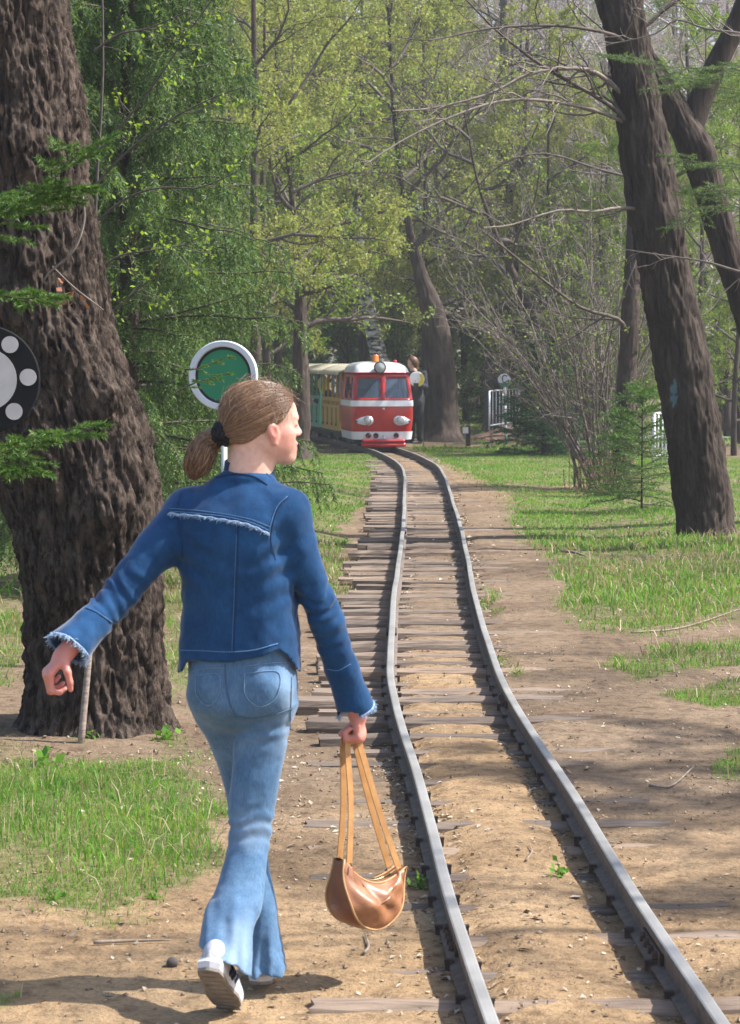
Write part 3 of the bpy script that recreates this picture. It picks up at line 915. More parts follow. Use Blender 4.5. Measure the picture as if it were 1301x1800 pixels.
rh_dir = norm(np.array([0.12, 0.10, -1.0]))
FIST = [(1.45, 1.6, 1.1)] * 4
hands += hand_prims(WRR + rh_dir * -.005, rh_dir, (-.85, .15, .0), FIST, .02, .98, .8, thumb_side=(.20, .97, .0))

def skin():
    k = NT('skin')
    v = k.coord('Object'); n = k.noise(v, 60, 4)
    base = k.ramp(n, [(0.3, (0.60, 0.34, 0.26)), (0.7, (0.72, 0.44, 0.34))])
    c = k.mix(k.attr('blush'), base, (0.60, 0.18, 0.14))
    k.l(c, k.p.inputs['Base Color'])
    k.p.inputs['Roughness'].default_value = 0.48
    k.p.inputs['Subsurface Weight'].default_value = 0.25
    k.p.inputs['Subsurface Radius'].default_value = (0.012, 0.004, 0.002)
    k.p.inputs['Subsurface Scale'].default_value = 0.6
    k.bump(n, 0.08, 0.001)
    return k.m
SKIN = skin()
V, F3, F4 = sdf_mesh(head + inner + hands, 0.0045)
body = gpart('body', (V, F3, F4), SKIN)
q = (V - HO) @ HM.T
bl = np.exp(-(((q[:, 0] - .055) / .042) ** 2 + ((q[:, 2] + .052) / .040) ** 2)) * .5
bl = np.maximum(bl, np.exp(-(((q[:, 0] - .016) / .02) ** 2 + ((q[:, 2] + .034) / .034) ** 2)) * (np.abs(q[:, 1]) > .066) * .8)
bl = np.maximum(bl, np.exp(-(((q[:, 0] - .098) / .008) ** 2 + ((q[:, 2] + .071) / .009) ** 2)) * (np.abs(q[:, 1]) < .025) * 1.0)
bl = np.maximum(bl, .75 * (np.linalg.norm(V - (WRL + lh_dir * .09), axis=1) < .13))
bl = np.maximum(bl, .75 * (np.linalg.norm(V - (WRR + rh_dir * .06), axis=1) < .12))
attr(body, 'blush', np.clip(bl, 0, .9))
# eyes and brows
EYE = surf('eye_white', (0.75, 0.73, 0.70), (0.7, 0.68, 0.66), 5, .15, 0); IRIS = surf('iris', (0.10, 0.12, 0.10), None, 30, .15, 0)
BROW = surf('brow_hair', (0.16, 0.09, 0.05), None, 60, .7, .2)
for sy in (1, -1):
    g = Geo(); a = np.linspace(0, np.pi, 10)
    lathe(g, np.column_stack([np.sin(a), -np.cos(a)]) * .0118, 16, frame(hp_(.0755, sy * .031, -.0185), hX))
    eye = gpart('eye', g, EYE)
    g = Geo(); a = np.linspace(0, .5, 5); lathe(g, np.column_stack([np.sin(a), np.cos(a)]) * .0121, 14, frame(hp_(.0755, sy * .031, -.0185), hX)); gpart('iris', g, IRIS, eye)
    g = Geo(); tube(g, [hp_(.0945, sy * .016, .002), hp_(.0915, sy * .030, .0055), hp_(.079, sy * .047, .002)], [.0016, .0024, .0010], 6, 8); gpart('eyebrow', g, BROW)
    g = Geo(); tube(g, [hp_(.0900, sy * .020, -.0175), hp_(.0925, sy * .031, -.0165), hp_(.0845, sy * .044, -.0185)], [.0010, .0018, .0012], 5, 8); gpart('eyelash', g, BROW)

# --- jacket
HEM = np.array([(290, 1184), (306, 1184), (322, 1180), (329, 1162), (360, 1163), (400, 1165), (450, 1156), (488, 1142), (504, 1150), (518, 1168), (530, 1187), (560, 1190)], float)
torso = Loft(rows_px([(1200, 421, 110, .02, .80), (1150, 421, 108, .02, .78), (1080, 424, 104, .02, .76), (1010, 417, 100, .01, .74), (950, 408, 98, .0, .72), (905, 414, 101, .0, .66),
                      (882, 418, 92, .01, .64), (862, 423, 72, .02, .72), (848, 430, 57, .03, .86), (836, 434, 50, .03, .98), (826, 436, 40, .03, 1.0)], R(-15)), .02, 2.35)
jk = [torso]
jk += [Cone(gp(392, 868, .01), SHL + np.array([0, 0, -.004]), .040, .052, .03), Cone(gp(456, 868, .01), SHR + np.array([0, 0, -.004]), .040, .050, .03)]
CUL, CUR = gp(124, 1136, -.15), gp(623, 1240, .11)
jk += [Cone(SHL, gp(272, 968, -.01), .060, .054, .03), Cone(gp(272, 968, -.01), ELL_, .054, .046, .012), Cone(ELL_, gp(165, 1095, -.10), .046, .045, .012), Cone(gp(165, 1095, -.10), CUL + (CUL - ELL_) * .25, .045, .062, .015)]
jk += [Cone(SHR, gp(530, 985, .0), .058, .052, .03), Cone(gp(530, 985, .0), ELR, .050, .045, .008), Cone(ELR, gp(602, 1175, .07), .045, .041, .008), Cone(gp(602, 1175, .07), CUR + (CUR - ELR) * .25, .041, .056, .015)]
nL, nR = norm(norm(CUL - ELL_) + np.array([.10, 0, -.12])), norm(norm(CUR - ELR) + np.array([.10, 0, -.05]))
eL, eR = gp(121, 1141, -.15), gp(624, 1250, .11)
def jacket_post(P, D):
    px, py = project(P)
    hz = np.interp(px, HEM[:, 0], HEM[:, 1])
    cut = (py - hz) * pxm() * 0.9
    D = np.where((px > 288) & (px < 548) & (py > 1100), np.maximum(D, cut), D)
    # cuffs
    m = np.linalg.norm(P - eL, axis=1) < .16; D = np.where(m, np.maximum(D, (P - eL) @ nL), D)
    m = np.linalg.norm(P - eR, axis=1) < .16; D = np.where(m, np.maximum(D, (P - eR) @ nR), D)
    # hollow cuffs
    for e, n_, w in ((eL, nL, WRL), (eR, nR, WRR)):
        q = P - e; ax = q @ n_; rr = np.linalg.norm(q - ax[:, None] * n_, axis=1)
        D = np.where((ax > -.03) & (rr < .1), np.maximum(D, -np.maximum(rr - .046, -ax - .02)), D)
    # neck opening
    # drape: soft folds
    f = .0040 * fbm(P * np.array([16, 16, 7]), 2, 3) + .0030 * fbm(P * np.array([30, 30, 24]), 2, 5) + .0050 * (np.abs(fbm(P * np.array([11, 11, 13]) + 4, 2, 15)) - .25)
    u = (P[:, 0] - girl_base[0])
    waistf = np.exp(-((py - 1075) / 60) ** 2)
    f = f + .0012 * waistf * np.sin(py * .13 + u * 30 + 4 * fbm(P * 8, 2, 33))
    for a, b, ph in ((SHL, ELL_, 0), (ELL_, CUL, 1), (SHR, ELR, 2), (ELR, CUR, 3)):
        t = ((P - a) @ (b - a)) / ((b - a) @ (b - a))
        dist = np.linalg.norm(P - (a + np.clip(t, 0, 1)[:, None] * (b - a)), axis=1)
        near = (dist < .075) * ((t - (1 if ph in (0, 2) else 0)) ** 2 < .12)
        f = f + near * .0022 * np.sin(t * 36 + 9 * fbm(P * 9, 2, 7) + 60 * P[:, 1] + ph)
    # armpit drag lines
    f = f + .003 * np.exp(-(((px - 490) / 40) ** 2 + ((py - 985) / 50) ** 2)) * np.sin((py + px * .6) * .16)
    f = f + .003 * np.exp(-(((px - 335) / 40) ** 2 + ((py - 985) / 50) ** 2)) * np.sin((py - px * .6) * .16)
    return D + f

def denim(name, dark, mid, light, wear_sun=None):
    k = NT(name)
    v = k.coord('Object')
    n1 = k.noise(v, 7, 5, .6); n2 = k.noise(k.coord('Object', (1, 1, .22)), 260, 3, .7); n3 = k.noise(v, 45, 4)
    c = k.ramp(n1, [(0.25, dark), (0.5, mid), (0.78, light)])
    c = k.mix(.5, c, k.ramp(n2, [(0.3, (.55, .58, .62)), (0.5, (1, 1, 1)), (0.7, (1.5, 1.45, 1.4))]), 'MULTIPLY')
    c = k.mix(.45, c, k.ramp(n3, [(0.35, (.72, .74, .78)), (0.6, (1.12, 1.1, 1.08))]), 'MULTIPLY')
    if wear_sun: c = k.mix(k.attr('wear_sun'), c, wear_sun)
    k.l(c, k.p.inputs['Base Color']); k.p.inputs['Roughness'].default_value = .85; k.p.inputs['Specular IOR Level'].default_value = .2
    k.p.inputs['Sheen Weight'].default_value = .25; k.p.inputs['Sheen Roughness'].default_value = .4
    b = k.bump(n2, .25, .0012); k.bump(n3, .25, .003, b)
    return k.m
JACKET_M = denim('jacket_denim', (0.005, 0.033, 0.095), (0.009, 0.052, 0.140), (0.018, 0.082, 0.20))
JV = sdf_mesh(jk, 0.0050, jacket_post)
jacket = gpart('jacket', JV, JACKET_M)

# stand collar round the neck
g = Geo(); a = np.linspace(0, 2 * np.pi, 60)[:-1]; cc = gp(438, 828, .032)
prof_c = [(.069, -.020), (.066, -.006), (.0635, .010), (.0625, .020), (.0605, .0225), (.0585, .020), (.0585, .0), (.060, -.02)]
rings = [cc + np.stack([(r_ * 1.02) * np.cos(a) + .16 * z_ * 0, r_ * 1.0 * np.sin(a), z_ - .006 * np.cos(a) + .0025 * np.sin(3 * a)], -1) for r_, z_ in prof_c]
V_ = np.stack(rings); i = np.arange(V_.shape[0] * len(a)).reshape(V_.shape[0], -1); j = np.roll(i, -1, 1)
g.add(V_.reshape(-1, 3), None, np.stack([i[:-1], j[:-1], j[1:], i[1:]], -1).reshape(-1, 4)); gpart('collar', g, JACKET_M, jacket)
# stitching, seams and frayed edges laid on the cloth
bvh_j = BVHTree.FromPolygons([tuple(v) for v in JV[0]], [tuple(f) for f in JV[2]])
def on_cloth(bvh, pts, n=40, lift=.0015):
    pts = np.asarray(pts, float); t = np.linspace(0, 1, len(pts))
    q = interp_curve(np.linspace(0, 1, n), np.column_stack([t, pts]))
    out = []
    for px, py in q:
        d = ray(px, py); d = d / np.linalg.norm(d)
        hit = bvh.ray_cast(Vector((0, 0, CAM_H)), Vector(d), 12.0)
        if hit[0] is not None: out.append(np.array(hit[0]) + np.array(hit[1]) * lift * (1 if np.dot(hit[1], d) < 0 else -1))
    return np.array(out)
STITCH = surf('pale_thread', (0.12, 0.24, 0.42), (0.06, 0.15, 0.30), 120, .8, .2)
SEAM = surf('dark_seam', (0.006, 0.030, 0.10), None, 90, .9, .2)
FRAY = surf('frayed_cotton', (0.42, 0.53, 0.68), (0.20, 0.33, 0.52), 90, .9, .2)
for pts, rad, m in (([(298, 894), (350, 898), (400, 905), (440, 913), (474, 926)], .0011, STITCH), ([(299, 899), (350, 903), (400, 909), (440, 918), (472, 932)], .0011, STITCH),
                    ([(319, 1143), (360, 1144), (400, 1146), (445, 1143), (488, 1131)], .0013, STITCH), ([(416, 940), (414, 991), (411, 1070), (408, 1147)], .0007, STITCH),
                    ([(419, 925), (417, 991), (414, 1070), (411, 1147)], .0010, SEAM),
                    ([(380, 840), (414, 834), (447, 838), (470, 853)], .0018, SEAM), ([(384, 818), (415, 815), (450, 821), (476, 838)], .0011, STITCH),
                    ([(508, 874), (492, 890), (480, 920), (476, 950), (484, 985)], .0010, SEAM), ([(505, 873), (488, 890), (476, 920), (472, 948)], .0011, STITCH),
                    ([(318, 868), (312, 900), (318, 940), (322, 980)], .0010, SEAM),
                    ([(151, 1068), (172, 1077), (197, 1094)], .0012, STITCH), ([(576, 1176), (595, 1178), (616, 1167)], .0012, STITCH),
                    ):
    P = on_cloth(bvh_j, pts)
    if len(P) > 4:
        g = Geo(); tube(g, P, rad, 5); gpart('stitching' if m is STITCH else 'seam', g, m, jacket)
def fringe(P, down, length, seed, n=6):
    r = np.random.default_rng(seed); g = Geo()
    t = np.sort(r.uniform(0, len(P) - 1.001, len(P) * n)); i = t.astype(int); f = (t - i)[:, None]
    B = P[i] * (1 - f) + P[i + 1] * f
    L = length * r.uniform(.4, 1.3, len(B))
    d = norm(np.asarray(down)[None] + r.normal(0, .45, (len(B), 3)))
    pts = np.stack([B, B + d * (L * .5)[:, None] + r.normal(0, .0012, B.shape), B + d * L[:, None] + r.normal(0, .002, B.shape)], 1)
    V, F3, F4 = tubes(pts, np.broadcast_to(np.array([.0013, .0011, .0006]), (len(B), 3)), 3)
    g.add(V, F3, F4); return g
yoke = on_cloth(bvh_j, [(298, 903), (345, 907), (394, 914), (437, 922), (472, 938)], 60, .0025)
yg = Geo(); yw = yoke + np.array([0, 0, .0012])[None] * np.sin(np.arange(len(yoke)) * .9)[:, None]
tube(yg, yw, .0022, 5); V_, a_, b_ = fringe(yoke, (0, -.3, -1), .008, 3).arrays(); yg.add(V_, a_, b_)
gpart('frayed_trim', yg, FRAY, jacket)
for e, n_, w, rr, sd in ((eL, nL, WRL, .0555, 4), (eR, nR, WRR, .050, 5)):
    M = frame(e, n_); a = np.linspace(0, 2 * np.pi, 70)
    dirs = np.cos(a)[:, None] * M[:3, 0] + np.sin(a)[:, None] * M[:3, 1]
    ring = []
    for dv in dirs:
        hit = bvh_j.ray_cast(Vector(e - n_ * .006 + dv * .14), Vector(-dv), .2)
        ring.append(np.array(hit[0]) if hit[0] is not None else e + dv * rr)
    ring = np.array(ring) + n_ * .004
    g = Geo(); tube(g, ring, .0022, 5); g.add(*fringe(ring, n_, .013, sd, 5).arrays())
    gpart('frayed_trim', g, FRAY, jacket)

# --- jeans
jeans_rows_R = [(1235, 470, 55, .0, 1.0), (1262, 464, 51, .0, 1.0), (1323, 456, 46, .0, 1.0), (1367, 450, 44, -.01, .98), (1424, 443, 41, -.02, .98), (1475, 439, 37, -.04, .98),
                (1511, 433, 38, -.07, .98), (1547, 425, 42, -.10, .98), (1583, 415, 46, -.14, 1.0), (1655, 396, 51, -.22, 1.0), (1690, 387, 56, -.26, 1.08), (1740, 378, 60, -.30, 1.1)]
jeans_rows_L = [(1225, 384, 52, .03, 1.0), (1262, 390, 45, .05, 1.0), (1323, 412, 38, .09, 1.0), (1367, 427, 38, .12, 1.0), (1424, 438, 37, .13, 1.0), (1475, 441, 33, .12, 1.0),
                (1511, 444, 29, .11, 1.0), (1547, 452, 27, .10, 1.05), (1583, 459, 28, .085, 1.15), (1655, 466, 32, .060, 1.45), (1703, 470, 36, .048, 1.7)]
LR, LL = Loft(rows_px(jeans_rows_R, 0), .007, 2.1), Loft(rows_px(jeans_rows_L, 0), .030, 2.1)
jn = [Loft(rows_px([(1120, 424, 92, .02, .80), (1170, 426, 95, .02, .84), (1210, 428, 97, .02, .88), (1245, 430, 92, .015, .84), (1265, 430, 80, .025, .78), (1285, 430, 62, .04, .72), (1305, 430, 42, .05, .70), (1322, 430, 20, .06, .7)], R(-12)), .02, 2.2), LR, LL,
      Ell(gp(464, 1212, -.055), (.070, .06, .068), None, .020), Ell(gp(381, 1208, -.02), (.062, .055, .066), None, .035)]
hemn = norm(np.array([-.45, -.20, -1.0])); hemp = gp(383, 1686, -.27)
def jeans_post(P, D):
    px, py = project(P)
    m = (P[:, 1] < D0 - .055) & (py > 1600)
    D = np.where(m, np.maximum(D, (P - hemp) @ hemn), D)
    f = .0028 * fbm(P * np.array([14, 14, 6]), 2, 8) + .0018 * fbm(P * 38, 2, 9) + .0035 * (np.abs(fbm(P * np.array([12, 12, 16]) + 4, 2, 16)) - .25)
    kr = np.exp(-((py - 1452) / 34) ** 2) * (P[:, 1] < D0 + .07)
    f = f + kr * .0030 * np.sin(py * .23 + (px - 440) * .05 + 3.5 * fbm(P * 14, 2, 4))
    f = f + .0022 * np.exp(-((py - 1285) / 26) ** 2) * np.sin(py * .24 + (px - 440) * .06 + 3 * fbm(P * 12, 2, 41)) * (px > 405)
    # long folds in the flares
    fl = sstep(1500, 1680, py)
    f = f + fl * .0048 * np.sin(px * .12 - py * .028) + fl * .002 * np.sin(px * .27 + py * .02)
    hr = np.exp(-((py - 1690) / 22) ** 2) * (P[:, 1] > D0 + .0)
    f = f + hr * .0030 * np.sin(py * .3 + px * .12)
    return D + f
JEANS_M = denim('jeans_denim', (0.048, 0.110, 0.205), (0.080, 0.160, 0.27), (0.125, 0.22, 0.345), (0.40, 0.50, 0.61))
NV = sdf_mesh(jn, 0.0050, jeans_post)
jeans = gpart('jeans', NV, JEANS_M)
px, py = project(NV[0])
wear_sun = .25 * np.exp(-((px - 440) / 38) ** 2) * np.exp(-((py - 1462) / 30) ** 2) * (NV[0][:, 1] < D0 + .05) + .42 * sstep(1560, 1660, py) * np.exp(-((px - (425 - (py - 1600) * .12)) / 24) ** 2) * (NV[0][:, 1] < D0 + .0)  # pale knee wear, plus dappled sunlight painted on the lower shin
wear_sun = wear_sun + .25 * np.exp(-((px - 505) / 16) ** 2) * (py < 1420)  # pale strip on the outer thigh: its sunlit rim put into the colour
attr(jeans, 'wear_sun', np.clip(wear_sun + .15 * fbm(NV[0] * 18, 2, 6), 0, .8))
bvh_n = BVHTree.FromPolygons([tuple(v) for v in NV[0]], [tuple(f) for f in NV[2]])
JST = surf('jeans_thread', (0.20, 0.30, 0.42), (0.10, 0.18, 0.30), 100, .8, .2); JSM = surf('jeans_seam', (0.060, 0.125, 0.22), None, 90, .9, .2)
for pts, rad, m in (([(396, 1168), (398, 1200), (404, 1235), (414, 1256)], .0020, JSM), ([(332, 1182), (362, 1176), (395, 1174)], .0012, JST),
                    ([(425, 1172), (470, 1166), (512, 1164)], .0012, JST), ([(345, 1188), (346, 1222), (366, 1240), (384, 1224), (384, 1186), (345, 1188)], .0012, JST),
                    ([(430, 1184), (432, 1222), (458, 1242), (486, 1224), (488, 1182), (430, 1184)], .0012, JST), ([(512, 1190), (508, 1300), (496, 1400), (484, 1500)], .0012, JSM),
                    ([(414, 1258), (440, 1262), (480, 1256), (515, 1244)], .0018, JSM)):
    P = on_cloth(bvh_n, pts, 40)
    if len(P) > 4:
        g = Geo(); tube(g, P, rad, 5); gpart('stitching' if m is JST else 'seam', g, m, jeans)

# --- shoes (built flat, heel at the origin, toe along +X, then set on the foot)
def shoe(M, nm):
    a = np.linspace(0, 1, 28)
    top = np.array([(-.008, 0, .0), (0, .026, 0), (.03, .031, 0), (.09, .030, 0), (.15, .040, 0), (.20, .036, 0), (.232, .018, 0), (.240, 0, 0)])[:, :2]
    xs = np.linspace(-.008, .240, 26); hw = np.interp(xs, top[:, 0], top[:, 1]); hw = np.maximum(hw, .004)
    out = np.concatenate([np.column_stack([xs, hw]), np.column_stack([xs[::-1], -hw[::-1]])])
    def slab(g, z0, z1, grow):
        n = len(out); c = np.array([.115, 0])
        o = c + (out - c) * grow
        V = np.concatenate([np.column_stack([out, np.full(n, z0)]), np.column_stack([o, np.full(n, (z0 + z1) / 2)]), np.column_stack([out, np.full(n, z1)]), [[.115, 0, z0], [.115, 0, z1]]])
        i = np.arange(n); j = np.roll(i, -1)
        F4 = np.concatenate([np.stack([i + k * n, j + k * n, j + (k + 1) * n, i + (k + 1) * n], -1) for k in (0, 1)])
        F3 = np.concatenate([np.stack([np.full(n, 3 * n), j, i], -1), np.stack([np.full(n, 3 * n + 1), i + 2 * n, j + 2 * n], -1)])
        g.add(V, F3, F4)
    up = [Ell((.045, 0, .045), (.058, .031, .045), None, .02), Ell((.14, 0, .032), (.09, .037, .030), None, .02), Ell((.20, 0, .026), (.042, .034, .024), None, .015),
          Cone((.042, 0, .050), (.050, 0, .070), .027, .026, .015)]
    V, F3, F4 = sdf_mesh(up, .005, lambda P, D: np.maximum(D, .012 - P[:, 2]))
    T = lambda v: v @ M[:3, :3].T + M[:3, 3]
    s = gpart(nm, (T(V), F3, F4), SHOE_UP)
    g = Geo(); slab(g, .004, .030, 1.05); g.V = [T(v) for v in g.V]; gpart('sole', g, SHOE_SOLE, s, False)
    g = Geo(); slab(g, -.004, .005, 1.0)
    for k in range(9):
        g.box((.012 + k * .026, 0, -.005), (.013, .046 if k < 5 else .060, .004))
    g.V = [T(v) for v in g.V]; gpart('tread', g, SHOE_TREAD, s, False)
    for sy in (1, -1):
        for k in range(3):
            g = Geo(); x0 = .070 + k * .022
            tube(g, [(x0, sy * .0335, .018), (x0 + .012, sy * .0355, .036), (x0 + .03, sy * .022, .060)], [.005, .005, .003], 5, 7)
            g.V = [T(v) for v in g.V]; gpart('stripe', g, SHOE_STRIPE, s)
    g = Geo(); tube(g, [(.002, 0, .026), (-.003, 0, .045), (.002, 0, .062)], [.012, .010, .006], 8, 8); g.V = [T(v) for v in g.V]; gpart('heel_patch', g, SHOE_SOLE, s)
    return s
SHOE_UP = surf('shoe_upper', (0.46, 0.47, 0.52), (0.26, 0.27, 0.33), 40, .7, .2, .002)
SHOE_SOLE = surf('shoe_sole', (0.62, 0.62, 0.66), (0.48, 0.47, 0.48), 25, .6, .1, .001)
SHOE_TREAD = surf('shoe_tread', (0.27, 0.235, 0.20), (0.14, 0.12, 0.10), 30, .9, .4, .003)
SHOE_STRIPE = surf('shoe_stripe', (0.03, 0.035, 0.07), None, 30, .6, 0)
def shoe_frame(toe, fwd, pitch):
    f = norm(np.array([fwd[0], fwd[1], 0])); d = f * math.cos(pitch) - np.array([0, 0, 1.0]) * math.sin(pitch)
    side = np.cross([0, 0, 1.0], f); up = np.cross(d, side)
    M = np.eye(4); M[:3, 0] = d; M[:3, 1] = side; M[:3, 2] = up; M[:3, :3] *= 1.06; M[:3, 3] = toe - d * .246 + up * .004
    return M
toeR = ground(404, 1776); toeR[2] = ground_z(toeR[0], toeR[1]) + .006
shoe(shoe_frame(toeR, (.22, 1.0), R(37)), 'shoe')
hl = ground(458, 1742); fl_ = norm(np.array([.02, 1.0, 0]))
toeL = hl + fl_ * .235; toeL[2] = ground_z(toeL[0], toeL[1]) + .012
shoe(shoe_frame(toeL, (.02, 1.0), R(2)), 'shoe')

# --- hair
def hair_mat():
    k = NT('hair')
    c = k.ramp(k.island(), [(0.1, (0.135, 0.065, 0.032)), (0.4, (0.20, 0.105, 0.053)), (0.7, (0.27, 0.152, 0.080)), (0.95, (0.38, 0.245, 0.145))])
    k.l(c, k.p.inputs['Base Color']); k.p.inputs['Roughness'].default_value = .38; k.p.inputs['Specular IOR Level'].default_value = .7
    return k.m
HAIR = hair_mat()
HAIRB = surf('hair_mass', (0.17, 0.082, 0.04), (0.09, 0.040, 0.019), 70, .5, .4, .003)
TIE = hp_(-.098, -.004, -.040)
hairp = [hE((-.014, 0, .013), (.0965, .0765, .0845), .01), hE((.030, 0, .026), (.062, .0640, .060), .02), Cone(hp_(-.060, 0, -.035), TIE, .045, .020, .03), hE((-.045, 0, -.045), (.045, .052, .045), .02)]
def hair_post(P, D):
    q = (P - HO) @ HM.T
    # the hairline: face and the skin below and behind the ear stay free
    line = .078 + .010 * np.cos(q[:, 1] * 30) - .55 * np.maximum(0, .050 - q[:, 2]) - .9 * np.maximum(0, .0 - q[:, 2])
    D = np.maximum(D, q[:, 0] - line)
    low = -.066 + .55 * np.maximum(0, q[:, 0] + .055) + .0 * q[:, 1]
    low = np.where(q[:, 0] > .0, np.maximum(low, -.020 + .0 * q[:, 0]), low)
    return np.maximum(D, low - q[:, 2]) + .0009 * fbm(np.stack([q[:, 0] * 30, q[:, 1] * 90, q[:, 2] * 90], -1), 2, 2)
HV = sdf_mesh(hairp, .004, hair_post)
hair = gpart('hair', HV, HAIRB)
bvh_h = BVHTree.FromPolygons([tuple(v) for v in HV[0]], [tuple(f) for f in HV[2]])
r = np.random.default_rng(12)
strands = []
tl = (TIE - HO) @ HM.T; td = norm(tl)
while len(strands) < 2200:
    v = norm(r.normal(0, 1, 3))
    # start near hairline or anywhere on the cap, comb towards the tie
    hit = bvh_h.find_nearest(Vector(HO + HM.T @ (v * .1)))
    p0 = (np.array(hit[0]) - HO) @ HM.T
    if p0[2] < -.075: continue
    L = r.uniform(.25, .8); pts = []
    d0 = norm(p0)
    for s_ in np.linspace(0, L, 7):
        w = math.acos(np.clip(d0 @ td, -1, 1)); so = math.sin(w) + 1e-6
        dd = (math.sin((1 - s_) * w) * d0 + math.sin(s_ * w) * td) / so
        h2 = bvh_h.ray_cast(Vector(HO + HM.T @ (dd * .2)), Vector(-(HM.T @ dd)), .3)
        if h2[0] is None: break
        pts.append(np.array(h2[0]) + HM.T @ dd * r.uniform(.0002, .0016))
    if len(pts) == 7: strands.append(pts)
S_ = np.array(strands); rad = np.broadcast_to(np.array([.0003, .0005, .0006, .0006, .0006, .0005, .0003]), (len(S_), 7))
g = Geo(); g.add(*tubes(S_, rad, 3)); gpart('hair_strands', g, HAIR, hair, kind='stuff')
# stray hairs round the crown
g = Geo(); st = []
for k in range(420):
    v = norm(np.array([r.normal(0, .6), r.normal(0, .6), abs(r.normal(.6, .4))]))
    hit = bvh_h.find_nearest(Vector(HO + HM.T @ (v * .1))); p = np.array(hit[0]); n_ = HM.T @ v
    t_ = norm(np.cross(n_, r.normal(0, 1, 3))); Ls = r.uniform(.02, .06)
    st.append([p, p + t_ * Ls * .5 + n_ * r.uniform(.002, .007), p + t_ * Ls + n_ * r.uniform(.0, .010)])
st = np.array(st); g.add(*tubes(st, np.full(st.shape[:2], .00035), 3)); gpart('flyaway_hair', g, HAIR, hair, kind='stuff')
# ponytail: a bundle of locks swinging out to the left
pt = np.array([TIE, gp(370, 774, .03), gp(355, 796, .02), gp(345, 818, .02), gp(340, 834, .02)])
pr = interp_curve(np.linspace(0, 1, 12), np.column_stack([np.linspace(0, 1, 5), pt, [.017, .030, .035, .031, .018]]))
tail = Geo(); PV = sdf_mesh([Cone(pr[k, :3], pr[k + 1, :3], pr[k, 3] * .68, pr[k + 1, 3] * .62, .02) for k in range(11)], .005)
pony = gpart('ponytail', PV, HAIRB, hair)
locks = []; lr = []
for k in range(1500):
    a = r.uniform(0, 2 * np.pi); rr_ = math.sqrt(r.uniform(.3, 1.1)); e = r.uniform(.6, 1.18); tw = r.normal(0, .9); wv = r.normal(0, .006, 3); ph = r.uniform(0, 6)
    pts = []
    for s_ in np.linspace(0, e, 8):
        q = interp_curve(np.array([min(s_, 1)]), np.column_stack([np.linspace(0, 1, 12), pr]))[0]
        T_ = interp_curve(np.array([min(s_ + .05, 1.0)]), np.column_stack([np.linspace(0, 1, 12), pr]))[0][:3] - interp_curve(np.array([max(s_ - .05, 0)]), np.column_stack([np.linspace(0, 1, 12), pr]))[0][:3]
        M = frame(q[:3], T_, (1, .1, 0)); aa = a + tw * s_
        p = q[:3] + (M[:3, 0] * math.cos(aa) + M[:3, 1] * math.sin(aa)) * q[3] * rr_
        p = p + wv * math.sin(ph + s_ * 6) * s_
        if s_ > 1: p = p + norm(T_) * (s_ - 1) * .1
        pts.append(p)
    locks.append(pts)
locks = np.array(locks) + r.normal(0, .0012, (len(locks), 8, 3))
g = Geo(); g.add(*tubes(locks, np.broadcast_to(np.array([.0006, .0009, .0010, .0010, .0010, .0009, .0007, .0004]), locks.shape[:2]), 3)); gpart('ponytail_strands', g, HAIR, hair, kind='stuff')
g = Geo(); a = np.linspace(0, 2 * np.pi, 40)
axis = norm(pt[1] - TIE); M = frame(TIE + axis * .002, axis)
for k, off in enumerate((-.012, -.004, .004, .012)):
    rr_ = .021 + .004 * np.sin(a * 9 + k * 2) + (.004 if k in (1, 2) else 0)
    ring = M[:3, 3] + axis * (off + .003 * np.sin(a * 7 + k)[:, None]) + rr_[:, None] * (np.cos(a)[:, None] * M[:3, 0] + np.sin(a)[:, None] * M[:3, 1])
    tube(g, ring, .0085, 7, caps=False)
gpart('hair_tie', g, surf('black_velvet', (0.012, 0.011, 0.013), (0.005, 0.005, 0.006), 60, .9, .5, .004), hair)

# ================================================================ the handbag she carries
BAG_D = D0 + .12
def bp(px, py, dv=0.0): return at(px, py, BAG_D + dv)
bag = thing('handbag', 'tan brown leather half-moon handbag hanging by two long straps from her hand', 'handbag', bp(645, 1635))
def bpart(name, geo, mat, parent=bag, smooth=True):
    V, F3, F4 = geo.arrays() if isinstance(geo, Geo) else geo
    return build(name, (V - np.array(bag.location), F3, F4), mat, parent, smooth)
LEA = NT('bag_leather')
v = LEA.coord('Object'); n = LEA.noise(v, 18, 5); n2 = LEA.noise(v, 140, 3)
LEA.l(LEA.ramp(n, [(0.3, (0.22, 0.085, 0.036)), (0.6, (0.33, 0.14, 0.062)), (0.8, (0.41, 0.195, 0.09))]), LEA.p.inputs['Base Color'])
LEA.p.inputs['Roughness'].default_value = .42; LEA.p.inputs['Coat Weight'].default_value = .12; LEA.p.inputs['Coat Roughness'].default_value = .2
b_ = LEA.bump(n, .25, .006); LEA.bump(n2, .15, .001, b_); LEA = LEA.m
GUS = surf('bag_leather_shaded', (0.24, 0.085, 0.032), (0.16, 0.052, 0.02), 12, .42, .15, .003)  # bag leather darkened: the gusset's shade is put into the colour
PIPE = surf('tan_piping', (0.50, 0.29, 0.12), (0.38, 0.20, 0.08), 40, .5, .1)
STRAP = surf('tan_strap', (0.48, 0.25, 0.085), (0.36, 0.17, 0.055), 30, .5, .15, .001)
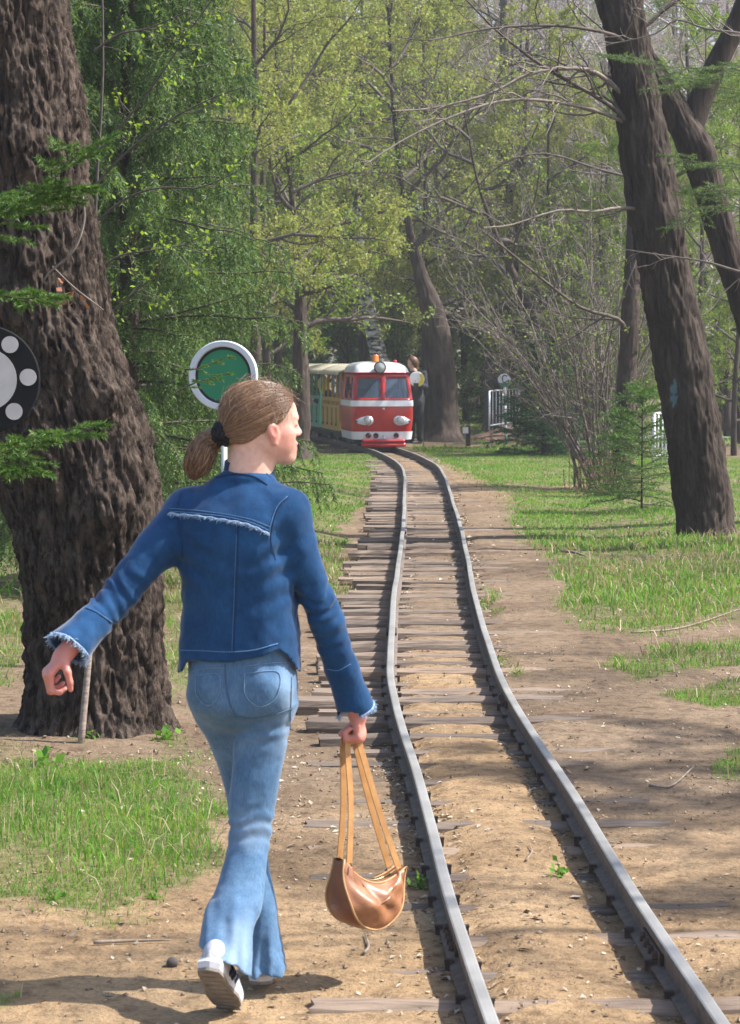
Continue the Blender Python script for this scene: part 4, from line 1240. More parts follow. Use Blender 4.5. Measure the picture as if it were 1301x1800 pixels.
# the panel outline (u along the panel, w up), half-moon with a dipped top
bu = norm(np.array([.80, -.60, 0.0])) if False else norm(np.array([.74, .64, -.22])); bn = norm(np.array([.64, -.74, 0.0]))   # panel faces the camera and the right
bn = norm(bn - bu * np.dot(bn, bu)); bw = np.cross(bu, bn) * -1.0
if bw[2] < 0: bw = -bw
BC = bp(643, 1566, 0)
W2, TH = .112, .105
aa = np.linspace(0, np.pi, 30)
low_u = -np.cos(aa) * W2; low_w = .078 - np.sin(aa) ** .8 * .172
def TW(w): return TH / 2 * (1 - .62 * sstep(-.05, .055, np.asarray(w, float)))
top_u = np.linspace(W2, -W2, 22)[1:-1]; top_w = .045 + .030 * np.abs(top_u / W2) ** 2.0 - .030
top_w = .078 - .052 * (1 - (np.abs(top_u) / W2) ** 2.0)
ou = np.concatenate([low_u, top_u]); ow = np.concatenate([low_w, top_w])
def bag_panel(sign):
    g = Geo(); ctr_u, ctr_w = 0.0, -.025
    rings = []
    for k, t in enumerate((1.0, .93, .80, .62, .40, .18, 0.02)):
        u = ctr_u + (ou - ctr_u) * t; w = ctr_w + (ow - ctr_w) * t
        bulge = .022 * (1 - t ** 2.4)
        fold = .009 * np.sin(u * 58 + w * 42 + 3 * np.sin(w * 20)) * (1 - t ** 6) * sstep(-.10, .0, w) + .006 * np.sin(u * 34 - w * 60 + 1) * (1 - t ** 6)
        n_off = sign * (TW(w) + bulge + fold)
        rings.append(BC + u[:, None] * bu + w[:, None] * bw + (n_off[:, None] if np.ndim(n_off) else n_off) * bn)
    V = np.stack(rings); m = V.shape[1]; i = np.arange(V.shape[0] * m).reshape(V.shape[0], m); j = np.roll(i, -1, 1)
    F = np.stack([i[:-1], j[:-1], j[1:], i[1:]], -1).reshape(-1, 4)
    if sign < 0: F = F[:, ::-1]
    g.add(V.reshape(-1, 3), None, F); return g
bpart('front_panel', bag_panel(1), LEA); bpart('back_panel', bag_panel(-1), LEA)
g = Geo(); cols = np.linspace(-1, 1, 9)
V = np.stack([BC + low_u[:, None] * bu * (1 + .05 * (1 - c * c)) + (low_w[:, None] - .006 * (1 - c * c)) * bw + c * TW(low_w)[:, None] * bn for c in cols], 1)
i = np.arange(V.shape[0] * 9).reshape(-1, 9); g.add(V.reshape(-1, 3), None, np.stack([i[:-1, :-1], i[1:, :-1], i[1:, 1:], i[:-1, 1:]], -1).reshape(-1, 4)); bpart('gusset', g, GUS)
g = Geo(); tw_u = np.concatenate([[W2], top_u, [-W2]]); tw_w = np.concatenate([[.078], top_w, [.078]])
V = np.stack([BC + tw_u[:, None] * bu + (tw_w[:, None] - .003 + .004 * (1 - c * c)) * bw + c * TW(tw_w)[:, None] * bn for c in cols], 1)
i = np.arange(V.shape[0] * 9).reshape(-1, 9); g.add(V.reshape(-1, 3), None, np.stack([i[:-1, :-1], i[1:, :-1], i[1:, 1:], i[:-1, 1:]], -1).reshape(-1, 4)); bpart('top_closure', g, GUS)
for sgn in (1, -1):
    g = Geo(); tube(g, BC + ou[:, None] * bu + ow[:, None] * bw + sgn * (TW(ow) + .001)[:, None] * bn, .0032, 6); bpart('piping', g, PIPE)
g = Geo(); tube(g, BC + tw_u[:, None] * bu + (tw_w[:, None] + .003) * bw, .0022, 5); bpart('zip', g, surf('brass', (0.45, 0.34, 0.18), None, 30, .3, 0, metallic=.9))
BRASS = bpy.data.materials['brass']
GRIP = WRR + rh_dir * .074 * .9 + np.array([-.022, .0, .0])
for sgn in (1, -1):
    ends = []
    for su in (-1, 1):
        base = BC + su * (W2 * .80) * bu + .058 * bw + sgn * float(TW(.058)) * bn
        ends.append(base)
        g = Geo(); a = np.linspace(0, 2 * np.pi, 16); tube(g, base + np.array([0, 0, .006]) + .0085 * (np.cos(a)[:, None] * bu + np.sin(a)[:, None] * np.array([0, 0, 1.0])), .0017, 5, caps=False); bpart('ring', g, BRASS)
        g = Geo(); g.box(base + np.array([0, 0, -.014]) + bn * sgn * .004, (.022, .006, .034), np.array([bu, bn, bw]).T); bpart('strap_tab', g, GUS)
    topc = GRIP + bn * sgn * .010
    pts = np.array([ends[0] + [0, 0, .012], ends[0] * .52 + topc * .48 + bu * -.003, topc - bu * .024 + [0, 0, -.030], topc - bu * .010 + [0, 0, .002], topc + bu * .010 + [0, 0, .002], topc + bu * .024 + [0, 0, -.030], ends[1] * .52 + topc * .48 + bu * .003, ends[1] + [0, 0, .012]])
    q = interp_curve(np.linspace(0, 1, 46), np.column_stack([np.linspace(0, 1, 8), pts]))
    T_ = norm(np.gradient(q, axis=0)); side = norm(np.cross(T_, np.broadcast_to(bn, T_.shape)))
    hw, ht = .0092, .0016
    V = np.stack([q + side * hw + bn * ht, q - side * hw + bn * ht, q - side * hw - bn * ht, q + side * hw - bn * ht], 1)
    i = np.arange(V.shape[0] * 4).reshape(-1, 4); j = np.roll(i, -1, 1)
    g = Geo(); g.add(V.reshape(-1, 3), None, np.stack([i[:-1], j[:-1], j[1:], i[1:]], -1).reshape(-1, 4)); bpart('strap', g, STRAP, smooth=False)
# ================================================================ the little train
def paint(name, c, rough=.32, coat=.35, dirt=.25):
    k = NT(name)
    v = k.coord('Object'); n = k.noise(v, 9, 6, .65); n2 = k.noise(v, 60, 4)
    col = k.mix(k.ramp(n, [(0.45, (0, 0, 0)), (0.8, (dirt, dirt, dirt))]), c, tuple(x * .35 + .03 for x in c))
    k.l(col, k.p.inputs['Base Color']); k.p.inputs['Roughness'].default_value = rough; k.p.inputs['Coat Weight'].default_value = coat
    k.p.inputs['Coat Roughness'].default_value = .12
    k.bump(n2, .06, .002); return k.m
RED, WHITE, YEL, GRN = paint('red_paint', (0.43, 0.012, 0.013)), paint('white_paint', (0.74, 0.75, 0.78)), paint('yellow_paint', (0.42, 0.25, 0.055), .5, .1), paint('green_paint', (0.085, 0.29, 0.20), .5, .1)
DARK = surf('dark_iron', (0.030, 0.028, 0.028), (0.012, 0.012, 0.012), 12, .7, .2); RUBBER = surf('black_trim', (0.015, 0.015, 0.016), None, 20, .6, 0)
CHROME = surf('chrome', (0.75, 0.76, 0.78), None, 10, .18, 0, metallic=1.0); BEIGE = paint('beige_roof', (0.44, 0.395, 0.29), .6, .05)
def glass_mat(name, c, alpha=.62):
    k = NT(name); k.p.inputs['Base Color'].default_value = (*c, 1); k.p.inputs['Roughness'].default_value = .04; k.p.inputs['Alpha'].default_value = alpha
    k.p.inputs['Specular IOR Level'].default_value = .9
    return k.m
GLASS = glass_mat('window_glass', (0.10, 0.14, 0.19)); LENS = glass_mat('lens_glass', (0.5, 0.52, 0.52), .8)
def lamp_mat(name, c):
    k = NT(name); k.p.inputs['Base Color'].default_value = (*c, 1); k.p.inputs['Roughness'].default_value = .15; k.p.inputs['Transmission Weight'].default_value = .25; return k.m
ORANGE, REDL = lamp_mat('orange_lens', (0.85, 0.22, 0.02)), lamp_mat('red_lens', (0.65, 0.02, 0.03))

def along(y):
    d = track_dir(np.array([float(y)]))[0]
    return (float(track_x(np.array([float(y)]))[0]), float(y), 0.0), math.atan2(-d[0], d[1])

LOCO_Y = 43.0
loc, yaw = along(LOCO_Y + .8)
d_ = track_dir(np.array([LOCO_Y + .8]))[0]
loc = (loc[0] - d_[0] * .8, loc[1] - d_[1] * .8, 0)
loco = thing('locomotive', 'small red and white railcar locomotive with round headlights and orange roof beacon', 'locomotive', loc, yaw)

def outline(z, w, yf, L=1.75, rc=.17, bow=.05):
    pts = []
    for y in np.linspace(L, yf + rc + bow, 10): pts.append((-w, y))
    for a in np.linspace(0, np.pi / 2, 8)[1:]: pts.append((-w + rc - rc * math.cos(a), yf + bow + rc - rc * math.sin(a)))
    for x in np.linspace(-w + rc, w - rc, 17)[1:-1]: pts.append((x, yf + bow * (x / (w - rc)) ** 2))
    left = pts[:17]
    right = [(-x, y) for x, y in left[::-1]]
    mid = pts[17:]
    allp = left + mid + right
    return np.array([(x, y, z) for x, y in allp])
NP = len(outline(0, .5, 0))          # 17 left + 15 front + 17 right
def stack(rows, skip=lambda k, u: False, off=0.0, close_top=False, thick=None):
    g = Geo(); R_ = [outline(z, w + off, yf - off) for z, w, yf in rows]
    V = np.stack(R_); n = len(rows); i = np.arange(n * NP).reshape(n, NP)
    F = [(i[k, u], i[k, u + 1], i[k + 1, u + 1], i[k + 1, u]) for k in range(n - 1) for u in range(NP - 1) if not skip(k, u)]
    for k in range(n - 1): F.append((i[k, NP - 1], i[k, 0], i[k + 1, 0], i[k + 1, NP - 1]))
    g.add(V.reshape(-1, 3), None, F)
    if close_top:
        c = R_[-1].mean(0); b = g.n
        g.add([c], None, None); g.F3.append(np.array([(i[n - 1, u], i[n - 1, (u + 1) % NP], b) for u in range(NP)]))
    return g
def wcurve(z): return interp_curve(np.array([z]), [(.25, .52, .05), (.39, .54, .03), (.60, .562, .0), (.85, .566, .0), (.95, .562, .012), (1.15, .545, .055), (1.36, .515, .105), (1.45, .50, .13), (1.54, .465, .19), (1.60, .40, .27), (1.64, .28, .40), (1.655, .12, .60)])[0]
def zr(*zs): return [(z, *wcurve(z)) for z in zs]
lower = build('lower_body', stack(zr(.385, .45, .55, .65, .75, .855)), RED, loco, True)
build('belt', stack(zr(.85, .87, .93, .955), off=.008), WHITE, loco, True)
# glazed band: the front spans u 16..32, its two windscreens, the side windows
F0, F1 = 16, 32
def hole(k, u):
    if not (1 <= k <= 3): return False
    if F0 - 3 <= u <= 22 or 25 <= u <= F1 + 2: return True
    return u in (3, 4, 5, 8, 9) or u in (NP - 2 - 3, NP - 2 - 4, NP - 2 - 5, NP - 2 - 8, NP - 2 - 9)
zs = (.945, .99, 1.11, 1.235, 1.362, 1.455)
cabshell = stack(zr(*zs), hole)
cab = build('cab', cabshell, RED, loco, True)
so = cab.modifiers.new('wall', 'SOLIDIFY'); so.thickness = .03; so.offset = -1
def pane(u0, u1, nm):
    g = Geo(); R_ = [outline(z, w - .014, yf + .014)[u0:u1 + 1] for z, w, yf in zr(*zs[1:5])]
    V = np.stack(R_); n, m = V.shape[:2]; i = np.arange(n * m).reshape(n, m)
    g.add(V.reshape(-1, 3), None, np.stack([i[:-1, :-1], i[:-1, 1:], i[1:, 1:], i[1:, :-1]], -1).reshape(-1, 4))
    o = build(nm, g, GLASS, cab, True)
    b = Geo(); ed = np.concatenate([V[0], V[1:, -1], V[-1, ::-1][1:], V[-2::-1, 0]])
    tube(b, ed + np.array([0, -.006, 0]), .009, 5); build('window_frame', b, RED if nm == 'windscreen' else RUBBER, cab, True)
pane(F0 - 3, 23, 'windscreen'); pane(25, F1 + 3, 'windscreen')
for u0, u1 in ((3, 6), (8, 10), (NP - 1 - 6, NP - 1 - 3), (NP - 1 - 10, NP - 1 - 8)): pane(u0, u1, 'side_window')
build('roof', stack(zr(1.45, 1.50, 1.54, 1.575, 1.605, 1.63, 1.648, 1.655), off=.012, close_top=True), WHITE, loco, True)
g = Geo(); tube(g, outline(1.452, *(wcurve(1.452) + np.array([.02, -.02]))), .010, 5); build('drip_rail', g, RED, loco, True)
g = Geo(); g.box((0, .95, .36), (1.0, 1.5, .05)); g.box((0, 1.70, .9), (.98, .04, 1.05)); build('inner_walls', g, surf('grey_panel', (0.20, 0.21, 0.22), None, 5, .8, 0), loco)
for sx in (-.26, .26):
    g = Geo(); g.box((sx, .95, .62), (.36, .36, .10)); g.box((sx, 1.14, .90), (.36, .08, .52)); build('seat', g, surf('seat_vinyl', (0.05, 0.07, 0.11), None, 8, .6, .1), loco)
# bumper, buffer, lights
g = stack(zr(.25, .29, .35, .395), off=.022); build('bumper', g, WHITE, loco, True)
g = Geo()
for k, (z0, z1, yf, w) in enumerate(((.115, .195, -.03, .40), (.195, .262, -.045, .385))):
    x = np.linspace(-w, w, 21)
    pts = np.stack([x, yf + .05 * (x / w) ** 2 - .012 * np.cos(x * 12), np.full(21, (z0 + z1) / 2)], -1)
    tube(g, pts, (z1 - z0) / 2 * 1.02, 8)
build('buffer_beam', g, RED, loco, True)
for x_, r_ in ((-.27, .050), (-.135, .048), (.235, .048)):
    g = Geo(); yy = wcurve(.32)[1] - .022 - .03 + .05 * (x_ / .37) ** 2
    lathe(g, [(0, .012), (r_ * .7, .014), (r_ * .75, .03), (r_, .03), (r_, 0)], 16, frame((x_, yy + .035, .325), (0, -1, 0))); build('bumper_lamp', g, surf('dark_red_lens', (0.07, 0.010, 0.010), None, 20, .2, 0), loco, True)
g = Geo(); tube(g, [(0.0, .02, .32), (0, -.06, .30), (0, -.075, .26), (0, -.04, .245)], .013, 6, 10); build('coupling_hook', g, CHROME, loco, True)
for sx in (-1, 1):
    cx_ = sx * .335; yy = .0
    a = np.linspace(0, 2 * np.pi, 37)[:-1]
    rx = np.where(np.cos(a) * sx > 0, .215, .105); px_ = cx_ - sx * .045 + rx * np.cos(a); pz = .59 + np.sin(a) * np.where(np.cos(a) * sx > 0, .082 * (1 - .35 * np.abs(np.cos(a)) ** 2), .088) + (px_ - cx_) * sx * -.05
    fy = np.array([float(np.interp(abs(x), [0, .4, .45, .50, .54, .562], [.0, .05, .065, .10, .15, .22])) for x in px_])
    ring0 = np.stack([px_, fy - .004, pz], -1); ring1 = np.stack([px_, fy - .028, pz], -1); c_ = ring1.mean(0) + np.array([0, -.012, 0])
    g = Geo(); n_ = 36; i = np.arange(n_); j = np.roll(i, -1)
    g.add(np.concatenate([ring0, ring1, [c_]]), np.stack([i + n_, j + n_, np.full(n_, 2 * n_)], -1), np.stack([i, j, j + n_, i + n_], -1))
    hlm = build('headlight', g, WHITE, loco, True)
    b = Geo(); lathe(b, [(.074, 0), (.078, .02), (.070, .035), (.064, .03)], 24, frame((sx * .295, .012, .59), (sx * .1, -1, 0))); build('rim', b, CHROME, hlm, True)
    b = Geo(); lathe(b, [(.066, .024), (.05, .040), (.025, .047), (0, .049)], 24, frame((sx * .295, .012, .59), (sx * .1, -1, 0))); build('lens', b, LENS, hlm, True)
    b = Geo(); lathe(b, [(.024, 0), (.022, .03), (0, .034)], 14, frame((sx * .475, .085, .578), (sx * .5, -1, 0))); build('indicator', b, surf('indicator_glass', (0.12, 0.07, 0.05), None, 10, .2, 0), hlm, True)
b = Geo(); a = np.linspace(0, 2 * np.pi, 11)[:-1]; rr = np.where(np.arange(10) % 2, .016, .036)
b.add(np.concatenate([np.stack([rr * np.sin(a), np.full(10, -.004), .805 + rr * np.cos(a)], -1), [[0, -.014, .805]]]), [(k, (k + 1) % 10, 10) for k in range(10)]); build('star_emblem', b, CHROME, loco)
g = Geo(); lathe(g, [(.0, -.12), (.06, -.10), (.108, -.02), (.112, .03), (.102, .045), (.090, .03)], 24, frame((-.055, .08, 1.55), (0, -1, .02))); rl = build('roof_lamp', g, DARK, loco, True)
g = Geo(); lathe(g, [(.092, .036), (.06, .050), (0, .056)], 24, frame((-.055, .08, 1.55), (0, -1, .02))); build('lens', g, LENS, rl, True)
g = Geo(); g.box((-.055, .27, 1.60), (.06, .14, .10)); build('lamp_bracket', g, WHITE, rl)
g = Geo(); lathe(g, [(.066, 0), (.070, .02), (.058, .03), (.056, .11), (.044, .128), (0, .134)], 20, frame((-.09, .42, 1.645), (0, 0, 1))); build('beacon', g, ORANGE, loco, True)
g = Geo(); lathe(g, [(.036, 0), (.038, .03), (.030, .06), (0, .075)], 16, frame((.27, .45, 1.615), (0, 0, 1))); build('roof_light', g, REDL, loco, True)
g = Geo(); tube(g, [(-.545, .3, 1.02), (-.60, .24, 1.10), (-.60, .23, 1.18)], .008, 5, 6); g.box((-.615, .225, 1.20), (.09, .02, .13)); build('mirror', g, RUBBER, loco)
g = Geo(); tube(g, [(.555, .3, 1.02), (.61, .24, 1.10), (.61, .23, 1.18)], .008, 5, 6); g.box((.625, .225, 1.20), (.09, .02, .13)); build('mirror', g, RUBBER, loco)
g = Geo(); g.box((0, .95, .27), (.72, 1.5, .16)); g.box((0, .95, .20), (.95, 1.3, .05)); build('underframe', g, DARK, loco)
def wheels(root, ys_):
    for y_ in ys_:
        for sx in (-1, 1):
            g = Geo(); lathe(g, [(0, .03), (.05, .03), (.055, .012), (.115, .012), (.12, .028), (.133, .028), (.133, -.02), (.15, -.022), (.15, -.034), (0, -.034)], 24, frame((sx * HALF_GAUGE, y_, .133 + RAIL_TOP), (sx, 0, 0)))
            w = build('wheel', g, DARK, root, True)
            b = Geo(); a = np.linspace(0, 2 * np.pi, 20); tube(b, np.stack([np.full(20, sx * (HALF_GAUGE + .031)), y_ + .118 * np.cos(a), RAIL_TOP + .133 + .118 * np.sin(a)], -1), .006, 4, caps=False); build('tyre', b, CHROME, w, True)
wheels(loco, (.45, 1.35))

def carriage(y0, matp, label, nm='open_carriage', L=2.35):
    loc, yaw = along(y0 + L / 2); d = track_dir(np.array([y0 + L / 2]))[0]
    root = thing(nm, label, 'carriage', (loc[0] - d[0] * L / 2, loc[1] - d[1] * L / 2, 0), yaw)
    W = .56
    g = Geo(); g.box((0, L / 2, .33), (2 * W, L, .06)); g.box((0, L / 2, .25), (.7, L - .2, .12)); build('underframe', g, DARK, root)
    nb = 4; bl = L / nb
    for sx in (-1, 1):
        for k in range(nb):
            yc = (k + .5) * bl
            g = Geo(); x = sx * (W - .012)
            # panel with cut-outs: stiles, rails and an inset sheet
            g.box((x, yc - bl / 2 + .035, .66), (.036, .065, .62)); g.box((x, yc + bl / 2 - .035, .66), (.036, .065, .62))
            g.box((x, yc, .935), (.040, bl - .14, .07)); g.box((x, yc, .39), (.040, bl - .14, .08)); g.box((x, yc, .80), (.034, bl - .14, .05))
            p = build('side_panel', g, matp, root)
            g = Geo(); g.box((x - sx * .010, yc, .60), (.012, bl - .14, .36)); build('panel_sheet', g, matp, p)
            for j in range(4):
                g = Geo(); g.box((x + sx * .002, yc - bl / 2 + .10 + j * (bl - .20) / 3, .865), (.018, .028, .085)); build('slat', g, matp, p)
            g = Geo(); lathe(g, [(0, .02), (.018, .016), (.02, 0)], 10, frame((x + sx * .016, yc + .14, .46), (sx, 0, 0))); build('knob', g, DARK, p)
        for k in range(nb + 1):
            g = Geo(); y = min(max(k * bl, .03), L - .03); g.box((sx * (W - .03), y, 1.20), (.034, .036, .52)); build('post', g, matp, root)
    a = np.linspace(-1, 1, 13)
    V = np.stack([np.stack([a * (W + .05), np.full(13, y), 1.44 + .17 * (1 - np.abs(a) ** 2.4)], -1) for y in (-.05, L * .33, L * .66, L + .05)])
    i = np.arange(V.shape[0] * 13).reshape(-1, 13)
    F = np.stack([i[:-1, :-1], i[:-1, 1:], i[1:, 1:], i[1:, :-1]], -1).reshape(-1, 4)
    rf = build('roof', (V.reshape(-1, 3), np.zeros((0, 3)), F), BEIGE, root, True); so = rf.modifiers.new('sheet', 'SOLIDIFY'); so.thickness = .02
    g = Geo()
    for sx in (-1, 1): g.box((sx * (W + .05), L / 2, 1.435), (.03, L + .1, .05))
    build('roof_edge', g, BEIGE, root)
    for k in range(nb):
        g = Geo(); yc = (k + .5) * bl; g.box((0, yc, .62), (W * 1.8, .28, .05)); g.box((0, yc + .15, .80), (W * 1.8, .04, .32)); build('bench', g, wood('bench_wood', (0.30, 0.21, 0.12), (0.12, 0.08, 0.05)) if k == 0 and 'bench_wood' not in bpy.data.materials else bpy.data.materials['bench_wood'], root)
    wheels(root, (.45, L - .45))
    g = Geo(); tube(g, [(0, -.16, .28), (0, .05, .28)], .03, 6); build('coupling', g, DARK, root)
    return root
car1 = carriage(LOCO_Y + 1.95, YEL, 'open-sided yellow carriage with slatted doors coupled behind the red locomotive')
car2 = carriage(LOCO_Y + 4.55, GRN, 'open-sided green carriage with slatted doors coupled behind the yellow one')
carriage(LOCO_Y + 7.15, paint('blue_paint', (0.12, 0.25, 0.38), .5, .1), 'open-sided blue-grey carriage at the tail of the little train')

# ================================================================ people by the train
def cloth_surf(nm, c): return surf(nm, c, tuple(x * .55 for x in c), 14, .9, .3, .006)
PSKIN = surf('skin_far', (0.62, 0.38, 0.30), (0.5, 0.28, 0.22), 30, .5, 0)
def figure(root, J, coat, trousers, haircol, extra=None, h=.013):
    """J: joints in world space. One continuous body, clothes over it"""
    def fp(nm, prims, m, par=None, post=None):
        V, a, b = sdf_mesh(prims, h, post)
        M = np.array(root.matrix_world) if False else None
        return build(nm, (V - np.array(root.location), a, b), m, par or root, True)
    nk = J['neck']; hd = J['head']; f = norm(J['face'])
    body = [Ell(hd, (.095, .078, .115), np.array([f, np.cross([0, 0, 1.0], f), [0, 0, 1.0]]), .01), Cone(hd + f * .075 + np.array([0, 0, -.02]), hd + f * .10 + np.array([0, 0, -.035]), .014, .012, .01), Ell(hd + f * .045 + np.array([0, 0, -.065]), (.045, .04, .05), None, .02), Cone(hd + np.array([0, 0, -.08]), nk, .05, .055, .02),
            Cone(nk, J['chest'], .07, .11, .04), Cone(J['chest'], J['hip'], .11, .11, .04)]
    for s_ in ('l', 'r'):
        body += limb([J['sh' + s_], J['el' + s_], J['wr' + s_]], [.045, .036, .026], .02) + limb([J['hip'] + J['hipo'] * (1 if s_ == 'r' else -1), J['kn' + s_], J['an' + s_]], [.075, .052, .04], .03)
        body += hand_prims(J['wr' + s_], norm(J['wr' + s_] - J['el' + s_]), J['palm'], [.5, .55, .6, .65], .06, 1.05)
    fp('body', body, PSKIN)
    ct = [Cone(nk + np.array([0, 0, -.03]), J['chest'], .08, .145, .05), Cone(J['chest'], J['hip'] + np.array([0, 0, -.05]), .145, .150, .05)]
    for s_ in ('l', 'r'): ct += [Cone(J['chest'] + np.array([0, 0, .12]), J['sh' + s_], .08, .068, .04)] + limb([J['sh' + s_], J['el' + s_], J['wr' + s_]], [.068, .055, .046], .03)
    fp('jacket', ct, coat, post=lambda P, D: D + .006 * fbm(P * 12, 2, 3))
    if trousers is not None:
        tr = [Cone(J['hip'] + np.array([0, 0, .05]), J['hip'] + np.array([0, 0, -.05]), .13, .13, .04)]
        for s_ in ('l', 'r'): tr += limb([J['hip'] + J['hipo'] * (1 if s_ == 'r' else -1), J['kn' + s_], J['an' + s_]], [.095, .075, .065], .03)
        fp('trousers', tr, trousers, post=lambda P, D: D + .005 * fbm(P * 14, 2, 4))
        for s_ in ('l', 'r'): fp('shoe', [Cone(J['an' + s_] + np.array([0, 0, -.06]), J['an' + s_] + J['foot'] * .17 + np.array([0, 0, -.075]), .045, .035, .02)], RUBBER)
    if haircol is not None:
        fp('hair', [Ell(hd - f * .02 + np.array([0, 0, .02]), (.112, .098, .118), np.array([f, np.cross([0, 0, 1.0], f), [0, 0, 1.0]]), .01), Cone(hd - f * .05 + np.array([0, 0, -.03]), hd - f * .065 + np.array([0, 0, -.20]), .075, .055, .03)], haircol,
           post=lambda P, D: np.maximum(D, ((P - hd) @ f) - .045 - .6 * np.maximum(0, P[:, 2] - hd[2] - .01)))
def pj(px, py, d): return at(px, py, d)
WD = 48.4
wb = np.array([at(730, 760, WD)[0], WD, 0.0]); wb[2] = float(ground_z(wb[0], wb[1], False))
worker = thing('person', 'woman in a dark coat and trousers standing beyond the red locomotive', 'person', wb)
K = lambda dx, dy, z: wb + np.array([dx, dy, z])
figure(worker, dict(head=K(-.06, 0, 1.63), face=(-.9, -.35, -.1), neck=K(-.03, 0, 1.46), chest=K(0, 0, 1.25), hip=K(.02, 0, .92), hipo=np.array([.08, .03, 0]),
                    shl=K(-.15, .08, 1.40), ell=K(-.20, .05, 1.14), wrl=K(-.22, -.10, .95), shr=K(.17, -.04, 1.40), elr=K(.20, -.12, 1.15), wrr=K(.05, -.30, 1.20),
                    knl=K(-.07, .02, .50), anl=K(-.08, .03, .09), knr=K(.09, -.02, .50), anr=K(.10, -.02, .09), palm=(0, -.5, .5), foot=norm(np.array([-.8, -.5, 0]))),
       cloth_surf('black_coat', (0.040, 0.044, 0.056)), cloth_surf('black_trousers', (0.018, 0.018, 0.020)), surf('brown_hair', (0.16, 0.07, 0.035), (0.08, 0.03, 0.015), 40, .5, .3))
pd = K(.02, -.40, 1.30)
pdl = thing('signal_paddle', 'round yellow and white hand signal disc held by the woman beyond the locomotive', 'signal disc', pd)
g = Geo(); Md = frame((0, 0, 0), (0, -1, .1)); lathe(g, [(0, .012), (.140, .012), (.155, .006), (.155, -.006), (.140, -.012), (0, -.012)], 28, Md); build('disc', g, WHITE, pdl)
a = np.linspace(-1.9, .9, 18); o_ = np.stack([.150 * np.cos(a), .150 * np.sin(a), np.full(18, .0165)], -1); i_ = np.stack([-.01 + .09 * np.cos(a), .01 + .09 * np.sin(a), np.full(18, .0165)], -1)
V = np.concatenate([o_, i_]); V = V @ Md[:3, :3].T; k_ = np.arange(17)
g = Geo(); g.add(V, None, np.stack([k_, k_ + 1, k_ + 19, k_ + 18], -1)); build('yellow_field', g, surf('signal_yellow', (0.75, 0.55, 0.02), None, 9, .5, 0), pdl)
g = Geo(); tube(g, [(0, 0, -.10), (-.01, .02, -.26)], .013, 8); build('handle', g, DARK, pdl, True)
# two passengers on the open carriages
for (px, car, loc_, col, capc, lab) in ((570, car2, (-.30, .42), (0.03, 0.045, 0.09), (0.72, 0.60, 0.05), 'passenger in navy jacket and yellow hood leaning out of the green carriage'),
                                         (553, car1, (-.12, 1.2), (0.05, 0.10, 0.16), None, 'dark-haired passenger in blue jacket seated in the yellow carriage')):
    b0 = np.array(car.location) + rotz(car.rotation_euler.z) @ np.array([loc_[0], loc_[1], .64])
    pers = thing('person', lab, 'person', b0)
    K = lambda dx, dy, z: b0 + np.array([dx, dy, z])
    hd = K(-.14, 0, .58)
    figure(pers, dict(head=hd, face=(-.75, -.65, -.05), neck=K(-.09, 0, .43), chest=K(-.05, 0, .26), hip=K(0, .02, .07), hipo=np.array([.0, .08, 0]),
                      shl=K(-.08, .14, .36), ell=K(-.20, .14, .20), wrl=K(-.26, .02, .22), shr=K(-.06, -.14, .36), elr=K(-.18, -.18, .20), wrr=K(-.28, -.10, .24),
                      knl=K(.05, -.30, .06), anl=K(.05, -.34, -.18), knr=K(.02, -.28, .06), anr=K(.02, -.32, -.18), palm=(-.4, 0, -.6), foot=norm(np.array([0, -1.0, 0]))),
           cloth_surf('coat_%d' % px, col), cloth_surf('trousers_%d' % px, (0.04, 0.045, 0.06)), surf('hair_%d' % px, (0.06, 0.035, 0.02), None, 30, .6, .2) if capc is None else None)
    if capc:
        V, a3, a4 = sdf_mesh([Ell(hd + np.array([.015, .015, .0]), (.118, .112, .135), None, .02), Cone(hd + np.array([0, 0, -.08]), K(-.07, 0, .36), .085, .12, .03)], .010, lambda P, D: np.maximum(D, -(np.linalg.norm(P - (hd + np.array([-.10, -.085, -.01])), axis=1) - .085)))
        build('hood', (V - b0, a3, a4), surf('yellow_fleece', capc, None, 20, .9, .2), pers, True)

# ================================================================ signals, posts and fences
POLE = paint('pale_pole', (0.50, 0.51, 0.52), .5, .1)
c = at(393, 660, 13.0); base = np.array([c[0], c[1], float(ground_z(c[0], c[1], False))])
sg = thing('signal_disc', 'round green signal disc with white rim on a pale pole behind the girl', 'signal', base)
zc = c[2] - base[2]; M = frame((0, 0, zc), norm(np.array([-.14, -1, .02])))
g = Geo(); lathe(g, [(.154, .0), (.156, .024), (.160, .027), (.184, .027), (.189, .022), (.189, -.012), (.154, -.012)], 56, M); build('rim', g, paint('signal_white', (0.62, 0.66, 0.72), .5, .1), sg)
g = Geo(); lathe(g, [(.155, .006), (.140, .007), (.140, .004)], 56, M); build('dark_ring', g, RUBBER, sg)
g = Geo(); lathe(g, [(.1415, .005), (.07, .007), (.0, .008)], 56, M); lathe(g, [(0, -.010), (.15, -.010)], 56, M); build('green_face', g, paint('signal_green', (0.014, 0.215, 0.095), .45, .1), sg, True)
g = Geo(); tube(g, [(0, .03, 0), (0, .03, zc - .10)], .017, 10); build('pole', g, POLE, sg, True)
g = Geo(); g.box((0, .030, zc - .16), (.05, .03, .12)); build('bracket', g, DARK, sg)

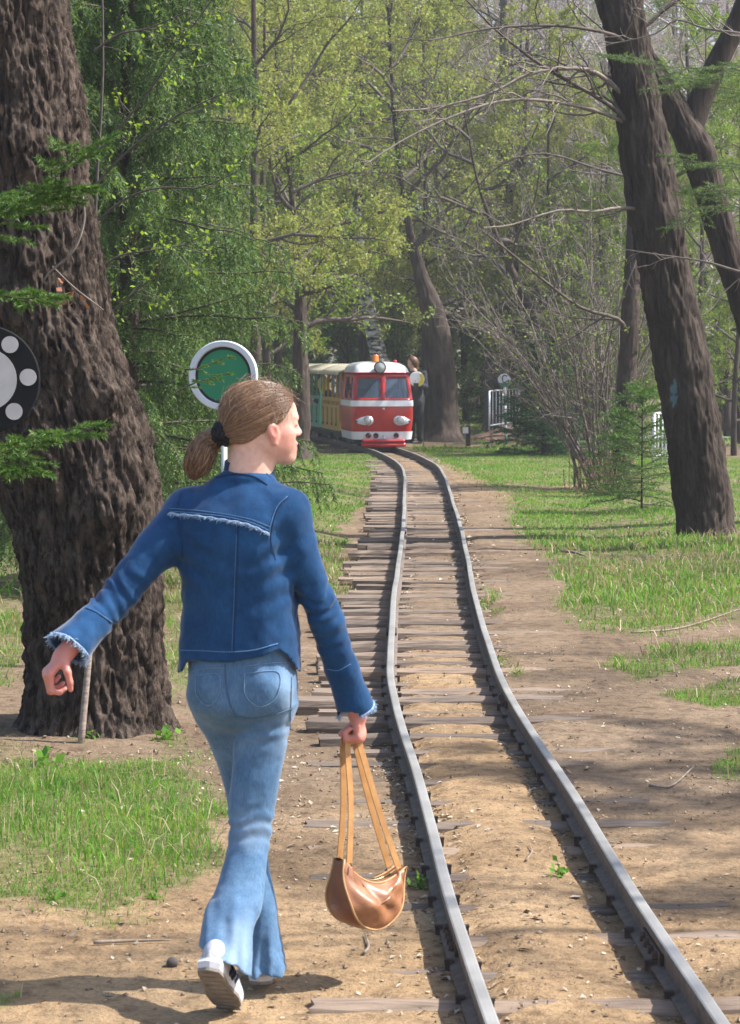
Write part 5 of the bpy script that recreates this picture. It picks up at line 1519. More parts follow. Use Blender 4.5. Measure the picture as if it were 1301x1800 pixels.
c = at(-25, 667, 9.75); base = np.array([c[0], c[1], float(ground_z(c[0], c[1], False))]); zc = c[2] - base[2]
sg = thing('signal_disc', 'black round signal disc with white centre and ring of white dots by the big trunk', 'signal', base)
M = frame((0, 0, zc), (.05, -1, 0))
g = Geo(); lathe(g, [(0, -.01), (.218, -.01), (.221, -.006), (.221, .006), (.216, .010), (0, .010)], 64, M); build('black_plate', g, surf('matt_black', (0.012, 0.012, 0.013), (0.008, 0.008, 0.009), 10, .85, .1, spec=.2), sg)
SW = surf('reflector_white', (0.56, 0.52, 0.51), (0.47, 0.43, 0.42), 14, .45, .1)
g = Geo(); lathe(g, [(.127, .0105), (.127, .014), (.0, .014)], 48, M); build('white_centre', g, SW, sg)
for k in range(7):
    a = R(3 + 51.43 * k); g = Geo()
    Mo = M.copy(); Mo[:3, 3] = M[:3, 3] + .174 * (np.array([math.cos(a), 0, math.sin(a)]))
    lathe(g, [(.0345, .0105), (.0345, .014), (.0, .014)], 24, Mo); build('reflector', g, SW, sg)
g = Geo(); tube(g, [(0, .03, 0), (0, .03, zc + .1)], .020, 10); build('pole', g, POLE, sg, True)

# leaning stake by the big trunk
b0 = ground(141, 1309); b0[2] -= .03; t0 = at(161, 1105, b0[1] + .10)
g = Geo(); tube(g, [b0, (b0 + t0) / 2, t0], [.0155, .0145, .014], 8, 6)
tag(build('wooden_stake', g, wood('stake_wood', (0.22, 0.185, 0.165), (0.10, 0.08, 0.07)), smooth=True), 'thin grey wooden stake stuck in the ground before the big furrowed trunk', 'stake')

# the C sign
b0 = ground(890, 781); b0[2] = float(ground_z(b0[0], b0[1], False)); D_ = b0[1]; c = at(887, 668, D_); zc = c[2] - b0[2]; RS = .138
sg = thing('letter_sign', 'round white and green sign with a black letter C on a banded pole', 'sign', b0)
M = frame((c[0] - b0[0], -.03, zc), (0, -1, 0))
def disc_seg(z0, z1, nm, m, th=.012):
    a = np.linspace(0, 2 * np.pi, 61)[:-1]; x = RS * np.cos(a); z = np.clip(RS * np.sin(a), z0 * RS, z1 * RS)
    g = Geo(); o = M[:3, 3]; f = np.stack([x, np.full(60, -th), z], -1) + o; b = np.stack([x, np.zeros(60), z], -1) + o
    cen = np.array([[0, -th, (z0 + z1) / 2 * RS], [0, 0, (z0 + z1) / 2 * RS]]) + o; i = np.arange(60); j = np.roll(i, -1)
    g.add(np.concatenate([f, b, cen]), np.concatenate([np.stack([np.full(60, 120), i, j], -1), np.stack([np.full(60, 121), j + 60, i + 60], -1)]), np.stack([i, i + 60, j + 60, j], -1)); build(nm, g, m, sg)
disc_seg(-.42, 1, 'white_field', WHITE); disc_seg(-1, -.425, 'green_field', paint('sign_green', (0.02, 0.20, 0.12)))
g = Geo(); o = M[:3, 3] + np.array([0, -.016, .025])
tube(g, o + np.array([(.042, 0, .045), (.022, 0, .070), (-.022, 0, .070), (-.040, 0, .045), (-.040, 0, -.045), (-.022, 0, -.070), (.022, 0, -.070), (.042, 0, -.045)]), .0125, 6); build('letter', g, RUBBER, sg, True)
px_off = c[0] - b0[0]; n_b = 6
for k in range(n_b):
    z0, z1 = k * (zc - RS * .9) / n_b, (k + 1) * (zc - RS * .9) / n_b
    g = Geo(); tube(g, [(px_off * z0 / zc, 0, z0), (px_off * z1 / zc, 0, z1)], .026, 8); build('pole_band', g, WHITE if k % 2 else bpy.data.materials['sign_green'], sg, True)

b0 = ground(823, 784); b0[2] = float(ground_z(b0[0], b0[1], False))
po = thing('marker_post', 'short dark wooden marker post with a small white plate in the grass', 'post', b0)
g = Geo(); g.box((0, 0, .19), (.085, .085, .42)); g.box((0, 0, .415), (.085, .085, .03), None, .5); build('post', g, wood('dark_post', (0.05, 0.04, 0.035), (0.02, 0.017, 0.015)), po)
g = Geo(); g.box((-.055, -.052, .31), (.11, .014, .12)); build('plate', g, WHITE, po)

def railing(p0, p1, n, h, nm, lab, r_=.011):
    root = thing(nm, lab, 'fence', p0)
    v = np.asarray(p1) - np.asarray(p0)
    for k in range(n):
        q = v * k / (n - 1); big = k in (0, n - 1)
        g = Geo(); tube(g, [q, q + np.array([0, 0, h])], r_ * (2.2 if big else 1), 6); build('post' if big else 'bar', g, WHITE, root, True)
    for z in (h, .10):
        g = Geo(); tube(g, [np.array([0, 0, z]), v + np.array([0, 0, z])], r_ * 1.5, 6); build('rail', g, WHITE, root, True)
    return root
a_, b_ = at(860, 755, 51.3), at(912, 752, 54.5); a_[2] = .18; b_[2] = .2
railing(a_, b_, 10, .84, 'metal_railing', 'white metal railing panel standing on a heap of earth behind the letter sign')
c_ = at(1010, 745, 57.5); c_[2] = .2; b2 = b_ + np.array([.12, .1, 0])
railing(b2, c_, 14, .84, 'metal_railing', 'white metal railing running behind the dark bushy spruce', .010)
a_, b_ = at(1150, 735, 38), at(1172, 735, 38.6); a_[2] = b_[2] = 0.05
railing(a_, b_, 4, .78, 'metal_railing', 'short pale railing glimpsed between the two dark trunks', .014)
# heap of reddish earth under the railing
cm = at(880, 765, 50.6); cm[2] = 0
a = np.linspace(0, 2 * np.pi, 49)[:-1]; rr = np.linspace(0, 1, 14)
RR, AA = np.meshgrid(rr, a, indexing='ij'); X = RR * 1.35 * np.cos(AA); Y = RR * 1.5 * np.sin(AA)
Z = .46 * (1 - RR) ** 1.1 * (1 + .5 * noise2(X, Y, 1.9, 3, 5)) * np.clip(.75 + .35 * X, .3, 1.3) + .04 * noise2(X, Y, 7, 3, 6) - .06
i = np.arange(RR.size).reshape(RR.shape); j = np.roll(i, -1, 1)
tag(build('earth_heap', (np.stack([X, Y, Z], -1).reshape(-1, 3), np.zeros((0, 3)), np.stack([i[:-1], i[1:], j[1:], j[:-1]], -1).reshape(-1, 4)), surf('red_earth', (0.19, 0.105, 0.07), (0.08, 0.045, 0.03), 9, .95, .8, .03), smooth=True), 'low heap of bare reddish earth beneath the white railing', 'earth heap').location = tuple(cm)
# ================================================================ trees
def grow(starts, dirs, lengths, K, wander, trop, seed, up=None):
    """polylines (N,K,3) from starts; wander = angular noise per step, trop = pull (vector) per step"""
    r = np.random.default_rng(seed); N = len(starts)
    P = np.zeros((N, K, 3)); P[:, 0] = starts; d = norm(dirs)
    trop = np.broadcast_to(np.asarray(trop, float), (N, 3))
    for k in range(1, K):
        d = norm(d + r.normal(0, wander, (N, 3)) + trop)
        P[:, k] = P[:, k - 1] + d * (lengths / (K - 1))[:, None]
    return P

def children_of(P, rad, n, tmin, tmax, seed, spread, flat=None):
    """n side shoots on every polyline: (starts, dirs, start radius, parent index, t)"""
    r = np.random.default_rng(seed); N, K, _ = P.shape
    t = (np.linspace(tmin, tmax, n)[None] + r.uniform(-.5, .5, (N, n)) * (tmax - tmin) / n).clip(0, .999) * (K - 1)
    i = t.astype(int); f = (t - i)[..., None]; ar = np.arange(N)[:, None]
    S = P[ar, i] * (1 - f) + P[ar, i + 1] * f
    T = norm(P[ar, i + 1] - P[ar, i])
    rnd = norm(r.normal(0, 1, (N, n, 3)))
    side = norm(rnd - (rnd * T).sum(-1, keepdims=True) * T)
    if flat is not None:
        sgn = np.where(np.arange(n) % 2, 1, -1)[None, :, None]
        h = norm(np.cross(T, np.array([0, 0, 1.0]))) * sgn
        side = norm(side * (1 - flat) + h * flat)
    ang = r.normal(spread, .15, (N, n, 1))
    D = norm(T * np.cos(ang) + side * np.sin(ang))
    R0 = rad[ar, i] * (1 - f[..., 0]) + rad[ar, i + 1] * f[..., 0]
    return S.reshape(-1, 3), D.reshape(-1, 3), R0.reshape(-1), np.repeat(np.arange(N), n), (t / (K - 1)).reshape(-1)

def taper(r0, K, tip=.25): return r0[:, None] * np.linspace(1, tip, K)[None]

def leaf_faces(C, size, seed, up=.3, aspect=.62, D=None):
    """small pointed leaves (two triangles each) at C"""
    r = np.random.default_rng(seed); n = len(C)
    d = norm(r.normal(0, 1, (n, 3)) + np.array([0, 0, -.2])) if D is None else norm(D + r.normal(0, .5, (n, 3)))
    nn = norm(r.normal(0, 1, (n, 3)) + np.array([0, 0, up])); s = norm(np.cross(d, nn))
    L = size * r.uniform(.6, 1.3, n)
    a = C; b = C + d * (L * .5)[:, None] + s * (L * aspect / 2)[:, None]; c = C + d * L[:, None]; e = C + d * (L * .5)[:, None] - s * (L * aspect / 2)[:, None]
    V = np.stack([a, b, c, e], 1).reshape(-1, 3); i = np.arange(n)[:, None] * 4
    return V, None, (i + np.array([[0, 1, 2, 3]])).reshape(-1, 4)

def bark(name, dark, light, scale=9, stretch=.22, depth=.02, extra=None, moss=None, sharp=False):
    k = NT(name)
    v = k.coord('Object', (1, 1, stretch)); n = k.noise(v, scale, 8, .68, .6); n2 = k.noise(k.coord('Object'), scale * 6, 4, .7); n3 = k.noise(k.coord('Object'), 1.3, 3)
    c = k.ramp(n, [(0.40, dark), (0.50, tuple(a * .6 + b * .4 for a, b in zip(dark, light))), (0.63, light)] if sharp else [(0.30, dark), (0.52, tuple((a + b) / 2 for a, b in zip(dark, light))), (0.70, light)])
    c = k.mix(.5, c, k.ramp(n2, [(0.3, (.6, .58, .56)), (0.6, (1.15, 1.12, 1.1))]), 'MULTIPLY')
    c = k.mix(.6, c, k.ramp(n3, [(0.35, (.75, .72, .70)), (0.65, (1.2, 1.18, 1.15))]), 'MULTIPLY')
    if moss: c = k.mix(k.math('MULTIPLY', k.attr('mark'), .8), c, moss)
    k.l(c, k.p.inputs['Base Color']); k.p.inputs['Roughness'].default_value = .95; k.p.inputs['Specular IOR Level'].default_value = .15
    b = k.bump(n, .9, depth); k.bump(n2, .5, depth * .3, b)
    return k.m
BARK_BIG = bark('furrowed_bark', (0.020, 0.014, 0.011), (0.145, 0.112, 0.092), 24, .30, .05, sharp=True)
BARK_R = bark('ridged_bark', (0.020, 0.015, 0.013), (0.098, 0.077, 0.064), 12, .12, .025, moss=(0.13, 0.24, 0.28))
BARK_D = bark('dark_bark', (0.028, 0.021, 0.018), (0.110, 0.086, 0.072), 8, .3, .02)
BARK_G = bark('grey_bark', (0.07, 0.058, 0.05), (0.22, 0.19, 0.165), 8, .3, .015)
TWIG = surf('twig_bark', (0.235, 0.195, 0.165), (0.11, 0.085, 0.07), 20, .85, .2, .003)
TWIG_D = surf('dark_twig', (0.115, 0.09, 0.075), (0.05, 0.038, 0.032), 20, .9, .2, .003)
TWIG_M = surf('mauve_twig', (0.42, 0.36, 0.345), (0.27, 0.22, 0.21), 12, .9, .2, .003)
BIRCH = NT('birch_bark')
v = BIRCH.coord('Object', (1, 1, 1)); n = BIRCH.noise(BIRCH.coord('Object', (1, 1, 3)), 5, 5, .7)
BIRCH.l(BIRCH.ramp(n, [(0.44, (0.035, 0.03, 0.028)), (0.52, (0.35, 0.33, 0.31)), (0.6, (0.62, 0.60, 0.58))]), BIRCH.p.inputs['Base Color']); BIRCH.p.inputs['Roughness'].default_value = .8; BIRCH = BIRCH.m

LEAF_Y = leaf_mat('young_leaf_yellow', [(0.30, 0.34, 0.085), (0.25, 0.30, 0.075), (0.38, 0.40, 0.12), (0.21, 0.27, 0.07), (0.33, 0.30, 0.12)], .5)
LEAF_G = leaf_mat('young_leaf_green', [(0.21, 0.30, 0.05), (0.17, 0.25, 0.042), (0.27, 0.36, 0.06), (0.13, 0.21, 0.036)], .5)
LEAF_D = leaf_mat('leaf_dark_green', [(0.10, 0.18, 0.055), (0.13, 0.22, 0.060), (0.08, 0.14, 0.045), (0.19, 0.26, 0.07)], .45)
BUD = leaf_mat('brown_bud', [(0.16, 0.12, 0.09), (0.22, 0.17, 0.12), (0.17, 0.18, 0.05)], .2)
NEEDLE = leaf_mat('spruce_needles', [(0.075, 0.145, 0.050), (0.10, 0.18, 0.055), (0.135, 0.225, 0.065), (0.055, 0.11, 0.040), (0.21, 0.28, 0.08)], .42)
NEEDLE_L = leaf_mat('spruce_needles_light', [(0.065, 0.14, 0.028), (0.095, 0.19, 0.035), (0.13, 0.23, 0.045)], .3)
NEEDLE_D = leaf_mat('spruce_needles_dark', [(0.042, 0.105, 0.046), (0.058, 0.14, 0.055), (0.08, 0.175, 0.06)], .3)

# ---------------------------------------------------------------- great trunks with real bark relief
def trunk_mesh(rows, seg, dz, amp, fx, fz, seed, burls=(), flare=None, top=None):
    """rows (z, x, y, r). furrows are cut as geometry"""
    rows = np.array(sorted(rows), float)
    z = np.arange(rows[0, 0], rows[-1, 0] + dz / 2, dz)
    q = interp_curve(z, rows); a = np.arange(seg) / seg * 2 * np.pi
    ca, sa = np.cos(a), np.sin(a)
    Z = np.broadcast_to(z[:, None], (len(z), seg))
    rr = q[:, 2][:, None]
    U = np.stack([np.broadcast_to(ca, Z.shape) * fx, np.broadcast_to(sa, Z.shape) * fx, Z * fz], -1)
    warp = np.stack([fbm(U * .6 + 5, 2, seed), fbm(U * .6 + 9, 2, seed + 1), 0 * Z], -1)
    n1 = np.clip(np.abs(fbm(U * np.array([1, 1, .7]) + warp * .8, 3, seed + 2)) * 4.2, 0, 1) ** .7
    n2 = np.clip(np.abs(fbm(U * np.array([2.4, 2.4, 1.9]) + warp * .6, 3, seed + 3)) * 4.0, 0, 1) ** .7
    n3 = fbm(np.stack([np.broadcast_to(ca, Z.shape), np.broadcast_to(sa, Z.shape), Z * .9], -1) * 1.6, 3, seed + 4)
    n4 = fbm(U * np.array([5, 5, 9]), 3, seed + 6)
    n5 = fbm(U * np.array([9, 9, 14]) + warp, 3, seed + 8)
    nu = max(10, int(2 * np.pi * q[:, 2].mean() / (.062 if amp > .025 else .055)))
    pl = plates(a, Z, nu, .36, warp, seed); pl2 = plates(a, Z, nu * 2, .13, warp * 1.5, seed + 1)
    W3 = np.stack([rr * ca[None] + 0 * Z, rr * sa[None] + 0 * Z, Z * .7], -1)
    kn = fbm(W3 * 7.5 + warp * .5, 3, seed + 11); pm = np.clip(.5 + 1.6 * fbm(W3 * 3.2, 2, seed + 12), 0, 1)
    disp = amp * (.75 * pl * (.25 + .75 * pm) + .30 * pl2 * (1 - .6 * pm) + .30 * n1 - .8 + .55 * n4 + .50 * n5 + .9 * kn * (1.2 - pm)) + .08 * rr * n3
    for bz, ba, br, bh in burls:
        da = np.arctan2(np.sin(a - ba), np.cos(a - ba))[None] * rr
        disp = disp + bh * np.exp(-((Z - bz) ** 2 + da ** 2) / (2 * br * br)) * (1 + .5 * n2)
    if flare is not None:
        fl, fa, nroots, ph = flare
        disp = disp + rr * fl * np.exp(-np.maximum(Z - rows[0, 0], 0) / fa) * (.55 + .45 * np.cos(nroots * a[None] + ph + 1.5 * n3))
    R_ = rr + disp
    X = q[:, 0][:, None] + R_ * ca; Y = q[:, 1][:, None] + R_ * sa
    V = np.stack([X, Y, Z], -1).reshape(-1, 3)
    i = np.arange(len(z) * seg).reshape(len(z), seg); j = np.roll(i, -1, 1)
    return V, np.zeros((0, 3), np.int64), np.stack([i[:-1], j[:-1], j[1:], i[1:]], -1).reshape(-1, 4)

def plates(a, Z, nu, cellh, warp, seed):
    """cracked bark plates on a trunk: 0 in a crack, 1 on a plate"""
    u = (a[None] / (2 * np.pi) * nu + warp[..., 0] * .9) % nu; v = Z / cellh + warp[..., 1] * .5
    iu, iv = np.floor(u).astype(np.int64), np.floor(v).astype(np.int64)
    f1 = np.full(u.shape, 9.0); f2 = np.full(u.shape, 9.0)
    for du in (-1, 0, 1):
        for dv in (-1, 0, 1):
            cu, cv = iu + du, iv + dv; cm = cu % nu
            d = np.hypot(cu + _hash(cm, cv, cm * 0 + 3, seed) - u, cv + _hash(cm, cv, cm * 0 + 7, seed) - v)
            f2 = np.where(d < f1, f1, np.minimum(f2, d)); f1 = np.minimum(f1, d)
    return np.clip((f2 - f1) * 3.2, 0, 1) ** .6

def px_rows(rows, d):
    out = []
    for py, xl, xr in rows:
        c = at((xl + xr) / 2, py, d); out.append((c[2], c[0], c[1], (xr - xl) / 2 * d / F_PX))
    return out

def bare_crown(root, starts, dirs, lens, r0, seed, mat, n1=7, n2=7, trop=(0, 0, .02), leaf=None, leafn=0, leafsize=.05, K=8, twig_mat=None, offs=(0, 0, 0), l2=.45, l3=.5):
    """limbs > branches > twigs under a trunk; optional young leaves"""
    starts = np.asarray(starts, float); N = len(starts)
    P1 = grow(starts, dirs, np.asarray(lens, float), K, .16, trop, seed); R1 = taper(np.asarray(r0, float), K, .2)
    g = Geo(); g.add(*tubes(P1, R1, 6))
    S, D, q, pi, t = children_of(P1, R1, n1, .18, .98, seed + 1, .85)
    L2 = np.asarray(lens)[pi] * l2 * (1.1 - .6 * t); P2 = grow(S, D, L2, 6, .2, trop, seed + 2); R2 = taper(np.minimum(q * .6, .03), 6, .25); R2 = np.maximum(R2, .0035)
    g.add(*tubes(P2, R2, 4))
    S, D, q, pi2, t2 = children_of(P2, R2, n2, .15, 1, seed + 3, .7)
    L3 = L2[pi2] * l3 * (1.1 - .5 * t2); P3 = grow(S, D, L3, 4, .22, trop, seed + 4); R3 = taper(np.maximum(np.minimum(q * .55, .010), .0032), 4, .45)
    g.add(*tubes(P3, R3, 3))
    V, a3, a4 = g.arrays(); br = build('branches', (V - np.asarray(offs), a3, a4), twig_mat or mat, root, True, kind='stuff')
    if leaf is not None:
        r = np.random.default_rng(seed + 9)
        m = leafn; idx = r.integers(0, len(P3), m); tt = r.uniform(.1, 1, m) * 2.999; i = tt.astype(int); f = (tt - i)[:, None]
        C = P3[idx, i] * (1 - f) + P3[idx, i + 1] * f + r.normal(0, leafsize * .6, (m, 3))
        lg = Geo(); lg.add(*leaf_faces(C - np.asarray(offs), leafsize, seed + 10)); build('crown', lg, leaf, root, False, kind='stuff')
    return P1, P2, P3

# --- the great furrowed trunk at the left
TD = 10.8
big_rows = px_rows([(1318, -2, 332), (1296, 18, 316), (1260, 34, 302), (1200, 44, 290), (1120, 46, 284), (1000, 40, 282), (900, 22, 283), (830, 12, 276), (750, -2, 256), (650, -28, 222), (560, -48, 198), (450, -64, 178), (330, -78, 154), (200, -96, 142), (80, -112, 126), (0, -120, 116), (-110, -130, 104)], TD)
big_top = px_rows([(-100, -129, 105), (-300, -150, 80), (-500, -170, 50), (-900, -180, -10)], TD)
bt = thing('old_tree', 'massive leaning old tree trunk with deeply furrowed brown bark and swollen burls', 'tree', (big_rows[0][1], big_rows[0][2], 0))
off = np.array(bt.location)
V, a3, a4 = trunk_mesh(big_rows, 280, .0105, .036, 4.2, 2.4, 3, burls=[(1.52, -.9, .07, .05), (1.02, -1.2, .08, .05), (1.05, 2.9, .10, .06), (.72, -2.0, .10, .04), (1.9, -1.9, .09, .04), (1.25, -2.2, .12, .035), (2.6, -1.3, .1, .04)], flare=(.24, .10, 6, .6))
build('trunk', (V - off, a3, a4), BARK_BIG, bt, True)
V, a3, a4 = trunk_mesh(big_top, 60, .06, .03, 4.2, 2.4, 3); build('upper_trunk', (V - off, a3, a4), BARK_BIG, bt, True)
topc = np.array(big_top[-1][1:3]); tz = big_top[-1][0]
r = np.random.default_rng(31)
P1, P2, P3 = bare_crown(bt, [np.array([topc[0] + .1 * math.cos(k), topc[1] + .1 * math.sin(k), tz - r.uniform(0, 1.6)]) for k in range(8)], [np.array([math.cos(k * 1.3) * .9 - .25, math.sin(k * 1.3) * .9, .55]) for k in range(8)], r.uniform(2.2, 4.2, 8), np.full(8, .07), 41, BARK_BIG, leaf=LEAF_G, leafn=1500, leafsize=.05, offs=off)
# the dead sprig caught on the bark, with brown leaves
g = Geo(); dd = TD - .36
tube(g, [at(146, 345, dd), at(148, 390, dd - .02), at(130, 440, dd - .04), at(88, 478, dd - .02), at(75, 498, dd)], [.004, .005, .005, .005, .004], 5, 24)
tube(g, [at(92, 468, dd), at(130, 505, dd - .02), at(182, 545, dd)], [.004, .004, .003], 5, 14)
g.V = [v - off for v in g.V]; sp = build('dead_sprig', g, TWIG, bt, True)
C = np.array([at(px, py, dd - .04) for px, py in ((96, 482), (104, 492), (112, 498), (118, 507), (124, 515), (121, 524), (130, 512), (140, 518), (150, 528), (108, 505), (116, 490), (128, 530))]) - off
g = Geo(); g.add(*leaf_faces(C, .045, 5, .2, .6)); build('dead_leaves', g, leaf_mat('dead_leaf', [(0.20, 0.075, 0.035), (0.28, 0.12, 0.06)], .25), bt)

# --- the leaning dark tree at the right
RD = 22.3
rt_rows = px_rows([(962, 1180, 1306), (940, 1188, 1294), (850, 1180, 1283), (700, 1161, 1258), (560, 1136, 1230), (430, 1114, 1204), (300, 1096, 1184), (200, 1085, 1166), (100, 1072, 1146), (0, 1048, 1128), (-120, 1010, 1085), (-400, 930, 985), (-700, 850, 885)], RD)
rt = thing('leaning_tree', 'dark straight-ridged tree trunk with a smear of blue paint leaning over the grass', 'tree', (rt_rows[0][1], rt_rows[0][2], 0)); off = np.array(rt.location)
V, a3, a4 = trunk_mesh(rt_rows, 120, .026, .034, 5.0, 1.1, 13, burls=[(2.9, -1.2, .12, .05), (1.6, -1.0, .08, .03)], flare=(.10, .12, 4, .2))
tk = build('trunk', (V - off, a3, a4), BARK_R, rt, True)
px, py = project(V); attr(tk, 'mark', (np.exp(-((px - 1184) / 7) ** 2 - ((py - 690) / 26) ** 2) > .4) * (V[:, 1] < RD) * (fbm(V * 22, 2, 3) > -.15))
r = np.random.default_rng(32); tp = rt_rows[-1]
bare_crown(rt, [np.array([tp[1], tp[2], tp[0] - k * .5]) for k in range(7)], [np.array([math.cos(k * 1.7), math.sin(k * 1.7), .6]) for k in range(7)], r.uniform(2, 4, 7), np.full(7, .05), 51, BARK_R, offs=off, leaf=LEAF_Y, leafn=700)
# --- the second trunk, rising from the right behind it
R2D = 23.6
r2 = px_rows([(930, 1400, 1465), (700, 1336, 1392), (540, 1284, 1336), (420, 1246, 1298), (300, 1206, 1264), (220, 1172, 1232), (150, 1134, 1188), (60, 1085, 1130), (-80, 1010, 1060), (-300, 900, 940)], R2D)
r2t = thing('leaning_tree', 'second dark trunk rising from beyond the right bank and crossing behind the ridged one', 'tree', (r2[0][1], r2[0][2], 0)); off = np.array(r2t.location)
V, a3, a4 = trunk_mesh(r2, 80, .04, .02, 4.5, 1.2, 23, burls=[(3.75, -1.2, .15, .05)])
tk = build('trunk', (V - off, a3, a4), BARK_R, r2t, True); attr(tk, 'mark', np.zeros(len(V)))
g = Geo(); tube(g, [at(1206, 250, R2D), at(1226, 190, R2D), at(1256, 120, R2D), at(1300, 30, R2D), at(1350, -120, R2D)], [.13, .125, .11, .10, .08], 24, 24); g.V = [v - off for v in g.V]; o = build('limb', g, BARK_R, r2t, True); attr(o, 'mark', np.zeros(len(o.data.vertices)))
# --- the slim trunk behind the young spruce
s3 = px_rows([(870, 1068, 1112), (735, 1080, 1116), (600, 1090, 1122), (430, 1100, 1128), (250, 1108, 1132), (0, 1112, 1132), (-400, 1100, 1112)], 30.5)
st3 = thing('slim_tree', 'slim dark upright trunk behind the young spruce and the ridged leaning tree', 'tree', (s3[0][1], s3[0][2], 0)); off = np.array(st3.location)
V, a3, a4 = trunk_mesh(s3, 60, .05, .012, 4, 1.3, 29); tk = build('trunk', (V - off, a3, a4), BARK_D, st3, True)
bare_crown(st3, [np.array([s3[-1][1], s3[-1][2], s3[-1][0] - k * .55]) for k in range(8)], [np.array([math.cos(k * 2.1), math.sin(k * 2.1), .5]) for k in range(8)], r.uniform(1.2, 2.6, 8), np.full(8, .03), 61, BARK_D, offs=off, leaf=LEAF_Y, leafn=1500)

# ---------------------------------------------------------------- long bare boughs reaching in from the right
def bough(root, pts, d0, d1, r0, seed, mat=TWIG, n=9, l=.55, leaf=None, leafn=0):
    off = np.array(root.location)
    P = np.array([at(p[0], p[1], d0 + (d1 - d0) * k / (len(pts) - 1)) for k, p in enumerate(pts)])
    K = 16; q = interp_curve(np.linspace(0, 1, K), np.column_stack([np.linspace(0, 1, len(P)), P]))
    R_ = np.linspace(r0, r0 * .25, K)
    g = Geo(); g.add(*tubes(q[None], R_[None], 6))
    S, D, rr, pi, t = children_of(q[None], R_[None], n, .12, .98, seed, .6)
    P2 = grow(S, D, l * (1.15 - .6 * t), 7, .16, (0, 0, .01), seed + 1); R2 = taper(np.maximum(rr * .55, .004), 7, .4); g.add(*tubes(P2, R2, 4))
    S, D, rr, pi, t = children_of(P2, R2, 5, .2, 1, seed + 2, .6)
    P3 = grow(S, D, np.full(len(S), l * .32) * (1.1 - .5 * t), 4, .2, (0, 0, .0), seed + 3); g.add(*tubes(P3, taper(np.full(len(S), .0032), 4, .6), 3))
    g.V = [v - off for v in g.V]; build('bough', g, mat, root, True)
    if leaf is not None:
        r = np.random.default_rng(seed); i = r.integers(0, len(P3), leafn); C = P3[i, r.integers(1, 4, leafn)] + r.normal(0, .02, (leafn, 3)) - off
        lg = Geo(); lg.add(*leaf_faces(C, .045, seed)); build('leaf_cluster', lg, leaf, root, kind='stuff')
bough(rt, [(1118, 190), (1060, 135), (1010, 120), (930, 130), (860, 165), (760, 190), (690, 195)], RD, RD - 1.3, .026, 71, TWIG, 12, .6, LEAF_Y, 60)
bough(rt, [(1122, 225), (1050, 195), (980, 180), (900, 175), (820, 195), (720, 240), (640, 290)], RD, RD - 1.6, .023, 72, TWIG, 12, .6, LEAF_Y, 60)
bough(rt, [(1140, 370), (1090, 365), (1040, 372), (980, 370), (900, 395), (850, 400)], RD, RD - 1.2, .020, 73, TWIG, 9, .5)
bough(rt, [(1128, 245), (1090, 200), (1040, 165), (960, 120), (880, 60), (820, 0)], RD, RD - .8, .028, 74, TWIG_D, 12, .6)
bough(rt, [(1420, 500), (1310, 480), (1240, 460), (1160, 448), (1095, 438)], RD - 1.2, RD - .6, .017, 75, TWIG, 6, .4)
bough(rt, [(1420, 80), (1310, 60), (1240, 50), (1190, 35), (1150, 60), (1060, 80)], RD - 1.0, RD - .6, .016, 77, TWIG, 8, .5)
bough(rt, [(1105, 90), (1080, 62), (980, 45), (860, 50), (760, 70), (700, 65)], RD, RD - 1.6, .021, 78, TWIG_D, 11, .6, LEAF_Y, 60)
bough(r2t, [(1225, 290), (1160, 318), (1060, 300), (960, 270), (880, 290), (820, 350)], R2D, R2D + .9, .020, 79, TWIG, 10, .55, LEAF_G, 60)
bough(st3, [(1106, 590), (1085, 560), (1020, 540), (940, 480), (880, 430), (840, 400)], 30.5, 29.0, .03, 80, TWIG_D, 10, .8, LEAF_G, 120)

# ---------------------------------------------------------------- spruces
def needle_faces(P, rad, length, per_seg, seed, width=.0022, droop=0.0):
    """needles round each twig polyline"""
    r = np.random.default_rng(seed); N, K, _ = P.shape
    m = per_seg * (K - 1)
    t = (np.arange(m)[None] + r.uniform(0, 1, (N, m))) / m * (K - 1) * .9999; i = t.astype(int); f = (t - i)[..., None]; ar = np.arange(N)[:, None]
    C = (P[ar, i] * (1 - f) + P[ar, i + 1] * f).reshape(-1, 3); T = norm(P[ar, i + 1] - P[ar, i]).reshape(-1, 3)
    s = norm(np.cross(T, norm(r.normal(0, 1, C.shape)))); d = norm(T * .9 + s + np.array([0, 0, -droop]))
    w = norm(np.cross(d, r.normal(0, 1, C.shape))) * width; L = (length * r.uniform(.7, 1.2, len(C)))[:, None]
    V = np.stack([C - w, C + w, C + d * L], 1).reshape(-1, 3)
    return V, np.arange(len(V)).reshape(-1, 3), None

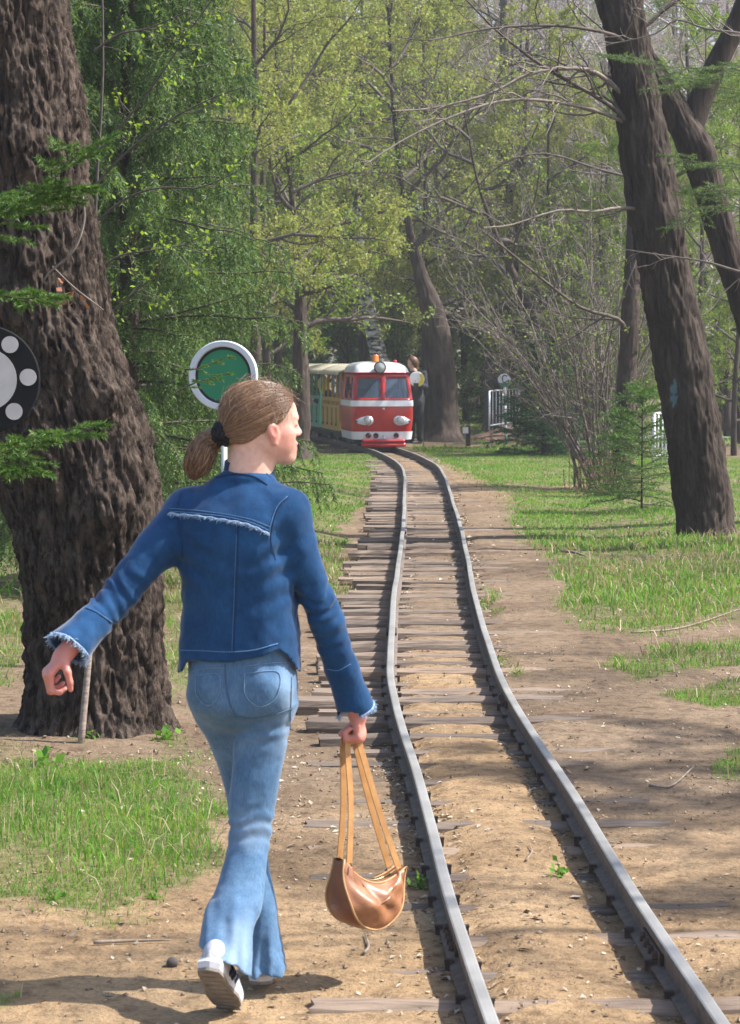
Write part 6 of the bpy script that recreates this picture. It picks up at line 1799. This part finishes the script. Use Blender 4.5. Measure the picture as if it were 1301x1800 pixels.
def spruce(root, h, rbase, seed, nwh, per, ntw, tl, nlen, nper, mat, twigm=TWIG_D, droop=.10, zmin=.15, hang=.25, width=.0022, off=(0, 0, 0), rtop=.05, r_tr=.05):
    r = np.random.default_rng(seed)
    g = Geo(); tube(g, [(0, 0, -.05), (0, 0, h * .5), (0, 0, h)], [r_tr, r_tr * .6, .006], 10, 10); build('trunk', g, BARK_D, root, True)
    zs = np.linspace(zmin, h * .985, nwh); S = []; D = []; L = []
    for z in zs:
        u = 1 - z / h; ln = rtop + (rbase - rtop) * u ** .85
        k0 = r.uniform(0, 6.28); n = per
        for k in range(n):
            a = k0 + k * 2 * np.pi / n + r.normal(0, .2); e = r.uniform(-.10, .22) + .5 * (1 - u)
            S.append((0, 0, z + r.uniform(-.06, .06))); D.append((math.cos(a), math.sin(a), e)); L.append(ln * r.uniform(.72, 1.12))
    S, D, L = np.array(S), np.array(D), np.array(L)
    P1 = grow(S, D, L, 7, .06, (0, 0, -droop * .35), seed + 1); P1[:, -2:, 2] += (L * .03)[:, None]
    R1 = taper(np.full(len(S), max(.005, h * .0016)), 7, .3); bg = Geo(); bg.add(*tubes(P1, R1, 4))
    S, D, q, pi, t = children_of(P1, R1, ntw, .12, 1.0, seed + 2, .85, .75)
    l2 = tl * (1.15 - .6 * t) * np.minimum(1, L[pi] / (rbase * .5)) * r.uniform(.6, 1.2, len(S))
    D = norm(D + np.array([0, 0, -hang]))
    P2 = grow(S, D, l2, 4, .10, (0, 0, -hang * .5), seed + 3); bg.add(*tubes(P2[::3], np.full(P2[::3].shape[:2], .0022), 3))
    build('branches', bg, twigm, root, True, kind='stuff')
    ng = Geo(); ng.add(*needle_faces(P2, None, nlen, nper, seed + 4, width)); ng.add(*needle_faces(P1, None, nlen, nper * 2, seed + 5, width))
    build('needles', ng, mat, root, False, kind='stuff')
    return P1, P2

# the tall drooping spruces behind the great trunk
p = at(228, 640, 17.5); sp1 = thing('spruce_tree', 'tall spruce with drooping mossy green branches behind the green signal disc', 'spruce', (p[0], 17.5, 0))
spruce(sp1, 7.6, 1.50, 5, 30, 8, 38, .38, .042, 11, NEEDLE, hang=.8, width=.0056, droop=.20, r_tr=.09, zmin=.5)
copy_tree(sp1, (at(120, 640, 21.5)[0], 21.5, 0), 1.3, 1.3, 'tall spruce standing beyond the great furrowed trunk, half hidden by it')
copy_tree(sp1, (at(250, 640, 25.5)[0], 25.5, 0), 2.6, 1.3, 'second tall spruce just behind the drooping one by the signal disc')
copy_tree(sp1, (p[0] - 2.6, 15.5, 0), 4.1, 1.1, 'tall spruce growing left of the great furrowed trunk')
# the dark bushy one near the letter sign and the young one by the leaning tree
b0 = ground(956, 800); ds = thing('spruce_bush', 'dense dark green bushy spruce behind the letter sign', 'spruce', (b0[0], b0[1], float(ground_z(b0[0], b0[1]))))
spruce(ds, 1.95, 1.0, 15, 14, 9, 14, .30, .045, 8, NEEDLE_D, hang=.1, width=.009, droop=.05, zmin=.05, rtop=.25)
b0 = ground(1128, 905); ys_ = thing('young_spruce', 'light green young spruce growing beside the ridged leaning trunk', 'spruce', (b0[0], b0[1], float(ground_z(b0[0], b0[1]))))
spruce(ys_, 1.3, .80, 25, 10, 6, 9, .30, .030, 8, NEEDLE_L, hang=.10, width=.0046, droop=.10, zmin=.05, r_tr=.014, rtop=.16)
b0 = ground(1090, 872); copy_tree(ys_, (b0[0], b0[1], float(ground_z(b0[0], b0[1]))), 2.0, .8, 'smaller young spruce at the foot of the bare shrub')

# spruce sprays hanging into the picture at the far left, close by
def spray(root, pts, d0, d1, n, l, seed, nl=.022, per=20, w=.0023, mat=NEEDLE_L):
    off = np.array(root.location)
    P = np.array([at(q[0], q[1], d0 + (d1 - d0) * k / (len(pts) - 1)) for k, q in enumerate(pts)])
    K = 10; q = interp_curve(np.linspace(0, 1, K), np.column_stack([np.linspace(0, 1, len(P)), P]))[None]
    R_ = np.linspace(.005, .002, K)[None]; g = Geo(); g.add(*tubes(q, R_, 5))
    S, D, rr, pi, t = children_of(q, R_, n, .1, .97, seed, .85, .8)
    P2 = grow(S, D, l * (1.15 - .7 * t), 5, .06, (0, 0, -.03), seed + 1); g.add(*tubes(P2, taper(np.full(len(S), .0022), 5, .6), 3))
    S, D, rr, pi, t = children_of(P2, np.full(P2.shape[:2], .002), 4, .3, .95, seed + 5, .75, .9)
    P3 = grow(S, D, np.full(len(S), l * .32), 4, .06, (0, 0, -.02), seed + 6); g.add(*tubes(P3, taper(np.full(len(S), .0016), 4, .6), 3))
    g.V = [v - off for v in g.V]; b = build('spray', g, TWIG_D, root, True)
    ng = Geo(); ng.add(*needle_faces(P2, None, nl, per, seed + 2, w)); ng.add(*needle_faces(P3, None, nl, per, seed + 4, w)); ng.add(*needle_faces(q, None, nl, per, seed + 3, w)); ng.V = [v - off for v in ng.V]
    build('needles', ng, mat, b, kind='stuff')
nsp = thing('spruce_tree', 'spruce beside the dotted black signal disc, bright green sprays reaching past the great trunk', 'spruce', (-2.05, 8.2, 0))
g = Geo(); tube(g, [(0, 0, 0), (0, 0, 2), (0, 0, 4.2)], [.07, .05, .01], 10, 10); build('trunk', g, BARK_D, nsp, True)
for k, (pts, d0, d1, n, l) in enumerate((([(-120, 420), (-40, 385), (20, 370), (80, 330), (148, 258)], 8.2, 7.9, 15, .22), ([(-120, 360), (-20, 352), (60, 345), (128, 330)], 8.2, 8.0, 13, .18),
                                         ([(-140, 540), (-60, 520), (0, 520), (45, 525), (78, 520)], 8.2, 8.0, 9, .13), ([(-140, 830), (-60, 810), (20, 790), (80, 770), (132, 752)], 8.1, 7.8, 15, .19),
                                         ([(-150, 790), (-80, 800), (0, 812), (50, 822)], 8.2, 8.0, 9, .15))):
    spray(nsp, pts, d0, d1, n, l, 300 + 10 * k)
# a sprig that crosses the face of the green disc
for k, pts in enumerate(([(300, 640), (335, 650), (370, 640), (398, 628)], [(310, 690), (345, 672), (372, 665), (396, 658)])): spray(sp1, pts, 12.4, 12.2, 7, .07, 380 + k * 10, .016, 9, .0016, NEEDLE_L)
# needled sprays round the leaning trunks
lsp = thing('larch_tree', 'larch beyond the right bank with thin dark green sprays crossing the leaning trunks', 'larch', (5.0, 21.0, 0))
g = Geo(); tube(g, [(0, 0, 0), (0, 0, 4), (.1, 0, 8)], [.14, .09, .02], 10, 10); build('trunk', g, BARK_D, lsp, True)
for k, pts in enumerate(([(1420, 150), (1330, 130), (1230, 120), (1150, 115), (1070, 95)], [(1420, 170), (1330, 165), (1250, 150), (1170, 150)], [(1420, 330), (1340, 300), (1260, 290), (1200, 280)], [(1420, 400), (1340, 380), (1270, 360), (1190, 395)], [(1420, 90), (1330, 100), (1260, 130), (1190, 140)], [(1420, 350), (1340, 340), (1280, 335), (1230, 330)])):
    spray(lsp, pts, 21.0, 20.6, 16, .42, 420 + k * 10, .030, 10, .0030, NEEDLE)

# ---------------------------------------------------------------- the bare many-stemmed shrub
b0 = ground(1056, 858); shb = thing('bare_shrub', 'tall bare many-stemmed shrub fanning out behind the young spruce', 'shrub', (b0[0], b0[1], 0)); r = np.random.default_rng(3)
N = 34; S = np.stack([r.normal(0, .13, N), r.normal(0, .13, N), np.zeros(N)], -1)
tx = r.uniform(-1.15, .55, N); D = np.stack([tx * .55 + .02, r.normal(0, .22, N), np.ones(N)], -1)
P1 = grow(S, D, r.uniform(2.2, 4.2, N), 10, .07, np.stack([tx * .03, 0 * tx, 0 * tx], -1), 90); R1 = taper(r.uniform(.012, .028, N), 10, .2)
g = Geo(); g.add(*tubes(P1, R1, 5))
for k in range(N):
    pass
build('stems', g, TWIG, shb, True, kind='stuff')
S, D, q, pi, t = children_of(P1, R1, 9, .25, .98, 91, .55); P2 = grow(S, D, .9 * (1.15 - .6 * t), 6, .14, (0, 0, .03), 92); R2 = taper(np.maximum(q * .5, .004), 6, .4); g = Geo(); g.add(*tubes(P2, R2, 4))
S, D, q, pi, t = children_of(P2, R2, 5, .2, 1, 93, .6); P3 = grow(S, D, .35 * (1.1 - .5 * t), 4, .18, (0, 0, .02), 94); g.add(*tubes(P3, taper(np.full(len(S), .0038), 4, .7), 3)); build('twigs', g, TWIG, shb, True, kind='stuff')
i = r.integers(0, len(P3), 1500); g = Geo(); g.add(*leaf_faces(P3[i, 3] + r.normal(0, .02, (1500, 3)), .045, 95)); build('young_leaves', g, LEAF_G, shb, kind='stuff')
# stiff dry stalks at its foot
x = b0[0] + r.normal(.05, .28, 90); y = b0[1] - .7 + r.normal(0, .35, 90); S = np.stack([x, y, ground_z(x, y)], -1) - np.array([b0[0], b0[1], 0])
P = grow(S, np.stack([r.normal(0, .2, 90), r.normal(0, .2, 90), np.ones(90)], -1), r.uniform(.2, .6, 90), 4, .08, (0, 0, 0), 96); g = Geo(); g.add(*tubes(P, np.full((90, 4), .006), 3)); build('dry_stalks', g, surf('reddish_stalk', (0.30, 0.17, 0.11), (0.17, 0.09, 0.06), 9, .9, .1), shb, True, kind='stuff')

# ---------------------------------------------------------------- the wood behind
def trunk_px(name, lab, rows, d, mat, seed, amp=.02, crown=None, seg=48, dz=.06, leafs=2600, nl=9, lm=LEAF_Y, l=(1.6, 3.4), ls=.06):
    rw = px_rows(rows, d); rw = [q for q in rw]
    root = thing(name, lab, 'tree', (rw[0][1], rw[0][2], 0)); off = np.array(root.location)
    V, a3, a4 = trunk_mesh(rw, seg, dz, amp, 4, 1.4, seed, flare=(.22, .22, 5, .3)); build('trunk', (V - off, a3, a4), mat, root, True)
    if crown:
        r = np.random.default_rng(seed); t0, t1 = crown; tops = np.array(sorted(rw))
        zz = np.linspace(t0, tops[-1, 0], nl); c = interp_curve(zz, tops)
        bare_crown(root, np.column_stack([c[:, :2], zz]), np.stack([np.cos(np.arange(nl) * 2.4), np.sin(np.arange(nl) * 2.4), r.uniform(.1, .7, nl)], -1), r.uniform(*l, nl), np.linspace(.06, .03, nl), seed, TWIG_D, 8, 7, leaf=lm, leafn=leafs, leafsize=ls, offs=off)
    return root
trunk_px('old_tree', 'thick dark trunk with flared base just right of the red locomotive', [(780, 732, 820), (768, 738, 812), (720, 746, 806), (650, 748, 801), (590, 744, 792), (540, 738, 780), (490, 728, 756), (430, 718, 734), (350, 706, 716), (200, 690, 696), (0, 680, 684)], 49.5, BARK_D, 101, .03, (4.0, 14), 60, leafs=6000, nl=12)
trunk_px('old_tree', 'grey-brown trunk standing behind the round letter sign', [(762, 846, 902), (740, 850, 898), (650, 852, 896), (560, 860, 893), (480, 866, 892), (300, 874, 894), (0, 880, 894), (-300, 884, 892)], 57, BARK_G, 102, .02, (4.0, 14), leafs=6000, nl=12, lm=LEAF_G)
trunk_px('birch_tree', 'white birch with black-marked bark leaning behind the locomotive roof', [(770, 676, 716), (700, 668, 700), (640, 654, 684), (560, 638, 664), (500, 630, 650), (400, 622, 638), (200, 610, 620), (-100, 600, 606)], 53, BIRCH, 103, .004, (4.0, 14), leafs=7000, nl=13)
trunk_px('rough_tree', 'rough dark trunk standing in front of the carriages, behind the girl', [(812, 500, 562), (800, 508, 552), (740, 512, 546), (660, 514, 544), (600, 516, 542), (520, 518, 538), (400, 512, 524), (250, 500, 506)], 40.5, BARK_D, 104, .02, (2.2, 10), leafs=5000, nl=12, lm=LEAF_G, l=(1.2, 2.4))
trunk_px('dark_tree', 'dark slanting stem of a leafing tree above the railing', [(770, 1000, 1030), (650, 960, 985), (560, 930, 950), (470, 890, 904), (400, 862, 872), (330, 840, 846), (200, 815, 818)], 44, BARK_D, 105, .008, (2.5, 10), leafs=2200, nl=9, lm=LEAF_G, seg=20)

def forest_tree(name, lab, seed, h, leaf, nleaf, lsize, nlimb=16, lean=.03, rl=.27, tw=TWIG_D, z0=.18, barkm=BARK_D, n1=8, n2=8, trop=(0, 0, .03)):
    root = thing(name, lab, 'tree'); r = np.random.default_rng(seed)
    t = np.linspace(0, 1, 9); q = np.column_stack([np.cumsum(r.normal(0, lean, 9)) * h * .1, np.cumsum(r.normal(0, lean, 9)) * h * .1, t * h]); q[:, :2] -= q[0, :2]; q[0, 2] = -.1
    g = Geo(); R_ = np.linspace(.022 * h * .42, .015, 9); tube(g, q, R_, 9, 24); build('trunk', g, barkm, root, True)
    u = np.linspace(z0, .97, nlimb); c = interp_curve(u, np.column_stack([t, q]))
    a = np.arange(nlimb) * 2.4 + r.normal(0, .3, nlimb)
    bare_crown(root, c, np.stack([np.cos(a), np.sin(a), r.uniform(.15, .8, nlimb)], -1), h * rl * (1.12 - .75 * np.abs(u - .45) * 1.3) * r.uniform(.75, 1.15, nlimb), .010 * h * .45 * (1.1 - .8 * u), seed + 5, tw, n1, n2, trop, leaf, nleaf, lsize, twig_mat=tw)
    return root
LT = [forest_tree('leafing_tree', 'tree in the wood hazed with tiny yellow-green spring leaves', 201, 13.5, LEAF_Y, 40000, .065),
      forest_tree('leafing_tree', 'tree in the wood hazed with tiny yellow-green spring leaves', 202, 11.5, LEAF_Y, 37000, .065, 18),
      forest_tree('leafing_tree', 'tree in the wood with fresh mid-green spring leaves', 203, 12.5, LEAF_G, 37000, .069, 17, z0=.10),
      forest_tree('bare_tree', 'leafless tree in the wood with a dense haze of mauve-grey twigs', 204, 14.0, BUD, 3500, .04, 20, rl=.24, tw=TWIG_M, n1=11, n2=11, trop=(0, 0, .05)),
      forest_tree('bare_tree', 'leafless tree in the wood with a dense haze of mauve-grey twigs', 205, 12.5, BUD, 3500, .04, 19, rl=.25, tw=TWIG_M, n1=11, n2=11, trop=(0, 0, .05)),
      forest_tree('leafy_bush', 'dense dark green bush in the undergrowth of the wood', 206, 4.6, LEAF_D, 20000, .085, 20, rl=.36, z0=.04)]
GRP = ['leafing trees in the wood', 'leafing trees in the wood', 'green leafing trees in the wood', 'bare trees in the wood', 'bare trees in the wood', 'dark bushes of the undergrowth']
placed = [False] * 6
def place_words(px):
    return ('beyond the tall spruces' if px < 350 else 'rising behind the carriages' if px < 600 else 'behind the locomotive and the birch' if px < 820
            else 'behind the letter sign and the railing' if px < 1040 else 'beyond the leaning trunks')
LOOK = ['tree hazed with tiny yellow-green spring leaves', 'spreading tree flecked with yellow-green spring leaves', 'tree with fresh mid-green spring leaves', 'leafless tall tree with a haze of mauve-grey twigs', 'leafless spreading tree with dense mauve-grey twigs', 'dense dark green bush of the undergrowth']
def plant(kind, px, d, sc=1.0, seed=0):
    r = random.Random(seed * 31 + kind); x = (px - CX) / F_PX * d
    z = float(ground_z(np.array(x), np.array(d), False)) - .02
    rz = r.uniform(0, 6.28)
    if not placed[kind]:
        o = LT[kind]; o.location = (x, d, z); o.rotation_euler = (0, 0, rz); o.scale = (sc,) * 3; o['label'] = LOOK[kind] + ' ' + place_words(px); o['group'] = GRP[kind] + ' ' + place_words(px); placed[kind] = True
        return o
    return copy_tree(LT[kind], (x, d, z), rz, sc, LOOK[kind] + ' ' + place_words(px), GRP[kind] + ' ' + place_words(px))
spots = [  # kind, px, distance, scale
    (0, 490, 50, .85), (1, 470, 44, .85), (0, 640, 58, .95), (1, 760, 60, 1.0), (2, 420, 52, .9), (0, 520, 62, 1.05), (1, 690, 70, 1.1), (3, 820, 66, .95), (4, 950, 60, .85), (0, 380, 70, 1.1),
    (3, 930, 58, .95), (4, 1060, 55, .95), (3, 1180, 60, 1.0), (4, 860, 74, 1.1), (3, 1000, 72, 1.1), (4, 1280, 52, .9), (3, 1360, 66, 1.0), (2, 1240, 44, .62), (2, 1120, 50, .55), (1, 1010, 55, .6),
    (0, 780, 86, 1.2), (1, 600, 84, 1.2), (2, 460, 86, 1.2), (4, 1120, 84, 1.2), (3, 940, 92, 1.25), (0, 250, 60, 1.0), (2, 120, 48, .9), (1, 0, 58, 1.0), (2, -150, 44, .9), (2, -300, 64, 1.0), (4, 1500, 58, 1.0), (2, 1480, 46, .7), (3, 1650, 70, 1.1),
    (0, 300, 92, 1.2), (1, 1240, 92, 1.2), (0, 700, 104, 1.3), (4, 880, 104, 1.3), (3, 1060, 104, 1.3), (1, 520, 104, 1.3),
    (0, 450, 38, .78), (1, 330, 40, .9), (1, 745, 53, .9), (4, 890, 60, .95), (0, 600, 66, 1.0), (3, 830, 78, 1.1), (0, 560, 78, 1.15), (1, 660, 94, 1.25), (0, 480, 96, 1.3), (3, 880, 62, 1.0), (4, 970, 66, 1.05), (3, 1110, 66, 1.05), (4, 1200, 72, 1.1), (3, 1290, 78, 1.15), (4, 1020, 88, 1.2), (3, 1180, 96, 1.3), (4, 1340, 98, 1.3), (3, 860, 98, 1.3), (3, 1000, 96, 1.25), (4, 940, 84, 1.1), (4, 1110, 56, .85), (3, 1010, 57, .8), (4, 900, 57, .85), (3, 1200, 50, .8), (4, 1270, 56, .9), (0, 700, 80, 1.1), (3, 790, 70, 1.0), (0, 780, 64, .9), (1, 850, 68, .95), (0, 910, 76, 1.0), (1, 640, 64, .95), (2, 990, 54, .45), (2, 1060, 52, .5), (2, 1170, 46, .45), (2, 1290, 42, .5), (0, 1300, 48, .55), (2, 1230, 54, .6), (1, 940, 56, .5), (0, 965, 53, .7), (2, 1100, 58, .8), (0, 1190, 64, .9), (1, 1030, 60, .8),
    (5, 610, 60, .95), (5, 700, 63, .9), (5, 560, 64, 1.0), (5, 790, 66, .95), (5, 860, 64, .8), (5, 930, 68, .9), (5, 430, 56, .9), (5, 400, 48, .7), (5, 1020, 66, .8), (5, 1120, 64, .8), (5, 1220, 58, .75), (5, 1320, 54, .8), (5, 300, 50, .8), (5, 640, 74, 1.2), (5, 740, 76, 1.2), (5, 500, 74, 1.2), (5, 840, 78, 1.2), (5, 960, 80, 1.2), (5, 1080, 80, 1.2), (5, 160, 40, .8), (5, 20, 36, .8), (5, -100, 30, .7)]
for k, (kd, px, d, sc) in enumerate(spots): plant(kd, px, d, sc, k)
# beyond them the wood is one mass of twigs and leaves
r = np.random.default_rng(404); n = 46000
C = np.stack([r.uniform(-38, 38, n), r.uniform(112, 128, n), r.uniform(0, 1, n) ** .9 * 23.5], -1)
k_ = fbm(C * .16, 3, 8) > -.4; C = C[k_]
fw = Geo(); fw.add(*leaf_faces(C, .50, 405, .3, .6)); build('distant_wood', fw, leaf_mat('distant_leaves', [(0.10, 0.13, 0.03), (0.15, 0.16, 0.05), (0.16, 0.13, 0.09), (0.08, 0.10, 0.03), (0.17, 0.14, 0.11)], .4), kind='stuff')
# three bare trees outside the picture to the right, whose twigs dapple the track
for k, (x, y, kd, sc, lab) in enumerate(((6.2, 7.0, 3, .62, 'bare tree whose twigs shade the near end of the track'), (8.0, 9.3, 0, .66, 'leafing tree that dapples the path beside the near rails'), (9.0, 13.0, 4, .75, 'bare spreading tree beyond the right grass bank'), (9.0, 19.5, 3, .7, 'bare tall tree beyond the larch'))):
    copy_tree(LT[kd], (x, y, 0), 1.0 + k * 2, sc, lab, 'trees right of the path')

# a sapling with bright new leaves in front of the drooping spruce
sap = thing('sapling', 'thin sapling with scattered bright yellow-green leaves between the great trunk and the spruce', 'sapling', (at(170, 640, 13.8)[0], 13.8, 0)); off = np.array(sap.location)
g = Geo(); tube(g, [(0, 0, 0), (.06, 0, 1.2), (.0, 0, 2.4), (.05, 0, 3.4), (.02, 0, 4.7)], [.014, .012, .009, .007, .004], 7, 16); build('stem', g, TWIG_D, sap, True)
for k, pts in enumerate(([(168, 270), (210, 225), (270, 150), (330, 60), (380, -10)], [(165, 330), (220, 270), (300, 210), (380, 170), (440, 150)], [(165, 480), (210, 450), (270, 440), (330, 430)], [(165, 90), (210, 60), (260, 50), (330, 20)], [(170, 390), (220, 350), (280, 330), (350, 330), (420, 300)], [(185, 560), (230, 520), (290, 470)])):
    P = np.array([at(q[0], q[1], 13.8 - .1 * i) for i, q in enumerate(pts)]); q = interp_curve(np.linspace(0, 1, 12), np.column_stack([np.linspace(0, 1, len(P)), P]))[None]
    g = Geo(); R_ = np.linspace(.008, .003, 12)[None]; g.add(*tubes(q, R_, 5))
    S, D, rr, pi, t = children_of(q, R_, 12, .1, 1, 700 + k, .7); P2 = grow(S, D, np.full(len(S), .22), 4, .15, (0, 0, .03), 710 + k); g.add(*tubes(P2, np.full(P2.shape[:2], .0022), 3))
    g.V = [v - off for v in g.V]; b = build('branch', g, TWIG_D, sap, True)
    r = np.random.default_rng(720 + k); i = r.integers(0, len(P2), 80); C = P2[i, r.integers(2, 4, 80)] + r.normal(0, .016, (80, 3)) - off
    lg = Geo(); lg.add(*leaf_faces(C, .032, 730 + k, .4, .6)); build('leaves', lg, leaf_mat('bright_leaf', [(0.22, 0.33, 0.03), (0.29, 0.39, 0.05), (0.17, 0.27, 0.03)], .5) if k == 0 else bpy.data.materials['bright_leaf'], b, kind='stuff')

# broad-leaved weeds
WEED = leaf_mat('weed_leaf', [(0.14, 0.30, 0.03), (0.18, 0.36, 0.04), (0.10, 0.24, 0.03)], .4)
for k, (px, py, sz, lab) in enumerate(((80, 1345, .06, 'bright broad-leaved weed at the top of the left grass patch'), (735, 1560, .035, 'small weed growing against the left rail beside the handbag'), (96, 1588, .025, 'tiny bright weed below the left grass patch'), (160, 1300, .03, 'small pale weed at the foot of the wooden stake'), (290, 1300, .05, 'leafy weed at the foot of the great trunk'), (270, 1585, .02, 'tiny round-leaved weed at the edge of the left grass patch'), (985, 1545, .03, 'sparse weed on the sand just right of the right rail'))):
    c = ground(px, py); r = np.random.default_rng(800 + k); n = 22; a = r.uniform(0, 6.28, n); z0 = float(ground_z(c[0], c[1]))
    C = np.stack([r.normal(0, sz * .5, n), r.normal(0, sz * .5, n), np.abs(r.normal(0, sz * .5, n))], -1)
    wd = thing('weed', lab, 'weed', (c[0], c[1], z0)); g = Geo(); g.add(*leaf_faces(C, sz * .8, 810 + k, .8, .6, np.stack([np.cos(a), np.sin(a), np.full(n, .5)], -1))); build('leaves', g, WEED, wd)
    g = Geo(); g.add(*tubes(np.stack([np.zeros((n, 3)), C * .6 + np.array([0, 0, .003]), C], 1), np.full((n, 3), .0012), 3)); build('stems', g, WEED, wd)

# ================================================================ the air between
hz = Geo(); hz.box((0, 45, 11.6), (190, 175, 26.0))
haze = build('haze', hz, None, kind='stuff')
hm = bpy.data.materials.new('pale_air'); hm.use_nodes = True; hn = hm.node_tree
for n_ in list(hn.nodes):
    if n_.type == 'BSDF_PRINCIPLED': hn.nodes.remove(n_)
pv = hn.nodes.new('ShaderNodeVolumePrincipled'); pv.inputs['Color'].default_value = (0.93, 0.95, 1.0, 1); pv.inputs['Density'].default_value = 0.0009; pv.inputs['Anisotropy'].default_value = 0.3
hn.links.new(pv.outputs[0], hn.nodes['Material Output'].inputs['Volume']); haze.data.materials.append(hm)
